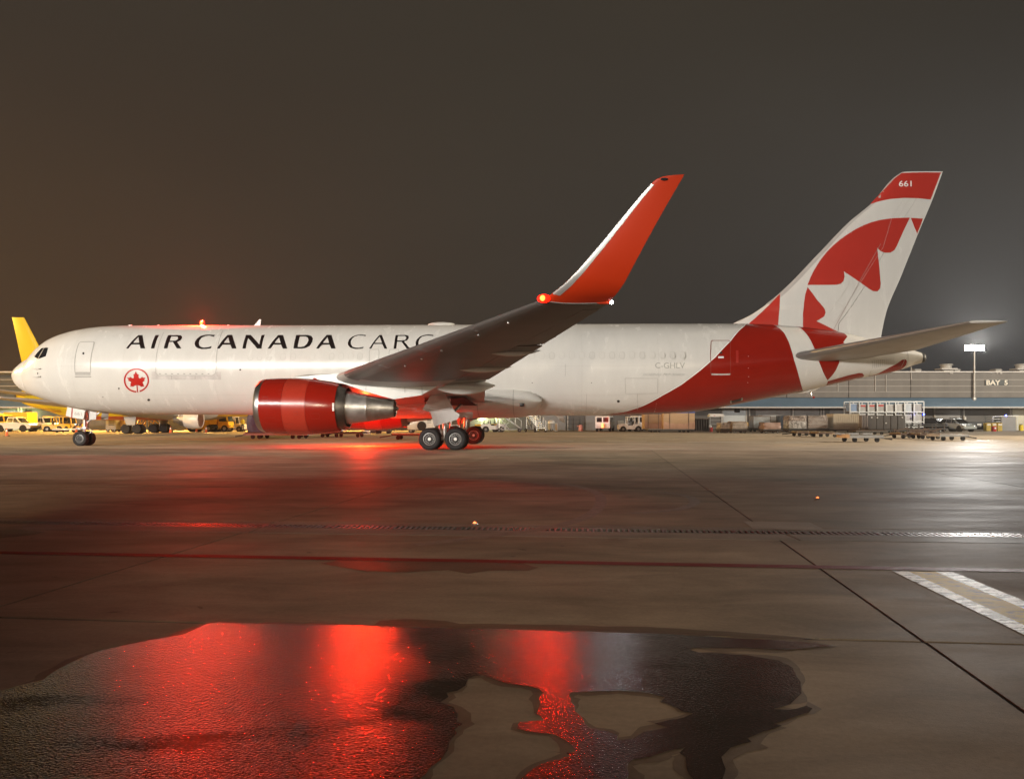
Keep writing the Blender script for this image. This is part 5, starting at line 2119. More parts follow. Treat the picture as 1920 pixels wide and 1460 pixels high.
# ------------------------------------------------------------------ thin night haze over the whole airfield
bm = new_bm()
box(bm, (0, 120, 16.6), (620, 580, 35.2))
hz = ob("haze", bm, [], smooth=False)
hm = bpy.data.materials.new("night_haze")
hm.use_nodes = True
hm.node_tree.nodes.clear()
ho = hm.node_tree.nodes.new("ShaderNodeOutputMaterial")
hv = hm.node_tree.nodes.new("ShaderNodeVolumePrincipled")
hv.inputs["Color"].default_value = (0.92, 0.92, 0.92, 1)
hv.inputs["Density"].default_value = 0.00034
hv.inputs["Anisotropy"].default_value = 0.25
hm.node_tree.links.new(hv.outputs[0], ho.inputs["Volume"])
hz.data.materials.append(hm)
tag(hz, kind="stuff")

# ------------------------------------------------------------------ ground equipment and vehicles
YEL = mat("yellow_equipment_paint", (.72, .42, .02), .4, var=.12, scale=2)
WHV = mat("white_vehicle_paint", (.66, .65, .62), .3, var=.06)
GRV = mat("grey_equipment_paint", (.28, .28, .275), .45, var=.15, scale=2)
DKG = mat("dark_equipment_metal", (.05, .048, .045), .5, .3, var=.25, scale=3)
RUST = mat("rusty_cart_metal", (.10, .065, .05), .6, .2, var=.35, scale=3)
CHROME = mat("headlamp_chrome", (.8, .8, .78), .15, .9)
TAIL = mat("tail_lamp_red", (.35, .01, .01), .3)
WOOD = mat("tan_plywood", (.38, .265, .155), .7, var=.15, scale=1.5, stretch=(.4, 1, 2.5))
TARPB = mat("blue_tarpaulin", (.035, .075, .26), .45, var=.2, scale=2)
NAVY = mat("navy_pallet_wrap", (.05, .055, .14), .35, var=.3, scale=3, bump=.6, bscale=5)


def crumple(name, dark, pale, lo, hi, scale, rough):
    """cargo seen through creased film: dark and pale patches with creases"""
    m = bpy.data.materials.new(name)
    m.use_nodes = True
    N, L = m.node_tree.nodes, m.node_tree.links
    b = N["Principled BSDF"]
    b.inputs["Roughness"].default_value = rough
    tc = N.new("ShaderNodeTexCoord")
    n = N.new("ShaderNodeTexNoise")
    n.inputs["Scale"].default_value = scale
    n.inputs["Detail"].default_value = 6
    n.inputs["Roughness"].default_value = .7
    n.inputs["Distortion"].default_value = 1.2
    L.new(tc.outputs["Object"], n.inputs["Vector"])
    r = N.new("ShaderNodeMapRange")
    r.inputs[1].default_value, r.inputs[2].default_value = lo, hi
    L.new(n.outputs["Fac"], r.inputs[0])
    x = N.new("ShaderNodeMix")
    x.data_type = "RGBA"
    x.inputs[6].default_value = (*dark, 1)
    x.inputs[7].default_value = (*pale, 1)
    L.new(r.outputs[0], x.inputs[0])
    L.new(x.outputs[2], b.inputs["Base Color"])
    bp = N.new("ShaderNodeBump")
    bp.inputs["Strength"].default_value = 1.0
    bp.inputs["Distance"].default_value = .12
    L.new(n.outputs["Fac"], bp.inputs["Height"])
    L.new(bp.outputs[0], b.inputs["Normal"])
    return m


WRAP = crumple("brown_load_under_film", (.07, .045, .032), (.46, .38, .31), .44, .64, 2.6, .3)
SILV = crumple("crumpled_clear_film", (.13, .115, .10), (.60, .57, .53), .40, .62, 2.4, .22)
NET = mat("pallet_net_strap", (.50, .46, .42), .6)
TANC = mat("tan_container_paint", (.40, .335, .235), .5, var=.1, scale=1)
DRAPE = mat("dark_grey_drape", (.075, .068, .063), .7, var=.2, scale=1.2, bump=.4, bscale=3)
ULDW = mat("dull_white_container_skin", (.36, .35, .335), .4, .2, var=.12, scale=2, rnd=.12)
REDB = mat("red_container_band", (.45, .04, .035), .5)
CONEO = mat("orange_cone_plastic", (.62, .10, .012), .5)
GALV = mat("galvanised_frame", (.50, .51, .51), .4, .5, var=.1)

_wh = {}


def small_wheel(parent, x, y, r, w, name="wheel", dark=False):
    k = (round(r, 3), round(w, 3), dark)
    if k not in _wh:
        bm = new_bm()
        h = w / 2
        lathe(bm, [(-h * .8, .01), (-h * .8, r * .5), (-h, r * .7), (-h * .85, r * .95), (-h * .5, r), (h * .5, r), (h * .85, r * .95), (h, r * .7), (h * .8, r * .5), (h * .8, .01)], "y", 18)
        for f in bm.faces:
            c = f.calc_center_median()
            f.material_index = 1 if sqrt(c.x ** 2 + c.z ** 2) < r * .56 else 0
        o = ob(name, bm, [TYRE, TYRE if dark else RIM], parent)
        _wh[k] = o.data
    else:
        o = bpy.data.objects.new(name, _wh[k])
        COL.objects.link(o)
        o.parent = parent
    o.location = (x, y, r)
    return o


def pickup(label, loc, rz, paint, group=None, length=5.6, beacon=False):
    """x forward"""
    t = thing("pickup_truck", label, "pickup truck", loc, rz, group)
    Lh, w = length / 2, 1.92
    bm = new_bm()
    prism(bm, [(-Lh, .48), (-Lh, 1.08), (-.55, 1.10), (-.5, 1.12), (1.15, 1.12), (Lh - .2, 1.02), (Lh, .85), (Lh, .42), (Lh - .4, .38), (-Lh + .3, .40)], w, "xz", -w / 2)
    bmesh.ops.bevel(bm, geom=bm.edges[:], offset=.04, segments=2, affect="EDGES")
    ob("body", bm, paint, t)
    bm = new_bm()
    hexa(bm, [(-.6, -w / 2 + .03, 1.10), (1.25, -w / 2 + .03, 1.10), (1.25, w / 2 - .03, 1.10), (-.6, w / 2 - .03, 1.10), (-.5, -w / 2 + .2, 1.82), (.55, -w / 2 + .2, 1.82), (.55, w / 2 - .2, 1.82), (-.5, w / 2 - .2, 1.82)])
    bmesh.ops.bevel(bm, geom=bm.edges[:], offset=.05, segments=2, affect="EDGES")
    ob("cab", bm, paint, t)
    for sd in (-1, 1):
        yb, yt = sd * (w / 2 - .02), sd * (w / 2 - .185)
        lerp = lambda k: yb + (yt - yb) * k
        for x0, x1, x0t, x1t in ((-.48, .22, -.42, .2), (.3, 1.02, .28, .55)):
            bm = new_bm()
            quad(bm, [(x0, lerp(.1) + sd * .012, 1.18), (x1, lerp(.1) + sd * .012, 1.18), (x1t, lerp(.88) + sd * .012, 1.72), (x0t, lerp(.88) + sd * .012, 1.72)])
            ob("side_window", bm, GLASS, t, smooth=False)
        bm = new_bm()
        box(bm, (1.02, sd * (w / 2 + .1), 1.2), (.12, .2, .16), .03)
        ob("mirror", bm, DKG, t)
        bm = new_bm()
        box(bm, (Lh - .03, sd * .72, .82), (.1, .34, .2), .02)
        ob("headlight", bm, CHROME, t)
        bm = new_bm()
        box(bm, (-Lh + .01, sd * .85, .9), (.06, .14, .3), .02)
        ob("tail_light", bm, TAIL, t)
    bm = new_bm()
    quad(bm, [(1.23, -.78, 1.16), (1.23, .78, 1.16), (.60, .70, 1.76), (.60, -.70, 1.76)])
    for v in bm.verts:
        v.co.x += .015
    ob("windscreen", bm, GLASS, t, smooth=False)
    bm = new_bm()
    box(bm, (Lh + .03, 0, .5), (.14, 1.9, .2), .03)
    ob("front_bumper", bm, DKG, t)
    bm = new_bm()
    box(bm, (-Lh + 1.0, 0, 1.09), (1.9, 1.6, .04))
    ob("load_bed", bm, DKG, t, smooth=False)
    for x in (-Lh + 1.15, Lh - .95):
        for sd in (-1, 1):
            bm = new_bm()
            tube(bm, (x, sd * (w / 2 - .2), .42), (x, sd * (w / 2 + .006), .42), .46, n=20)
            ob("wheel_arch", bm, BLACK, t)
            small_wheel(t, x, sd * (w / 2 - .1), .39, .26)
    if beacon:
        bm = new_bm()
        box(bm, (.1, 0, 1.9), (.3, 1.1, .12), .03)
        ob("roof_light_bar", bm, YEL, t)
    return t


def suv(label, loc, rz, paint):
    t = thing("parked_car", label, "car", loc, rz)
    Lh, w = 2.3, 1.85
    bm = new_bm()
    prism(bm, [(-Lh, .4), (-Lh + .05, .95), (-1.9, 1.05), (1.0, 1.05), (2.0, .92), (Lh, .7), (Lh, .38), (-Lh + .2, .34)], w, "xz", -w / 2)
    bmesh.ops.bevel(bm, geom=bm.edges[:], offset=.06, segments=2, affect="EDGES")
    ob("body", bm, paint, t)
    bm = new_bm()
    hexa(bm, [(-2.1, -w / 2 + .05, 1.02), (1.2, -w / 2 + .05, 1.02), (1.2, w / 2 - .05, 1.02), (-2.1, w / 2 - .05, 1.02), (-1.75, -w / 2 + .25, 1.66), (.25, -w / 2 + .25, 1.66), (.25, w / 2 - .25, 1.66), (-1.75, w / 2 - .25, 1.66)])
    bmesh.ops.bevel(bm, geom=bm.edges[:], offset=.07, segments=2, affect="EDGES")
    ob("cabin", bm, paint, t)
    for sd in (-1, 1):
        yb, yt = sd * (w / 2 - .045), sd * (w / 2 - .24)
        for x0, x1, x0t, x1t in ((-1.8, -.95, -1.6, -.9), (-.85, .0, -.82, -.02), (.1, .95, .06, .3)):
            bm = new_bm()
            f = lambda k: yb + (yt - yb) * k + sd * .012
            quad(bm, [(x0, f(.12), 1.10), (x1, f(.12), 1.10), (x1t, f(.85), 1.56), (x0t, f(.85), 1.56)])
            ob("side_window", bm, GLASS, t, smooth=False)
        bm = new_bm()
        box(bm, (Lh - .12, sd * .68, .72), (.2, .36, .16), .03)
        ob("headlight", bm, CHROME, t)
        bm = new_bm()
        box(bm, (.95, sd * (w / 2 + .08), 1.08), (.12, .18, .14), .03)
        ob("mirror", bm, DKG, t)
    bm = new_bm()
    quad(bm, [(1.17, -.72, 1.09), (1.17, .72, 1.09), (.34, .62, 1.6), (.34, -.62, 1.6)])
    for v in bm.verts:
        v.co.x += .03
    ob("windscreen", bm, GLASS, t, smooth=False)
    bm = new_bm()
    box(bm, (-.6, 0, 1.74), (.25, .9, .12), .03)
    ob("roof_light_bar", bm, DKG, t)
    for x in (-1.4, 1.42):
        for sd in (-1, 1):
            bm = new_bm()
            tube(bm, (x, sd * (w / 2 - .25), .38), (x, sd * (w / 2 + .006), .38), .42, n=20)
            ob("wheel_arch", bm, BLACK, t)
            small_wheel(t, x, sd * (w / 2 - .1), .35, .24)
    return t


def van(label, loc, rz, paint):
    t = thing("van", label, "van", loc, rz)
    bm = new_bm()
    prism(bm, [(-2.3, .4), (-2.3, 1.9), (-2.15, 2.0), (1.0, 2.0), (1.75, 1.15), (2.4, 1.0), (2.4, .4)], 1.9, "xz", -.95)
    bmesh.ops.bevel(bm, geom=bm.edges[:], offset=.06, segments=2, affect="EDGES")
    ob("body", bm, paint, t)
    for sd in (-1, 1):
        for x0, x1, x0t, x1t in ((-2.1, -1.2, -2.05, -1.2), (-1.05, -.1, -1.05, -.1), (.05, 1.4, .05, .9)):
            bm = new_bm()
            quad(bm, [(x0, sd * .965, 1.2), (x1, sd * .965, 1.2), (x1t, sd * .965, 1.8), (x0t, sd * .965, 1.8)])
            ob("side_window", bm, GLASS, t, smooth=False)
        bm = new_bm()
        box(bm, (2.38, sd * .7, .82), (.08, .3, .2), .02)
        ob("headlight", bm, CHROME, t)
        for x in (-1.5, 1.6):
            bm = new_bm()
            tube(bm, (x, sd * .7, .36), (x, sd * .957, .36), .41, n=18)
            ob("wheel_arch", bm, BLACK, t)
            small_wheel(t, x, sd * .85, .34, .24)
    for z, s in ((1.5, 1),):
        for y in (-.42, .42):
            bm = new_bm()
            quad(bm, [(-2.312, y - .34, 1.2), (-2.312, y + .34, 1.2), (-2.312, y + .34, 1.8), (-2.312, y - .34, 1.8)])
            ob("rear_window", bm, GLASS, t, smooth=False)
    bm = new_bm()
    quad(bm, [(1.72, -.8, 1.24), (1.72, .8, 1.24), (1.06, .75, 1.95), (1.06, -.75, 1.95)])
    for v in bm.verts:
        v.co.x += .05
    ob("windscreen", bm, GLASS, t, smooth=False)
    return t


def tractor(label, loc, rz, paint, cab=True, big=False, group=None, dark=None):
    """a low baggage tractor, x forward; the big kind is a heavy pushback tug with tall wheels"""
    t = thing("tow_tractor", label, "tractor", loc, rz, group)
    k = 1.35 if big else 1.0
    Lh, w = 1.55 * k, 1.5 * k
    bm = new_bm()
    prism(bm, [(-Lh, .35), (-Lh, .95 * k), (-.35 * k, .95 * k), (-.3 * k, .75 * k), (.35 * k, .75 * k), (.45 * k, 1.02 * k), (Lh - .15, .95 * k), (Lh, .8 * k), (Lh, .3), (-Lh + .1, .28)], w, "xz", -w / 2)
    bmesh.ops.bevel(bm, geom=bm.edges[:], offset=.04, segments=2, affect="EDGES")
    ob("body", bm, paint, t)
    bm = new_bm()
    box(bm, (-.15 * k, 0, .86 * k), (.5 * k, .9 * k, .14), .03)
    box(bm, (-.42 * k, 0, 1.12 * k), (.12, .9 * k, .5 * k), .03)
    ob("seat", bm, DKG, t)
    if cab:
        bm = new_bm()
        for x0, x1 in ((-.55 * k, -.5 * k), (.5 * k, .38 * k)):
            for sd in (-1, 1):
                tube(bm, (x0, sd * (w / 2 - .08), .9 * k), (x1, sd * (w / 2 - .12), 1.82 * k), .045, n=6)
        box(bm, (-.05 * k, 0, 1.86 * k), (1.1 * k, w - .1, .08), .03)
        ob("cab_frame", bm, paint, t)
        bm = new_bm()
        quad(bm, [(.49 * k, -w / 2 + .14, 1.05 * k), (.49 * k, w / 2 - .14, 1.05 * k), (.39 * k, w / 2 - .16, 1.78 * k), (.39 * k, -w / 2 + .16, 1.78 * k)])
        ob("windscreen", bm, GLASS, t, smooth=False)
    bm = new_bm()
    tube(bm, (.3 * k, .1, 1.0 * k), (.12 * k, .1, 1.2 * k), .02, n=6)
    tube(bm, (.12 * k, .1, 1.19 * k), (.09 * k, .1, 1.22 * k), .19 * k, n=14)
    ob("steering_wheel", bm, DKG, t)
    for sd in (-1, 1):
        bm = new_bm()
        tube(bm, (Lh - .02, sd * w * .33, .68 * k), (Lh + .04, sd * w * .33, .68 * k), .09, n=12)
        ob("headlight", bm, CHROME, t)
        for x, r in ((-Lh * .62, .40 * k if big else .33), (Lh * .62, .40 * k if big else .31)):
            bm = new_bm()
            tube(bm, (x, sd * (w / 2 - .2), r), (x, sd * (w / 2 + .006), r), r + .07, n=18)
            ob("wheel_arch", bm, BLACK, t)
            small_wheel(t, x, sd * (w / 2 - .06), r, .24)
    bm = new_bm()
    tube(bm, (-Lh + .05, 0, .42), (-Lh - .25, 0, .42), .05, n=8)
    ob("tow_hitch", bm, DKG, t)
    return t


def dolly(label, loc, rz, L_, W_, paint=RUST, deck=None, h=.44, group="empty dollies parked on the apron", n=3):
    t = thing("cargo_dolly", label, "cargo dolly", loc, rz, group)
    bm = new_bm()
    for sd in (-1, 1):
        box(bm, (0, sd * (W_ / 2 - .06), h - .06), (L_, .12, .14), .01)
    for k in range(4):
        box(bm, (-L_ / 2 + .06 + (L_ - .12) * k / 3, 0, h - .06), (.12, W_ - .24, .12))
    ob("frame", bm, paint, t, smooth=False)
    bm = new_bm()
    if deck:
        box(bm, (0, 0, h + .02), (L_ - .1, W_ - .1, .05), .01)
    nr_ = max(4, int(L_ / .45))
    for k in range(nr_):
        x = -L_ / 2 + .15 + (L_ - .3) * k / (nr_ - 1)
        tube(bm, (x, -W_ / 2 + .14, h + .03), (x, W_ / 2 - .14, h + .03), .05, n=6)
    ob("roller_deck", bm, deck or GRV, t, smooth=False)
    for x in ([-L_ * .33, L_ * .33] if L_ < 4 else [-L_ * .36, -L_ * .26, L_ * .26, L_ * .36]):
        for sd in (-1, 1):
            small_wheel(t, x, sd * (W_ / 2 - .2), .17, .12, dark=True)
    bm = new_bm()
    tube(bm, (-L_ / 2, 0, h - .1), (-L_ / 2 - 1.0, 0, .18), .04, n=6)
    tube(bm, (-L_ / 2 - 1.0, -.07, .18), (-L_ / 2 - 1.0, .07, .18), .05, n=6)
    ob("drawbar", bm, DKG, t, smooth=False)
    return t


def lumpy(bm, sx, sy, sz, seed, amp, nx=12, ny=8, nz=8, taper=.06):
    """a loaded pallet: a soft sided block with a bulging, creased surface"""
    r = bmesh.ops.create_cube(bm, size=1)
    bmesh.ops.subdivide_edges(bm, edges=bm.edges[:], cuts=7, use_grid_fill=True)
    rnd = random.Random(seed)
    ph = [rnd.uniform(0, 6.28) for _ in range(12)]
    for v in bm.verts:
        x, y, z = v.co
        b = 1 - taper * (z + .5) ** 2
        kx, ky = 1 - .28 * abs(2 * y) ** 8 * .2, 1 - .28 * abs(2 * x) ** 8 * .2
        w = sum(sin(x * (5 + 3 * k) + ph[k]) * cos(z * (6 + 2.5 * k) + ph[k + 4]) * cos(y * (4 + 3 * k) + ph[k + 8]) / (k + 1) for k in range(4))
        top = max(0, z) * 2
        v.co = (x * sx * b * kx * (1 + amp * w), y * sy * b * ky * (1 + amp * w), (z + .5) * sz * (1 + amp * .9 * w * top))
    return bm


def pallet_load(label, loc, rz, sx, sy, sz, m, seed, amp=.06, net=False, base=.14, group="netted and wrapped cargo pallets", tarp=None, wheels=True):
    t = thing("cargo_pallet", label, "cargo pallet", loc, rz, group)
    b = base + (.32 if wheels else 0)
    bm = new_bm()
    box(bm, (0, 0, b - base / 2), (sx + .15, sy + .15, base), .015)
    ob("pallet_base", bm, DKG, t, smooth=False)
    bm = lumpy(new_bm(), sx, sy, sz - b, seed, amp)
    bmesh.ops.translate(bm, verts=bm.verts[:], vec=(0, 0, b))
    o = ob("load", bm, m, t, angle=50)
    if net:
        bm = new_bm()
        H = sz - b
        for k in range(9):
            x = -sx / 2 + sx * k / 8
            for sgn in (-1, 1):
                x2 = max(-sx / 2, min(sx / 2, x + sgn * H * .9))
                zz = b + H * min(1, abs(x2 - x) / (H * .9)) if abs(x2 - x) > .01 else b + H * .05
                tube(bm, (x, -sy / 2 * 1.03, b + .05), (x2, -sy / 2 * 1.0, min(zz, b + H * .97)), .022, n=5)
        for k in range(6):
            x = -sx / 2 * .92 + sx * .92 * k / 5
            tube(bm, (x, -sy / 2 * .98, b + H * .95), (x * .97, sy / 2 * .98, b + H * 1.0), .022, n=5)
        for z in (.35, .7):
            tube(bm, (-sx / 2 * 1.0, -sy / 2 * 1.035, b + H * z), (sx / 2 * 1.0, -sy / 2 * 1.035, b + H * z), .02, n=5)
        ob("net", bm, NET, t, smooth=False)
    if tarp:
        bm = lumpy(new_bm(), sx * 1.02, sy * 1.02, (sz - b) * .42, seed + 5, amp * .8)
        bmesh.ops.translate(bm, verts=bm.verts[:], vec=(0, 0, b + (sz - b) * .60))
        ob("cover_sheet", bm, tarp, t, angle=50)
    if wheels:
        for x in (-sx * .32, sx * .32):
            for sd in (-1, 1):
                small_wheel(t, x, sd * sy * .36, .16, .12)
        bm = new_bm()
        box(bm, (0, 0, .25), (sx, sy * .8, .1))
        ob("cart_frame", bm, RUST, t, smooth=False)
    return t


def container(label, loc, rz, sx, sy, sz, m, z0=.0, band=None, ribs=0, group=None, name="cargo_container", contour=False, lift=0.0, frame=GALV):
    t = thing(name, label, "container", (loc[0], loc[1], lift), rz, group)
    bm = new_bm()
    if contour:
        prism(bm, [(-sx / 2, 0), (sx / 2, 0), (sx / 2, sz * .6), (sx / 2 - sx * .0, sz), (-sx / 2 + .0, sz)], sy, "xz", -sy / 2)
    else:
        box(bm, (0, 0, sz / 2), (sx - .06, sy - .06, sz - .04), .02)
    ob("body", bm, m, t, smooth=False)
    bm = new_bm()
    for x in (-sx / 2 + .03, sx / 2 - .03):
        box(bm, (x, -sy / 2 + .03, sz / 2), (.07, .07, sz))
        box(bm, (x, sy / 2 - .03, sz / 2), (.07, .07, sz))
    for z in (.04, sz - .04):
        box(bm, (0, -sy / 2 + .028, z), (sx - .15, .064, .08))
        box(bm, (0, sy / 2 - .028, z), (sx - .15, .064, .08))
    for x in (-sx / 2 + .03, sx / 2 - .03):
        box(bm, (x, 0, .04), (.064, sy - .15, .08))
        box(bm, (x, 0, sz - .04), (.064, sy - .15, .08))
    ob("edge_frame", bm, frame, t, smooth=False)
    if ribs:
        for k in range(ribs):
            x = -sx / 2 + sx * (k + .5) / ribs
            bm = new_bm()
            box(bm, (0, -sy / 2 + .01, sz / 2), (sx / ribs * .45, .07, sz - .24), .01)
            if k == 0:
                r0 = ob("rib", bm, m, t, smooth=False)
                r0.location.x = x
            else:
                bm.free()
                again(r0, t, (x, 0, 0))
    if band:
        bm = new_bm()
        box(bm, (0, -sy / 2 + .005, sz * .78), (sx - .2, .03, sz * .22))
        ob("colour_band", bm, band, t, smooth=False)
    return t


def cone(label, u, v, group="orange cones on the apron"):
    x, y = grd(u, v)
    t = thing("traffic_cone", label, "traffic cone", (x, y, 0), 0, group)
    bm = new_bm()
    box(bm, (0, 0, .02), (.4, .4, .04), .01)
    ob("base", bm, DKG, t, smooth=False)
    bm = new_bm()
    lathe(bm, [(.04, .15), (.42, .085)], "z", 14)
    lathe(bm, [(.60, .06), (.72, .035), (.73, .01)], "z", 14)
    ob("body", bm, CONEO, t)
    bm = new_bm()
    lathe(bm, [(.42, .088), (.60, .062)], "z", 14)
    ob("reflective_collar", bm, WHV, t)
    return t


def stairs(label, loc, rz, L_, H, W_=1.3):
    t = thing("boarding_stairs", label, "boarding stairs", loc, rz, "mobile stairs under the belly")
    bm = new_bm()
    for sd in (-1, 1):
        tube(bm, (-L_ / 2, sd * W_ / 2, .4), (L_ / 2, sd * W_ / 2, H), .09, n=6)
        tube(bm, (-L_ / 2, sd * W_ / 2, 1.4), (L_ / 2, sd * W_ / 2, H + 1), .04, n=6)
        for k in range(5):
            x = -L_ / 2 + L_ * k / 4
            tube(bm, (x, sd * W_ / 2, .4 + (H - .4) * k / 4), (x, sd * W_ / 2, 1.4 + (H - .4) * k / 4), .03, n=6)
    ob("side_rail", bm, GALV, t, smooth=False)
    n = int(H / .26)
    s0_ = None
    for k in range(n):
        x, z = -L_ / 2 + L_ * (k + .5) / n, .4 + (H - .4) * (k + .5) / n
        if s0_ is None:
            bm = new_bm()
            box(bm, (0, 0, 0), (L_ / n * .8, W_ - .1, .05))
            s0_ = ob("step", bm, GALV, t, smooth=False)
            s0_.location = (x, 0, z)
        else:
            again(s0_, t, (x, 0, z))
    bm = new_bm()
    for sd in (-1, 1):
        tube(bm, (-L_ / 2, sd * W_ / 2, .3), (L_ / 2, sd * W_ / 2, .3), .07, n=6)
        tube(bm, (L_ / 2 - .2, sd * W_ / 2, .3), (L_ / 2 - .2, sd * W_ / 2, H), .06, n=6)
        tube(bm, (0, sd * W_ / 2, .3), (L_ / 2 - .2, sd * W_ / 2, H * .8), .045, n=6)
        tube(bm, (0, sd * W_ / 2, H * .5), (L_ / 2 - .2, sd * W_ / 2, .3), .045, n=6)
    ob("underframe", bm, GALV, t, smooth=False)
    for x in (-L_ / 2 + .2, L_ / 2 - .2):
        for sd in (-1, 1):
            small_wheel(t, x, sd * (W_ / 2 + .1), .22, .14)
    return t


def lorry(label, loc, rz, paint, boxm, L_=5.5, name="box_truck", hi=2.6):
    t = thing(name, label, "truck", loc, rz)
    bm = new_bm()
    box(bm, (-.7, 0, .9 + (hi - .9) / 2), (L_ - 1.6, 2.2, hi - .9), .04)
    ob("cargo_box", bm, boxm, t, smooth=False)
    bm = new_bm()
    hexa(bm, [(L_ / 2 - 1.4, -1.0, .5), (L_ / 2, -1.0, .5), (L_ / 2, 1.0, .5), (L_ / 2 - 1.4, 1.0, .5), (L_ / 2 - 1.4, -.95, 2.1), (L_ / 2 - .35, -.95, 2.1), (L_ / 2 - .35, .95, 2.1), (L_ / 2 - 1.4, .95, 2.1)])
    bmesh.ops.bevel(bm, geom=bm.edges[:], offset=.06, segments=2, affect="EDGES")
    ob("cab", bm, paint, t)
    for sd in (-1, 1):
        bm = new_bm()
        quad(bm, [(L_ / 2 - 1.25, sd * 1.0, 1.3), (L_ / 2 - .25, sd * 1.0, 1.3), (L_ / 2 - .42, sd * .975, 1.95), (L_ / 2 - 1.25, sd * .975, 1.95)])
        for v in bm.verts:
            v.co.y += sd * .01
        ob("side_window", bm, GLASS, t, smooth=False)
        bm = new_bm()
        box(bm, (L_ / 2, sd * .7, .75), (.06, .3, .2), .02)
        ob("headlight", bm, CHROME, t)
    bm = new_bm()
    quad(bm, [(L_ / 2 - .12, -.85, 1.3), (L_ / 2 - .12, .85, 1.3), (L_ / 2 - .31, .82, 2.0), (L_ / 2 - .31, -.82, 2.0)])
    for v in bm.verts:
        v.co.x += .03
    ob("windscreen", bm, GLASS, t, smooth=False)
    bm = new_bm()
    box(bm, (0, 0, .62), (L_ - .3, .9, .22))
    ob("chassis", bm, DKG, t, smooth=False)
    for x in (-L_ * .3, L_ * .32):
        for sd in (-1, 1):
            small_wheel(t, x, sd * .92, .42, .28)
    return t


R180 = pi
# ---- left of the nose: parked vehicles lit by the sodium lamps
x, y, w, h = span(-30, 14, 781, 808.5)
lorry("yellow high box loader at the left edge of the picture", (x, 99, 0), 0, YEL, YEL, 4.2, "high_loader", 2.3)
x, y, w, h = span(15, 66, 790, 808.6)
pickup("white pickup truck parked nearest the left edge", (x + .4, 97, 0), 0, WHV, length=5.0)
x, y, w, h = span(64, 100, 790, 808.6)
pickup("white pickup truck with yellow roof lights right of the first pickup", (x, 99.5, 0), radians(-35), WHV, length=4.8, beacon=True)
for u, lb in ((25, "yellow crew loader behind the first white pickup"),):
    lorry(lb, (xf(45) * .98, 104, 0), R180, YEL, YEL, 4.8, "high_loader", 2.5)
for u, lb, rz in ((107, "yellow tow tractor with open cab just right of the pickups", .3), (120, "yellow tow tractor just left of the jet's nose wheel", -.2), (131, "yellow tow tractor half hidden behind the nose gear leg", .1)):
    Y = 98 + random.uniform(-.5, 2)
    tractor(lb, ((u - 960) / FPX * Y, Y, 0), rz, YEL, True, group="yellow tractors left of the nose gear")
Y = 92
dolly("low flat dolly on the ground behind the nose wheel", ((128 - 960) / FPX * Y, Y, 0), 0, 3.0, 1.6, GALV, GALV, h=.4)
# grey ground unit and belt loader right of the nose gear
Y = 95
t = thing("ground_power_unit", "grey ground power cabinet right of the nose gear", "power unit", ((213 - 960) / FPX * Y, Y, 0))
bm = new_bm()
box(bm, (0, 0, 1.15), (1.3, 1.4, 1.7), .08)
ob("cabinet", bm, GRV, t)
bm = new_bm()
for z in (.9, 1.15, 1.4):
    box(bm, (.1, -.71, z), (.7, .05, .12))
ob("louvre", bm, DKG, t, smooth=False)
for xx in (-.4, .4):
    for sd in (-1, 1):
        small_wheel(t, xx, sd * .55, .2, .14)
Y = 96
t = thing("generator_cart", "cream generator cart with dark hatch beside the grey power cabinet", "power unit", ((227 - 960) / FPX * Y, Y, 0))
bm = new_bm()
box(bm, (0, 0, 1.05), (1.5, 1.3, .95), .06)
ob("body", bm, mat("cream_equipment_paint", (.62, .50, .30), .45), t)
bm = new_bm()
box(bm, (-.1, -.66, 1.15), (.32, .05, .3))
ob("hatch", bm, BLACK, t, smooth=False)
for xx in (-.45, .45):
    for sd in (-1, 1):
        small_wheel(t, xx, sd * .5, .22, .14)
# yellow stand under the parked jet
Y = 91.5
for u0, u1, zt, lb in ((284, 318, 1.9, "yellow sloping maintenance stand right of the parked jet's wheels"), (268, 252, 1.7, "yellow sloping maintenance stand left of the parked jet's wheels")):
    xa, xb = (u0 - 960) / FPX * Y, (u1 - 960) / FPX * Y
    t = thing("maintenance_stand", lb, "stand", ((xa + xb) / 2, Y, 0), group="yellow maintenance stands")
    bm = new_bm()
    hw = (xb - xa) / 2
    for sd in (-.6, .6):
        tube(bm, (-hw, sd, zt), (hw, sd, .25), .06, n=6)
        tube(bm, (-hw, sd, zt - .5), (hw * .6, sd, .25), .05, n=6)
        tube(bm, (-hw, sd, zt), (-hw, sd, .2), .05, n=6)
        tube(bm, (hw * .2, sd, 1.2 if zt > 1.8 else .9), (hw * .3, sd, .25), .04, n=6)
    ob("frame", bm, YEL, t, smooth=False)
    bm = new_bm()
    box(bm, (-hw * .7, 0, zt + .02), (abs(hw) * .7, 1.2, .06))
    ob("platform", bm, YEL, t, smooth=False)
    for xx in (-hw, hw):
        for sd in (-.6, .6):
            small_wheel(t, xx, sd, .13, .1)
# yellow pushback tug, yellow box tractor, white tractor behind the belly
Y = 97
tractor("big yellow pushback tug with tall wheels beside the parked jet's engine", ((386 - 960) / FPX * Y, Y, 0), R180, YEL, True, True)
Y = 96
lorry("yellow catering box truck right of the big pushback tug", ((411 - 960) / FPX * Y, Y, 0), 0, YEL, YEL, 3.2, "box_truck", 2.1)
Y = 103
container("pale grey freight container behind the yellow tug", ((398 - 960) / FPX * Y, Y, 0), 0, 3.6, 2.2, 2.4, ULDW)
container("pale yellow cabinet right of the yellow box truck", ((424 - 960) / FPX * Y, Y, 0), 0, 1.4, 1.4, 2.3, mat("cream_equipment_paint", (.62, .50, .30), .45))
Y = 98
tractor("white tow tractor beside the blue wrapped pallet", ((438 - 960) / FPX * Y, Y, 0), 0, WHV, True)
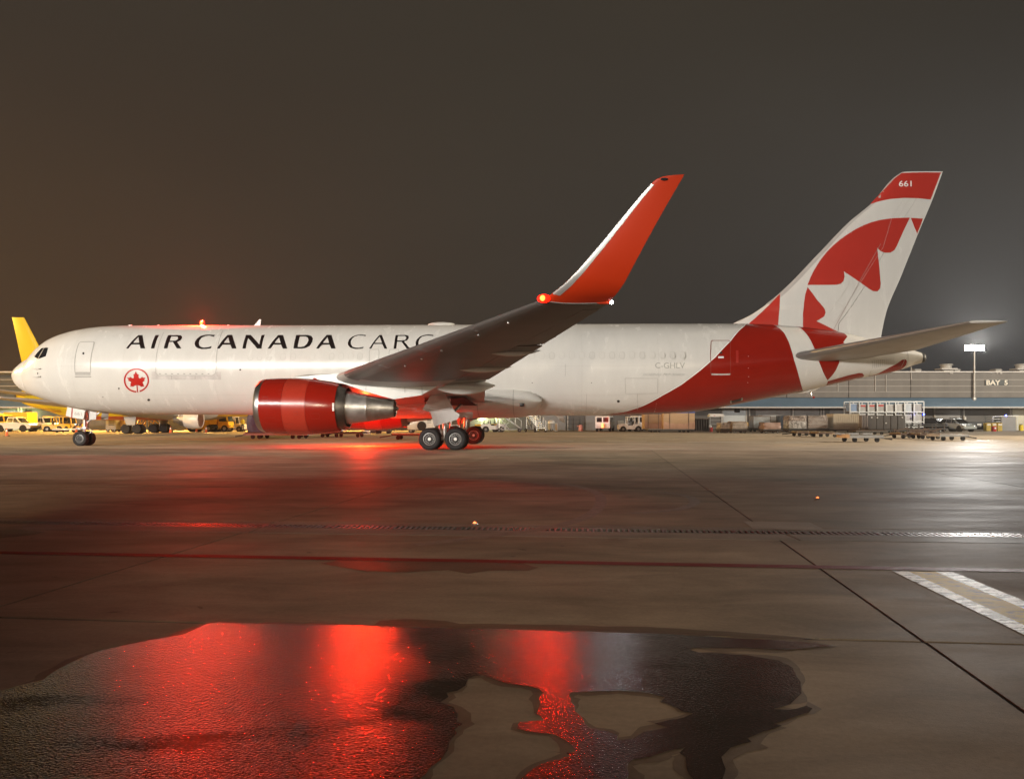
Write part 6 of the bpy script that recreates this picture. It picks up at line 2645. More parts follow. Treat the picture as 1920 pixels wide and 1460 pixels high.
# worker in a yellow vest
Y = 97
me = bpy.data.meshes.new("person")
vs = [(0, 0, .98), (0, .01, 1.22), (0, .0, 1.46), (0, -.01, 1.56), (0, -.02, 1.68), (.09, 0, .9), (.11, 0, .5), (.11, .02, .09), (.11, -.12, .05), (-.09, 0, .9), (-.12, .02, .5), (-.13, .05, .09), (-.13, -.09, .05), (.19, 0, 1.42), (.25, .02, 1.15), (.24, -.06, .9), (-.19, 0, 1.42), (-.25, .02, 1.15), (-.24, -.06, .9)]
es = [(0, 1), (1, 2), (2, 3), (3, 4), (0, 5), (5, 6), (6, 7), (7, 8), (0, 9), (9, 10), (10, 11), (11, 12), (2, 13), (13, 14), (14, 15), (2, 16), (16, 17), (17, 18)]
rs = [.15, .15, .16, .06, .105, .095, .07, .05, .045, .095, .07, .05, .045, .065, .05, .04, .065, .05, .04]
me.from_pydata(vs, es, [])
o = bpy.data.objects.new("person", me)
COL.objects.link(o)
md = o.modifiers.new("skin", "SKIN")
for i, s in enumerate(me.skin_vertices[0].data):
    s.radius = (rs[i], rs[i] * .85)
    s.use_root = i == 0
sub = o.modifiers.new("smooth", "SUBSURF")
sub.levels = sub.render_levels = 1
m1, m2, m3_ = mat("hi_vis_vest", (.70, .62, .05), .7), mat("dark_trousers", (.02, .022, .03), .8), mat("skin_tone", (.35, .2, .14), .6)
dg = bpy.context.evaluated_depsgraph_get()
me2 = bpy.data.meshes.new_from_object(o.evaluated_get(dg))
bpy.data.objects.remove(o)
for m in (m1, m2, m3_):
    me2.materials.append(m)
for p in me2.polygons:
    p.use_smooth = True
    p.material_index = 2 if p.center.z > 1.54 else (1 if p.center.z < .98 else 0)
o = bpy.data.objects.new("person", me2)
COL.objects.link(o)
o.location = ((455 - 960) / FPX * Y, Y, 0)
tag(o, "standing worker in yellow vest and dark trousers left of the blue pallet", "person")
# cones
cone("orange cone near the left edge of the picture", 12.5, 817.5)
cone("orange cone just left of the nose wheel", 143, 811)
cone("orange cone right of the parked jet's main wheels", 319.5, 811.5)
cone("orange cone below the parked jet's engine", 368.5, 810)
cone("pale topped cone in front of the big pushback tug", 386.5, 810.8)
cone("orange cone between the nose wheel and the grey cabinet", 203, 809.5)

# blue wrapped load on a long dolly behind the engine
Y = 63
xa = (456 - 960) / FPX * Y
t = dolly("long flat dolly carrying the blue wrapped load behind the red engine", (xa + 3.0, Y, 0), 0, 5.2, 2.4, GRV, GRV, h=.42, group="long dollies behind the red engine")
pallet_load("tall navy blue wrapped load on the long dolly", ((492 - 960) / FPX * Y + .2, Y, .0), 0, 2.4, 2.0, 2.1, NAVY, 3, .05, base=.08, wheels=False, group="blue wrapped loads")
for o in [o for o in COL.objects if o.name.startswith("cargo_pallet") and o.parent is None]:
    o.location.z = .47
pallet_load("low blue wrapped load under the red engine", ((540 - 960) / FPX * Y + .3, Y, .47), 0, 2.2, 2.0, .5, NAVY, 8, .08, base=.08, wheels=False, group="blue wrapped loads")
Y = 68
for u, lb in ((590, "dark empty dolly behind the rear of the red engine"), (655, "dark empty dolly in front of the far engine")):
    dolly(lb, ((u - 960) / FPX * Y, Y, 0), 0, 2.8, 2.2, DKG, DKG, h=.42, group="dark dollies behind the red engine")
Y = 84
for u, lb in ((700, "far dark cart below the far red engine"), (720, "far dark cart right of the pale box")):
    dolly(lb, ((u - 960) / FPX * Y, Y, 0), 0, 1.6, 1.6, DKG, DKG, h=.4, group="far carts below the far engine")
Y = 82
container("small pale box on the ground below the far red engine", ((688 - 960) / FPX * Y, Y, 0), 0, .62, .7, .34, ULDW)
Y = 60
dolly("cluttered dolly with yellowish load left of the main wheels", ((772 - 960) / FPX * Y, Y, 0), 0, 2.9, 1.9, DKG, mat("cream_equipment_paint", (.62, .50, .30), .45), h=.45, group="dollies left of the main wheels")
# white air unit with a round dark intake
Y = 88
t = thing("air_start_unit", "white ground air unit with a big round dark intake left of the main wheels", "air unit", ((790 - 960) / FPX * Y, Y, 0))
bm = new_bm()
box(bm, (0, 0, 1.05), (3.0, 1.8, 1.35), .10)
ob("body", bm, WHV, t)
bm = new_bm()
tube(bm, (.15, -.96, .82), (.15, -.85, .82), .52, n=24)
ob("intake", bm, BLACK, t)
bm = new_bm()
box(bm, (1.0, -.91, 1.45), (.45, .03, .12))
box(bm, (1.0, -.91, 1.2), (.45, .03, .05))
ob("placard", bm, DKG, t, smooth=False)
for xx in (-1.1, 1.1):
    for sd in (-1, 1):
        small_wheel(t, xx, sd * .7, .28, .2)
# service vehicles behind the main gear
Y = 92
pipes = thing("hose_cart", "cluttered pale hose cart seen between the main wheels", "service cart", ((846 - 960) / FPX * Y, Y, 0))
bm = new_bm()
for k in range(4):
    lathe(bm, [(.6, .42 - .02 * k), (.66, .46 - .02 * k), (.72, .42 - .02 * k)], "z", 18, (-.6 + .4 * k, 0, .05 * k), close=True)
box(bm, (0, 0, .9), (2.2, 1.0, .08))
for xx in (-1, 0, 1):
    tube(bm, (xx, -.5, .3), (xx, -.5, 1.6), .05, n=6)
tube(bm, (-1, -.5, 1.6), (1, -.5, 1.6), .05, n=6)
ob("hose_rack", bm, GALV, pipes)
for xx in (-.8, .8):
    for sd in (-1, 1):
        small_wheel(pipes, xx, sd * .5, .24, .16)
Y = 96
tractor("yellow fuel tractor behind the far main wheel", ((914 - 960) / FPX * Y, Y, 0), 0, YEL, False)
tractor("small white tow tractor left of the boarding stairs", ((926 - 960) / FPX * Y, Y - .8, 0), 0, WHV, True)
stairs("grey mobile stairs sloping down to the right under the belly", ((955 - 960) / FPX * 95, 95, 0), R180, 2.9, 2.4)
stairs("grey mobile stairs seen end-on right of the first stairs", ((1004 - 960) / FPX * 95, 94.5, 0), radians(120), 2.6, 2.3)
Y = 101
t = thing("tank_cart", "round white topped tank cart before the dark wall", "tank cart", ((1033.5 - 960) / FPX * Y, Y, 0))
bm = new_bm()
lathe(bm, [(.2, .01), (.2, .44), (1.05, .46)], "z", 20)
ob("tank", bm, GRV, t)
bm = new_bm()
lathe(bm, [(1.05, .48), (1.2, .48), (1.38, .36), (1.46, .15), (1.47, .01)], "z", 20)
ob("lid", bm, WHV, t)
for sd in (-1, 1):
    small_wheel(t, 0, sd * .38, .18, .12)
container("small tan cabinet beside the round tank cart", ((1042.5 - 960) / FPX * Y, Y, 0), 0, .42, .6, 1.05, WOOD)
t = thing("covered_post", "small post under a pink cover before the dark wall", "covered post", ((1089 - 960) / FPX * Y, Y, 0))
bm = new_bm()
lathe(bm, [(.02, .30), (.5, .27), (.75, .24), (.85, .14), (.88, .01)], "z", 14)
ob("cover", bm, mat("pink_plastic_cover", (.62, .26, .23), .5, var=.15, scale=5), t)
bm = new_bm()
tube(bm, (-.1, 0, .7), (-.5, 0, .65), .06, n=8)
ob("spout", bm, mat("pink_plastic_cover", (.62, .26, .23), .5), t)
t = thing("equipment_rack", "dark equipment rack against the wall left of the pink cover", "rack", ((1075 - 960) / FPX * 105, 105, 0))
bm = new_bm()
for xx in (-.9, 0, .9):
    box(bm, (xx, 0, .85), (.08, .6, 1.7))
for z in (.3, .9, 1.5):
    box(bm, (0, 0, z), (1.8, .6, .06))
ob("frame", bm, DKG, t, smooth=False)
# vehicles before the wall, right of the belly
Y = 99
van("white van seen from behind with an orange lamp beside it", ((1138 - 960) / FPX * Y, Y + 2, 0), radians(75), WHV)
t = thing("orange_signal_lamp", "glowing orange double lamp on a post left of the white van", "signal lamp", ((1128 - 960) / FPX * Y, Y - 1, 0))
bm = new_bm()
tube(bm, (0, .06, 0), (0, .06, 1.1), .04, n=8)
ob("post", bm, DKG, t)
for z in (.62, .92):
    bm = new_bm()
    bmesh.ops.create_uvsphere(bm, u_segments=12, v_segments=8, radius=.17, matrix=Matrix.Translation((0, -.05, z)))
    ob("lens", bm, glow("orange_signal_glow", (1, .14, .02), 5.0), t)
Y = 98
tractor("white tow tractor with open cab left of the big crates", ((1181 - 960) / FPX * Y, Y, 0), R180, WHV, True)
van("white van with dark rear windows just left of the big crates", ((1204 - 960) / FPX * Y, Y + 2, 0), radians(100), WHV)
Y = 93
container("pale door panel leaning on the wall behind the white tractor", ((1164 - 960) / FPX * 106, 106, 0), 0, .75, .3, 1.4, ULDW)
# crates on a dolly
for u0, u1, lb, dz in ((1209, 1241, "left of two big tan crates with blue tops under the rear fuselage", 0), (1240.5, 1299, "larger right-hand tan crate with blue top under the rear fuselage", .12)):
    xa, xb = (u0 - 960) / FPX * Y, (u1 - 960) / FPX * Y
    t = thing("cargo_crate", lb, "crate", ((xa + xb) / 2, Y + (1.2 if dz == 0 else 0), .40), 0, "big tan crates with blue tops")
    W_ = xb - xa
    D_ = 2.2
    H_ = 1.92 + dz
    bm = new_bm()
    box(bm, (0, 0, H_ / 2), (W_ - .03, D_, H_), .03)
    ob("crate_wall", bm, WOOD, t, smooth=False)
    bm = new_bm()
    prism(bm, [(-W_ / 2, .02)] + [(-W_ / 2 + W_ * k / 12, .62 + .28 * (2 * k / 12 - 1) ** 2 + .05 * sin(k * 2.1)) for k in range(13)] + [(W_ / 2, .02)], .03, "xz", -D_ / 2 - .032)
    ob("plastic_skirt", bm, mat("pinkish_plastic_wrap", (.38, .24, .17), .35, var=.2, scale=2), t, smooth=False)
    bm = new_bm()
    box(bm, (0, 0, H_ + .02), (W_ + .02, D_ + .05, .34), .04)
    ob("top_sheet", bm, TARPB, t, smooth=False)
    for xx in (-W_ * .3, W_ * .3):
        bm = new_bm()
        box(bm, (xx, -D_ / 2 - .034, H_ / 2), (.05, .02, H_))
        ob("strap", bm, DKG, t, smooth=False)
dolly("flat dolly under the two big tan crates", ((1255 - 960) / FPX * Y, Y - .1, 0), 0, 5.6, 2.5, DKG, GRV, h=.34, group="loaded dollies on the right apron")
Y = 97
t = thing("rail_rack", "dark slatted storage rack right of the big crates", "rack", ((1313 - 960) / FPX * Y, Y, 0))
bm = new_bm()
for k in range(7):
    box(bm, (-.95 + k * .316, 0, .85), (.14, 1.2, 1.6), .02)
ob("slats", bm, mat("dark_brown_timber", (.06, .048, .04), .6, var=.3), t, smooth=False)["kind"] = "stuff"
bm = new_bm()
for z in (.1, 1.62):
    box(bm, (0, 0, z), (2.1, 1.25, .1))
ob("frame", bm, RUST, t, smooth=False)
t = thing("shelf_cart", "tall shelf cart with white sheeting on top", "shelf", ((1342 - 960) / FPX * Y, Y, 0))
bm = new_bm()
for xx in (-.85, .85):
    for yy in (-.5, .5):
        box(bm, (xx, yy, .95), (.07, .07, 1.9))
ob("post", bm, GALV, t, smooth=False)
for z in (.5, .95, 1.45):
    bm = new_bm()
    box(bm, (0, 0, z), (1.66, 1.0, .06))
    ob("shelf_board", bm, GRV, t, smooth=False)
bm = lumpy(new_bm(), 1.9, 1.1, .36, 31, .12)
bmesh.ops.translate(bm, verts=bm.verts[:], vec=(0, 0, 1.88))
ob("sheeting", bm, WHV, t)
bm = new_bm()
box(bm, (0, -.52, 2.02), (.7, .03, .08))
ob("red_label", bm, REDB, t, smooth=False)
Y = 96
t = thing("red_bin", "small red bin at the foot of the shelf cart", "bin", ((1333.5 - 960) / FPX * Y, Y, 0))
bm = new_bm()
lathe(bm, [(.0, .01), (.0, .19), (.55, .22)], "z", 14)
ob("body", bm, mat("red_bin_plastic", (.42, .02, .02), .4), t)
bm = new_bm()
bmesh.ops.create_uvsphere(bm, u_segments=12, v_segments=8, radius=.2, matrix=Matrix.Translation((-.12, 0, .66)))
ob("white_bag", bm, WHV, t)
t = thing("yellow_stand", "small yellow equipment stand before the pale bay door", "stand", ((1396 - 960) / FPX * 103, 103, 0))
bm = new_bm()
box(bm, (0, 0, .9), (1.4, .6, .5), .05)
ob("body", bm, YEL, t)
bm = new_bm()
for xx in (-.55, .55):
    box(bm, (xx, 0, .33), (.1, .5, .66))
ob("legs_frame", bm, DKG, t, smooth=False)
# netted pallets
Y = 88
for i, (u0, u1, v0, lb, m, net) in enumerate(((1347, 1358, 793, "smallest netted pallet at the left of the brown pallets", SILV, True), (1357, 1369, 792, "silvery netted pallet between two brown ones", SILV, True), (1368.5, 1397.5, 790, "low dark brown netted pallet right of the silvery one", WRAP, True), (1426, 1460, 792, "low brown tarpaulin covered pallet with folded front", mat("folded_brown_tarpaulin", (.30, .205, .17), .45, var=.25, scale=2, bump=.5, bscale=3), False))):
    yy = Y + (1.0 if i < 2 else (0 if i == 2 else -1.0))
    pallet_load(lb, (((u0 + u1) / 2 - 960) / FPX * yy, yy, 0), 0, (u1 - u0) / FPX * yy, 2.0, CH + (HZ - v0) / FPX * yy, m, 11 + i, .07, net)
Y = 93
for i, (u0, u1, v0, lb, m) in enumerate(((1473, 1507.5, 779.5, "tall wrapped pallet with brown boxes above grey film", SILV), (1508, 1546, 779, "tall wrapped pallet with criss-cross net right of the grey film one", WRAP))):
    pallet_load(lb, (((u0 + u1) / 2 - 960) / FPX * Y, Y, 0), 0, (u1 - u0) / FPX * Y, 2.2, CH + (HZ - v0) / FPX * Y, m, 21 + i, .035, i == 1, tarp=WRAP if i == 0 else None)
Y = 96
container("grey metal container on a cart behind the brown pallets", ((1424 - 960) / FPX * Y, Y, .3), 0, 2.2, 1.8, 1.55, mat("weathered_aluminium_sheet", (.36, .38, .38), .35, .5, var=.3, scale=1.5), lift=.42, frame=RUST)
dolly("low cart under the grey metal container", ((1426 - 960) / FPX * Y, Y, 0), 0, 3.0, 2.0, DKG, DKG, h=.34, group="loaded dollies on the right apron")
container("pale container with a red mark behind the brown pallets", ((1443 - 960) / FPX * 102, 102, 0), 0, 2.5, 1.8, 2.1, ULDW)
container("tall dark blue container left of the tall wrapped pallets", ((1467 - 960) / FPX * 100, 100, 0), 0, 1.1, 1.5, 2.05, mat("dark_navy_panel", (.02, .028, .045), .5), frame=DKG)
t = thing("white_barrel", "white wrapped barrel between the wrapped pallets and tan container", "barrel", ((1550 - 960) / FPX * 95, 95, 0))
bm = new_bm()
lathe(bm, [(.3, .01), (.3, .24), (.6, .28), (.9, .24), (.95, .05), (.96, .01)], "z", 14)
ob("drum", bm, WHV, t)
bm = new_bm()
box(bm, (0, 0, .15), (.6, .6, .3), .02)
ob("stand", bm, DKG, t, smooth=False)
# tan and grey covered containers
Y = 94
container("long tan ribbed container on a low cart", ((1580 - 960) / FPX * Y, Y, 0), 0, 3.15, 2.2, 1.86, TANC, ribs=12, lift=.36, frame=TANC)
dolly("low cart under the long tan container", ((1578 - 960) / FPX * Y, Y, 0), 0, 3.6, 2.2, RUST, DKG, h=.3, group="loaded dollies on the right apron")
Y = 90
t = thing("draped_container", "long container draped in dark grey sheeting with tape patches", "container", ((1654 - 960) / FPX * Y, Y, .38))
W_, H_ = 70 / FPX * Y, 1.62
bm = new_bm()
box(bm, (0, 0, H_ / 2), (W_, 2.2, H_), .06)
bmesh.ops.subdivide_edges(bm, edges=[e for e in bm.edges if e.calc_length() > 1], cuts=9, use_grid_fill=True)
for v in bm.verts:
    v.co.y += .015 * sin(v.co.x * 5.5) * (1 if v.co.y < 0 else -1)
    v.co.z += (.03 * sin(v.co.x * 4 + 1) if v.co.z > H_ * .9 else 0)
ob("drape", bm, DRAPE, t, angle=50)
for xx in (-1.15, -.35, .5, 1.3):
    bm = new_bm()
    box(bm, (xx, -1.13, H_ / 2), (.04, .04, H_))
    ob("seam", bm, DKG, t, smooth=False)
for xx, zz in ((-1.75, 1.4), (-1.1, 1.38), (1.8, 1.4), (-.1, .75)):
    bm = new_bm()
    box(bm, (xx, -1.145, zz), (.16, .02, .12))
    ob("tape_patch", bm, WHV, t, smooth=False)
dolly("low dark cart under the draped container", ((1654 - 960) / FPX * Y, Y, 0), 0, 4.6, 2.2, DKG, DKG, h=.32, group="loaded dollies on the right apron")
t = thing("folded_stack", "narrow ribbed steel stack between the tan and draped containers", "stack", ((1613 - 960) / FPX * Y, Y - .8, 0))
bm = new_bm()
for k in range(4):
    box(bm, (-.3 + .2 * k, 0, 1.35), (.10, .8, 1.35), .01)
ob("ribs", bm, mat("dull_mauve_metal", (.23, .20, .19), .5, .3), t, smooth=False)
bm = new_bm()
box(bm, (0, 0, .62), (.9, .9, .08))
tube(bm, (0, 0, .2), (0, 0, .6), .08, n=8)
box(bm, (0, 0, .14), (.8, .8, .14))
ob("stand", bm, RUST, t, smooth=False)
# storage rack full of small containers
Y = 99.5
rk = thing("storage_rack", "two storey galvanised rack holding small white containers", "rack", (0, Y, 0))
XU = lambda u: (u - 960) / FPX * Y
ZV = lambda v: CH + (HZ - v) / FPX * Y
po = None
posts = [1593.5, 1611, 1627.5, 1644.5, 1661.5, 1679, 1696, 1713.5, 1732]
for u in posts:
    for d in (0, 1.7):
        if po is None:
            bm = new_bm()
            box(bm, (0, 0, ZV(752.5) / 2), (.11, .11, ZV(752.5)))
            po = ob("post", bm, GALV, rk, smooth=False)
            o = po
        else:
            o = again(po, rk)
        o.location = (XU(u), d, 0)
for v in (752.8, 772.6, 790.6, 800):
    for d in (0, 1.7):
        bm = new_bm()
        box(bm, ((XU(1593.5) + XU(1732)) / 2, d - .02, ZV(v)), (XU(1732) - XU(1593.5), .07, .12))
        ob("beam", bm, GALV, rk, smooth=False)
for v in (772.6, 790.6, 800):
    bm = new_bm()
    box(bm, ((XU(1593.5) + XU(1732)) / 2, .85, ZV(v)), (XU(1732) - XU(1593.5), 1.6, .05))
    ob("shelf_deck", bm, DKG, rk, smooth=False)
GL = "small containers on the rack"
words = {0: ("upper shelf", 772.2), 1: ("middle shelf", 790.2), 2: ("bottom shelf", 799.6)}
cellname = ["far left bay", "second bay from the left", "third bay from the left", "fourth bay from the left", "bay just left of the middle post", "bay right of the middle post", "second bay from the right end", "far right bay"]
for row, (rn, vb) in words.items():
    for i in range(8):
        a, b = XU(posts[i]) + .12, XU(posts[i + 1]) - .12
        if row == 2 and i in (1, 3):
            continue
        top = {0: 756.5, 1: 775.5, 2: 792.5}[row]
        m, band = ULDW, None
        look = "dull white container"
        if row == 0 and i in (1, 2, 3):
            band, look = REDB, "white container with a red band"
        if row == 0 and i == 0:
            m, look = mat("blue_white_bin", (.20, .28, .42), .4), "bluish container"
        if row == 0 and i == 6:
            m, look = mat("pale_blue_container_skin", (.50, .55, .56), .4), "pale blue container"
        if row == 1 and i in (1, 5):
            m, look = mat("dull_mauve_container_skin", (.34, .31, .29), .5), "dull brown container"
        h = ZV(top) - ZV(vb)
        o = container(f"{look} on the rack's {rn}, {cellname[i]}", ((a + b) / 2, Y + .85, 0), 0, (b - a) * random.uniform(.86, 1.0), 1.4, h * random.uniform(.88, 1.0), m, band=band, group=GL, lift=ZV(vb) + .03, name="small_container")
# dollies on the right apron
for u0, u1, vb, lb, m, dk in ((1495, 1530, 818.0, "rusty empty dolly before the tall wrapped pallets", RUST, None), (1533, 1573, 819.5, "rusty empty dolly before the tan container", RUST, None), (1592, 1657, 829.0, "nearest low dolly with a tan end board on the right", GRV, GRV), (1688, 1732, 822.0, "dolly with a jumbled rusty frame right of the nearest dolly", RUST, None), (1725, 1768, 823.0, "rusty dolly just left of the long pale flatbed", RUST, None), (1762, 1817, 826.0, "long pale flat dolly at the right end of the row", GRV, mat("pale_deck_metal", (.45, .42, .39), .4, .3)), (1605, 1665, 815.5, "dark dolly behind the nearest low dolly", DKG, RUST)):
    Y = FPX * CH / (vb - HZ)
    L_ = (u1 - u0) / FPX * Y
    o = dolly(lb, (((u0 + u1) / 2 - 960) / FPX * Y, Y + .9, 0), random.uniform(-.04, .04) + (R180 if u0 in (1762, 1592) else 0), L_, 1.9, m, dk, h=.42)
    if u0 == 1592:
        bm = new_bm()
        box(bm, (L_ / 2 + .04, 0, .42), (.1, 1.9, .26), .02)
        ob("end_board", bm, WOOD, o, smooth=False)
        bm = new_bm()
        for k in range(3):
            box(bm, (-L_ / 2 + .6 + k * 1.0, -.4, .56), (.7, .5, .12), .02)
        ob("roller_box", bm, GRV, o, smooth=False)
    if u0 in (1688, 1725):
        bm = new_bm()
        for k in range(9):
            box(bm, (random.uniform(-L_ / 2, L_ / 2), random.uniform(-.8, .6), .52 + random.uniform(0, .22)), (random.uniform(.3, .9), .1, .1), 0, Matrix.Rotation(random.uniform(-.5, .5), 3, "Y"))
        ob("loose_bars", bm, RUST, o, smooth=False)["kind"] = "stuff"
Y = 92
t = thing("long_platform", "long dark roller platform right of the draped container", "platform", ((1728 - 960) / FPX * Y, Y, 0))
for z in (.42, .78, 1.0):
    bm = new_bm()
    box(bm, (0, 0, z), (5.2 - (z - .4), 2.2, .13 if z < .9 else .08), .02)
    ob("deck", bm, DKG, t, smooth=False)
bm = new_bm()
for xx in (-2.2, -.8, .8, 2.2):
    for yy in (-.9, .9):
        box(bm, (xx, yy, .5), (.12, .12, 1.0))
ob("post", bm, RUST, t, smooth=False)
for xx in (-1.8, 1.8):
    for sd in (-1, 1):
        small_wheel(t, xx, sd * .8, .2, .14)
# cars at the wall
suv("silver car with roof bar parked before the grey roller door", ((1794 - 960) / FPX * 97, 97, 0), radians(-80), mat("silver_car_paint", (.46, .50, .50), .22, .5))
suv("black car half hidden behind the dark platform", ((1758 - 960) / FPX * 99.5, 99.5, 0), radians(-74), mat("black_car_paint", (.012, .012, .014), .12))
Y = 103
t = thing("dumpster", "long dark dumpster with pale stickers behind the silver car", "dumpster", ((1832 - 960) / FPX * Y, Y, 0))
bm = new_bm()
prism(bm, [(-1.9, .2), (1.9, .2), (2.0, 1.2), (-2.0, 1.2)], 1.6, "xz", -.8)
ob("body", bm, mat("dark_blue_steel", (.022, .025, .03), .5, .2, var=.2), t, smooth=False)
bm = new_bm()
box(bm, (0, 0, 1.24), (4.05, 1.66, .08), .02)
ob("lid", bm, DKG, t, smooth=False)
for xx, zz, s in ((-.2, .75, .55), (.9, .95, .3), (1.0, .6, .3)):
    bm = new_bm()
    box(bm, (xx, -.815, zz), (s, .02, s * .8 if s > .4 else .1))
    ob("sticker", bm, WHV, t, smooth=False)
Y = 101
y0_ = None
for i, (u0, u1, lb) in enumerate(((1846.5, 1856, "left of three yellow slatted crates by the shelter"), (1857, 1866.5, "middle of three yellow slatted crates by the shelter"), (1867.5, 1877, "right of three yellow slatted crates by the shelter"))):
    t = thing("yellow_crate", lb, "crate", (((u0 + u1) / 2 - 960) / FPX * Y, Y, 0), 0, "yellow slatted crates")
    bm = new_bm()
    box(bm, (0, .05, .55), (.6, .7, 1.05), .02)
    ob("body", bm, mat("dull_yellow_crate_paint", (.50, .36, .06), .5, var=.15), t, smooth=False)
    sl = None
    for k in range(5):
        if sl is None:
            bm = new_bm()
            box(bm, (0, -.31, .55), (.05, .05, 1.08), .008)
            sl = ob("slat", bm, mat("dull_yellow_crate_paint", (.50, .36, .06), .5), t, smooth=False)
            o = sl
        else:
            o = again(sl, t)
        o.location = (-.26 + .13 * k, 0, 0)
    bm = new_bm()
    box(bm, (0, -.345, .86), (.46, .02, .16))
    ob("label_plate", bm, WHV, t, smooth=False)
t = thing("red_drum", "red drum standing before the yellow crates", "drum", ((1863.5 - 960) / FPX * 99.5, 99.5, 0))
bm = new_bm()
lathe(bm, [(0, .01), (0, .28), (.3, .3), (.32, .28), (.62, .3), (.66, .28), (.67, .01)], "z", 16)
ob("body", bm, mat("red_bin_plastic", (.42, .02, .02), .4), t)
bm = new_bm()
box(bm, (0, -.3, .4), (.2, .02, .2))
ob("label_plate", bm, WHV, t, smooth=False)
Y = 102.5
t = thing("grey_shelter", "grey metal shelter with sloping roof and side shelves at the right", "shelter", ((1886 - 960) / FPX * Y, Y, 0))
bm = new_bm()
box(bm, (.25, .6, .95), (1.95, 1.6, 1.9), .02)
ob("wall", bm, mat("plain_grey_sheet", (.20, .20, .20), .5, var=.08), t, smooth=False)
bm = new_bm()
hexa(bm, [(-2.0, -.4, 1.86), (1.5, -.4, 2.02), (1.5, 1.5, 2.02), (-2.0, 1.5, 1.86), (-2.0, -.4, 1.94), (1.5, -.4, 2.10), (1.5, 1.5, 2.10), (-2.0, 1.5, 1.94)])
ob("roof", bm, GALV, t, smooth=False)
for z in (1.25, 1.6):
    bm = new_bm()
    box(bm, (-1.35, .5, z), (1.15, 1.2, .06))
    ob("shelf_board", bm, GALV, t, smooth=False)
bm = new_bm()
for xx in (-1.9, 1.35):
    for yy in (-.25, 1.35):
        box(bm, (xx, yy, .96), (.07, .07, 1.85))
ob("post", bm, GALV, t, smooth=False)
t = thing("yellow_barrel", "yellow barrel at the lit bay door on the right edge", "barrel", ((1914.5 - 960) / FPX * 104, 104, 0))
bm = new_bm()
lathe(bm, [(0, .01), (0, .26), (.4, .28), (.8, .26), (.82, .01)], "z", 16)
ob("body", bm, mat("bright_yellow_plastic", (.75, .55, .02), .4), t)
bm = new_bm()
lathe(bm, [(.82, .2), (.9, .18), (.91, .01)], "z", 16)
ob("lid", bm, DKG, t)

# ------------------------------------------------------------------ the yellow jet parked behind the nose
YJ = 87.0
yj = thing("parked_jet", "yellow parked jet facing right behind the white jet's nose", "airplane", (0, YJ, 0))
XJ = lambda u, d=0.0: (u - 960) / FPX * (YJ + d)
ZJ = lambda v, d=0.0: CH + (HZ - v) / FPX * (YJ + d)
YJP = mat("bright_yellow_aircraft_paint", (.60, .44, .012), .25, var=.06, scale=.4)
REDJ = mat("orange_red_belly_paint", (.42, .07, .015), .3, var=.1)
bo = [(29.5, 743), (36, 750), (45, 756.5), (62, 763), (92, 771), (112, 778), (140, 784.5), (180, 787.2), (240, 787.8), (320, 787.2), (420, 781), (800, 779)]
tp = [(29.5, 740.5), (36, 735.5), (47, 731), (62, 727), (92, 724.5), (140, 723), (240, 722.5), (420, 722), (800, 722)]
bf = pchip([XJ(u) for u, v in bo], [ZJ(v) for u, v in bo])
tf = pchip([XJ(u) for u, v in tp], [ZJ(v) for u, v in tp])
x0_, x1_ = XJ(29.5), XJ(740)
sx_ = [x0_ + (x1_ - x0_) * (k / 60) ** 1.5 for k in range(61)]


def yring(bm, x):
    t_, b_ = tf(x), bf(x)
    kk = 1.0
    if x > x1_ - 6:
        kk = sqrt(max(0.0004, 1 - ((x - (x1_ - 6)) / 6) ** 2))
    h = (t_ - b_) / 2 * kk
    c = (t_ + b_) / 2
    return [bm.verts.new((x, min(2.0, h * .97) * cos(2 * pi * k / 36 + pi / 2 * 0), c + h * sin(2 * pi * k / 36))) for k in range(36)]


bm = new_bm()
R = [yring(bm, x) for x in sx_]
for A_, B_ in zip(R, R[1:]):
    for k in range(36):
        f = bm.faces.new((A_[k], A_[(k + 1) % 36], B_[(k + 1) % 36], B_[k]))
        f.material_index = 1 if (f.calc_center_median().z < ZJ(780.5) and f.calc_center_median().x > XJ(95)) else 0
cap(bm, R[0])
cap(bm, R[-1][::-1])
ob("fuselage", bm, [YJP, REDJ], yj)
bm = new_bm()
c, h = (tf(x0_) + bf(x0_)) / 2, (tf(x0_) - bf(x0_)) / 2
lathe(bm, [(x0_ + .25, .34), (x0_ - .02, .22), (x0_ - .05, .15), (x0_ + .1, .1)], "x", 20, (0, 0, c))
ob("exhaust_rim", bm, DKG, yj)
# swept stripes on the tail cone
for z0_, z1_ in ((765, 771.5), (768.5, 774), (773, 775.5)):
    bm = new_bm()
    A_, B_ = [], []
    for k in range(15):
        u = 52 + (128 - 52) * k / 14
        t_ = k / 14
        v = z0_ + (z1_ - z0_) * t_ - 5 * sin(t_ * 1.5) + 2
        x = XJ(u)
        cc, hh = (tf(x) + bf(x)) / 2, (tf(x) - bf(x)) / 2
        for lst, dv in ((A_, -.45), (B_, .45)):
            z = max(min(ZJ(v + dv), cc + hh * .98), cc - hh * .98)
            lst.append(bm.verts.new((x, -min(2.0, hh * .97) * sqrt(max(0, 1 - ((z - cc) / hh) ** 2)) - .012, z)))
    for k in range(14):
        bm.faces.new((A_[k], B_[k], B_[k + 1], A_[k + 1]))
    ob("tail_stripe", bm, mat("dark_red_stripe_paint", (.22, .02, .01), .3), yj, smooth=False)
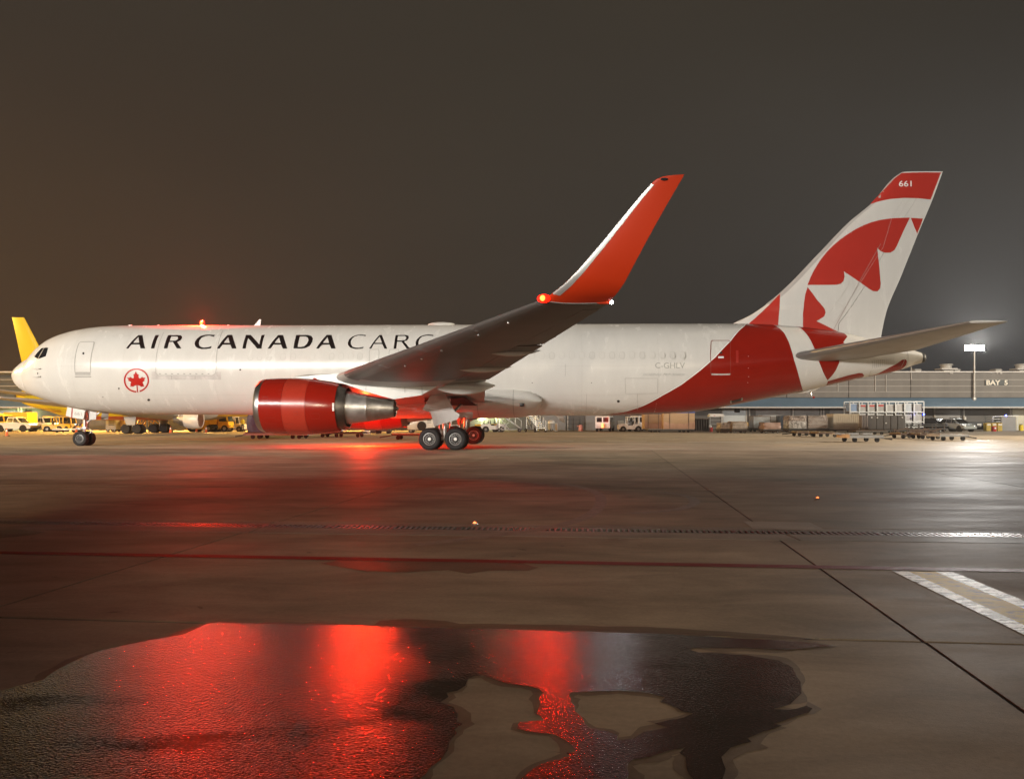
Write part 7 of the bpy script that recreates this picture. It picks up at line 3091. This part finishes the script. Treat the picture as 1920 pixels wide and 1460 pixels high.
# fin
zb_, zt_ = 4.6, ZJ(595)
bm = new_bm()
rr = []
for k in range(9):
    t_ = k / 8
    z = zb_ + (zt_ - zb_) * t_
    te, le = XJ(53) + (XJ(22.5) - XJ(53)) * t_, XJ(118) + (XJ(45.5) - XJ(118)) * t_
    q = []
    for j in range(13):
        xx = j / 12
        q.append((le + (te - le) * xx, naca(xx, .09) * (le - te)))
    rr.append([bm.verts.new((a, b_, z + (.12 * (a - te) if k == 8 else 0) * -.3)) for a, b_ in q] + [bm.verts.new((a, -b_, z)) for a, b_ in q[1:-1][::-1]])
for A_, B_ in zip(rr, rr[1:]):
    n = len(A_)
    for k in range(n):
        bm.faces.new((A_[k], A_[(k + 1) % n], B_[(k + 1) % n], B_[k]))
cap(bm, rr[-1])
ob("fin", bm, YJP, yj)
for sg in (1, -1):
    S = [(Vector((XJ(95), -sg * .6, 4.3)), Vector((XJ(50), -sg * .6, 4.2)), .1), (Vector((XJ(25), -sg * 7.3, 5.0)), Vector((XJ(4), -sg * 7.3, 5.0)), .09)]
    foil("stabiliser", [(b, a, t) if False else (a, b, t) for a, b, t in S], GREYP, parent=yj)
    S = [(Vector((XJ(420), -sg * 1.5, 2.1)), Vector((XJ(250), -sg * 1.5, 1.95)), .12), (Vector((XJ(330), -sg * 7, 2.6)), Vector((XJ(232), -sg * 7, 2.5)), .11), (Vector((XJ(190), -sg * 17, 3.6)), Vector((XJ(155), -sg * 17, 3.6)), .10)]
    foil("wing", S, GREYP, parent=yj)
    ye = -sg * 5.8
    d = ye
    cx0, cx1 = XJ(376, d), XJ(349, d)
    zc_ = ZJ(786, d)
    rN = 17.5 / FPX * (YJ + d)
    bm = new_bm()
    lathe(bm, [(cx0, rN * .85), (cx0 + .06, rN * .9), (cx0 - .1, rN * .97), (cx0 - .7, rN * 1.02), (cx1 + .2, rN * .95), (cx1, rN * .90), (cx1, rN * .6)], "x", 28, (0, ye, zc_))
    ob("engine_cowl", bm, mat("cream_cowl_paint", (.66, .60, .52), .3), yj)
    bm = new_bm()
    lathe(bm, [(cx1 + .02, rN * .82), (cx1 - .5, rN * .74), (XJ(338, d), rN * .55), (XJ(327, d), rN * .36), (XJ(327, d) + .1, rN * .30)], "x", 28, (0, ye, zc_))
    ob("engine_core", bm, STEEL, yj)
    bm = new_bm()
    for k in range(4):
        xx = cx1 + .05 - .16 * k
        strip(bm, [(xx - .03 * j, pi * (1.0 + j * .05)) for j in range(8)], .07, lambda p: Vector((p.x, ye + rN * .86 * cos(p.y + .2), zc_ - rN * .86 * sin(p.y + .2))), False)
    ob("cowl_stripe", bm, WHV, yj, smooth=False)
    bm = new_bm()
    lathe(bm, [(XJ(327, d) + .12, rN * .31), (XJ(327, d) + .12, .01)], "x", 20, (0, ye, zc_))
    ob("exhaust_hole", bm, BLACK, yj)
    bm = new_bm()
    hexa(bm, [(cx0 - .5, ye - .15, zc_ + rN * .9), (XJ(335, d), ye - .12, zc_ + rN * .4), (XJ(335, d), ye + .12, zc_ + rN * .4), (cx0 - .5, ye + .15, zc_ + rN * .9), (cx0 - 1.2, ye - .15, 2.6), (XJ(310, d), ye - .1, 2.5), (XJ(310, d), ye + .1, 2.5), (cx0 - 1.2, ye + .15, 2.6)])
    ob("pylon", bm, GREYP, yj)
    yg = -sg * 3.2
    wx = [XJ(266), XJ(277.5), XJ(286)]
    for xx in (wx[0], wx[2]):
        for dy in (-.45, .45):
            small_wheel(yj, xx, yg + dy, .52, .38, dark=True)
    bm = new_bm()
    tube(bm, ((wx[0] + wx[2]) / 2, yg, .5), ((wx[0] + wx[2]) / 2, yg, 2.2), .14, n=10)
    tube(bm, (wx[0], yg, .52), (wx[2], yg, .52), .12, n=8)
    ob("main_gear_strut", bm, TITAN, yj)
    bm = new_bm()
    xg = (wx[0] + wx[2]) / 2
    hexa(bm, [(xg - .4, yg - sg * .7, .95), (xg + .5, yg - sg * .7, .95), (xg + .5, yg - sg * .65, .95), (xg - .4, yg - sg * .65, .95), (xg - .7, yg - sg * .8, 1.9), (xg + .7, yg - sg * .8, 1.9), (xg + .7, yg - sg * .75, 1.9), (xg - .7, yg - sg * .75, 1.9)])
    ob("gear_door", bm, GREYP, yj, smooth=False)
XN = XJ(700)
for dy in (-.3, .3):
    small_wheel(yj, XN, dy, .42, .28)
bm = new_bm()
tube(bm, (XN, 0, .42), (XN + .1, 0, 2.2), .1, n=10)
ob("nose_gear_strut", bm, TITAN, yj)
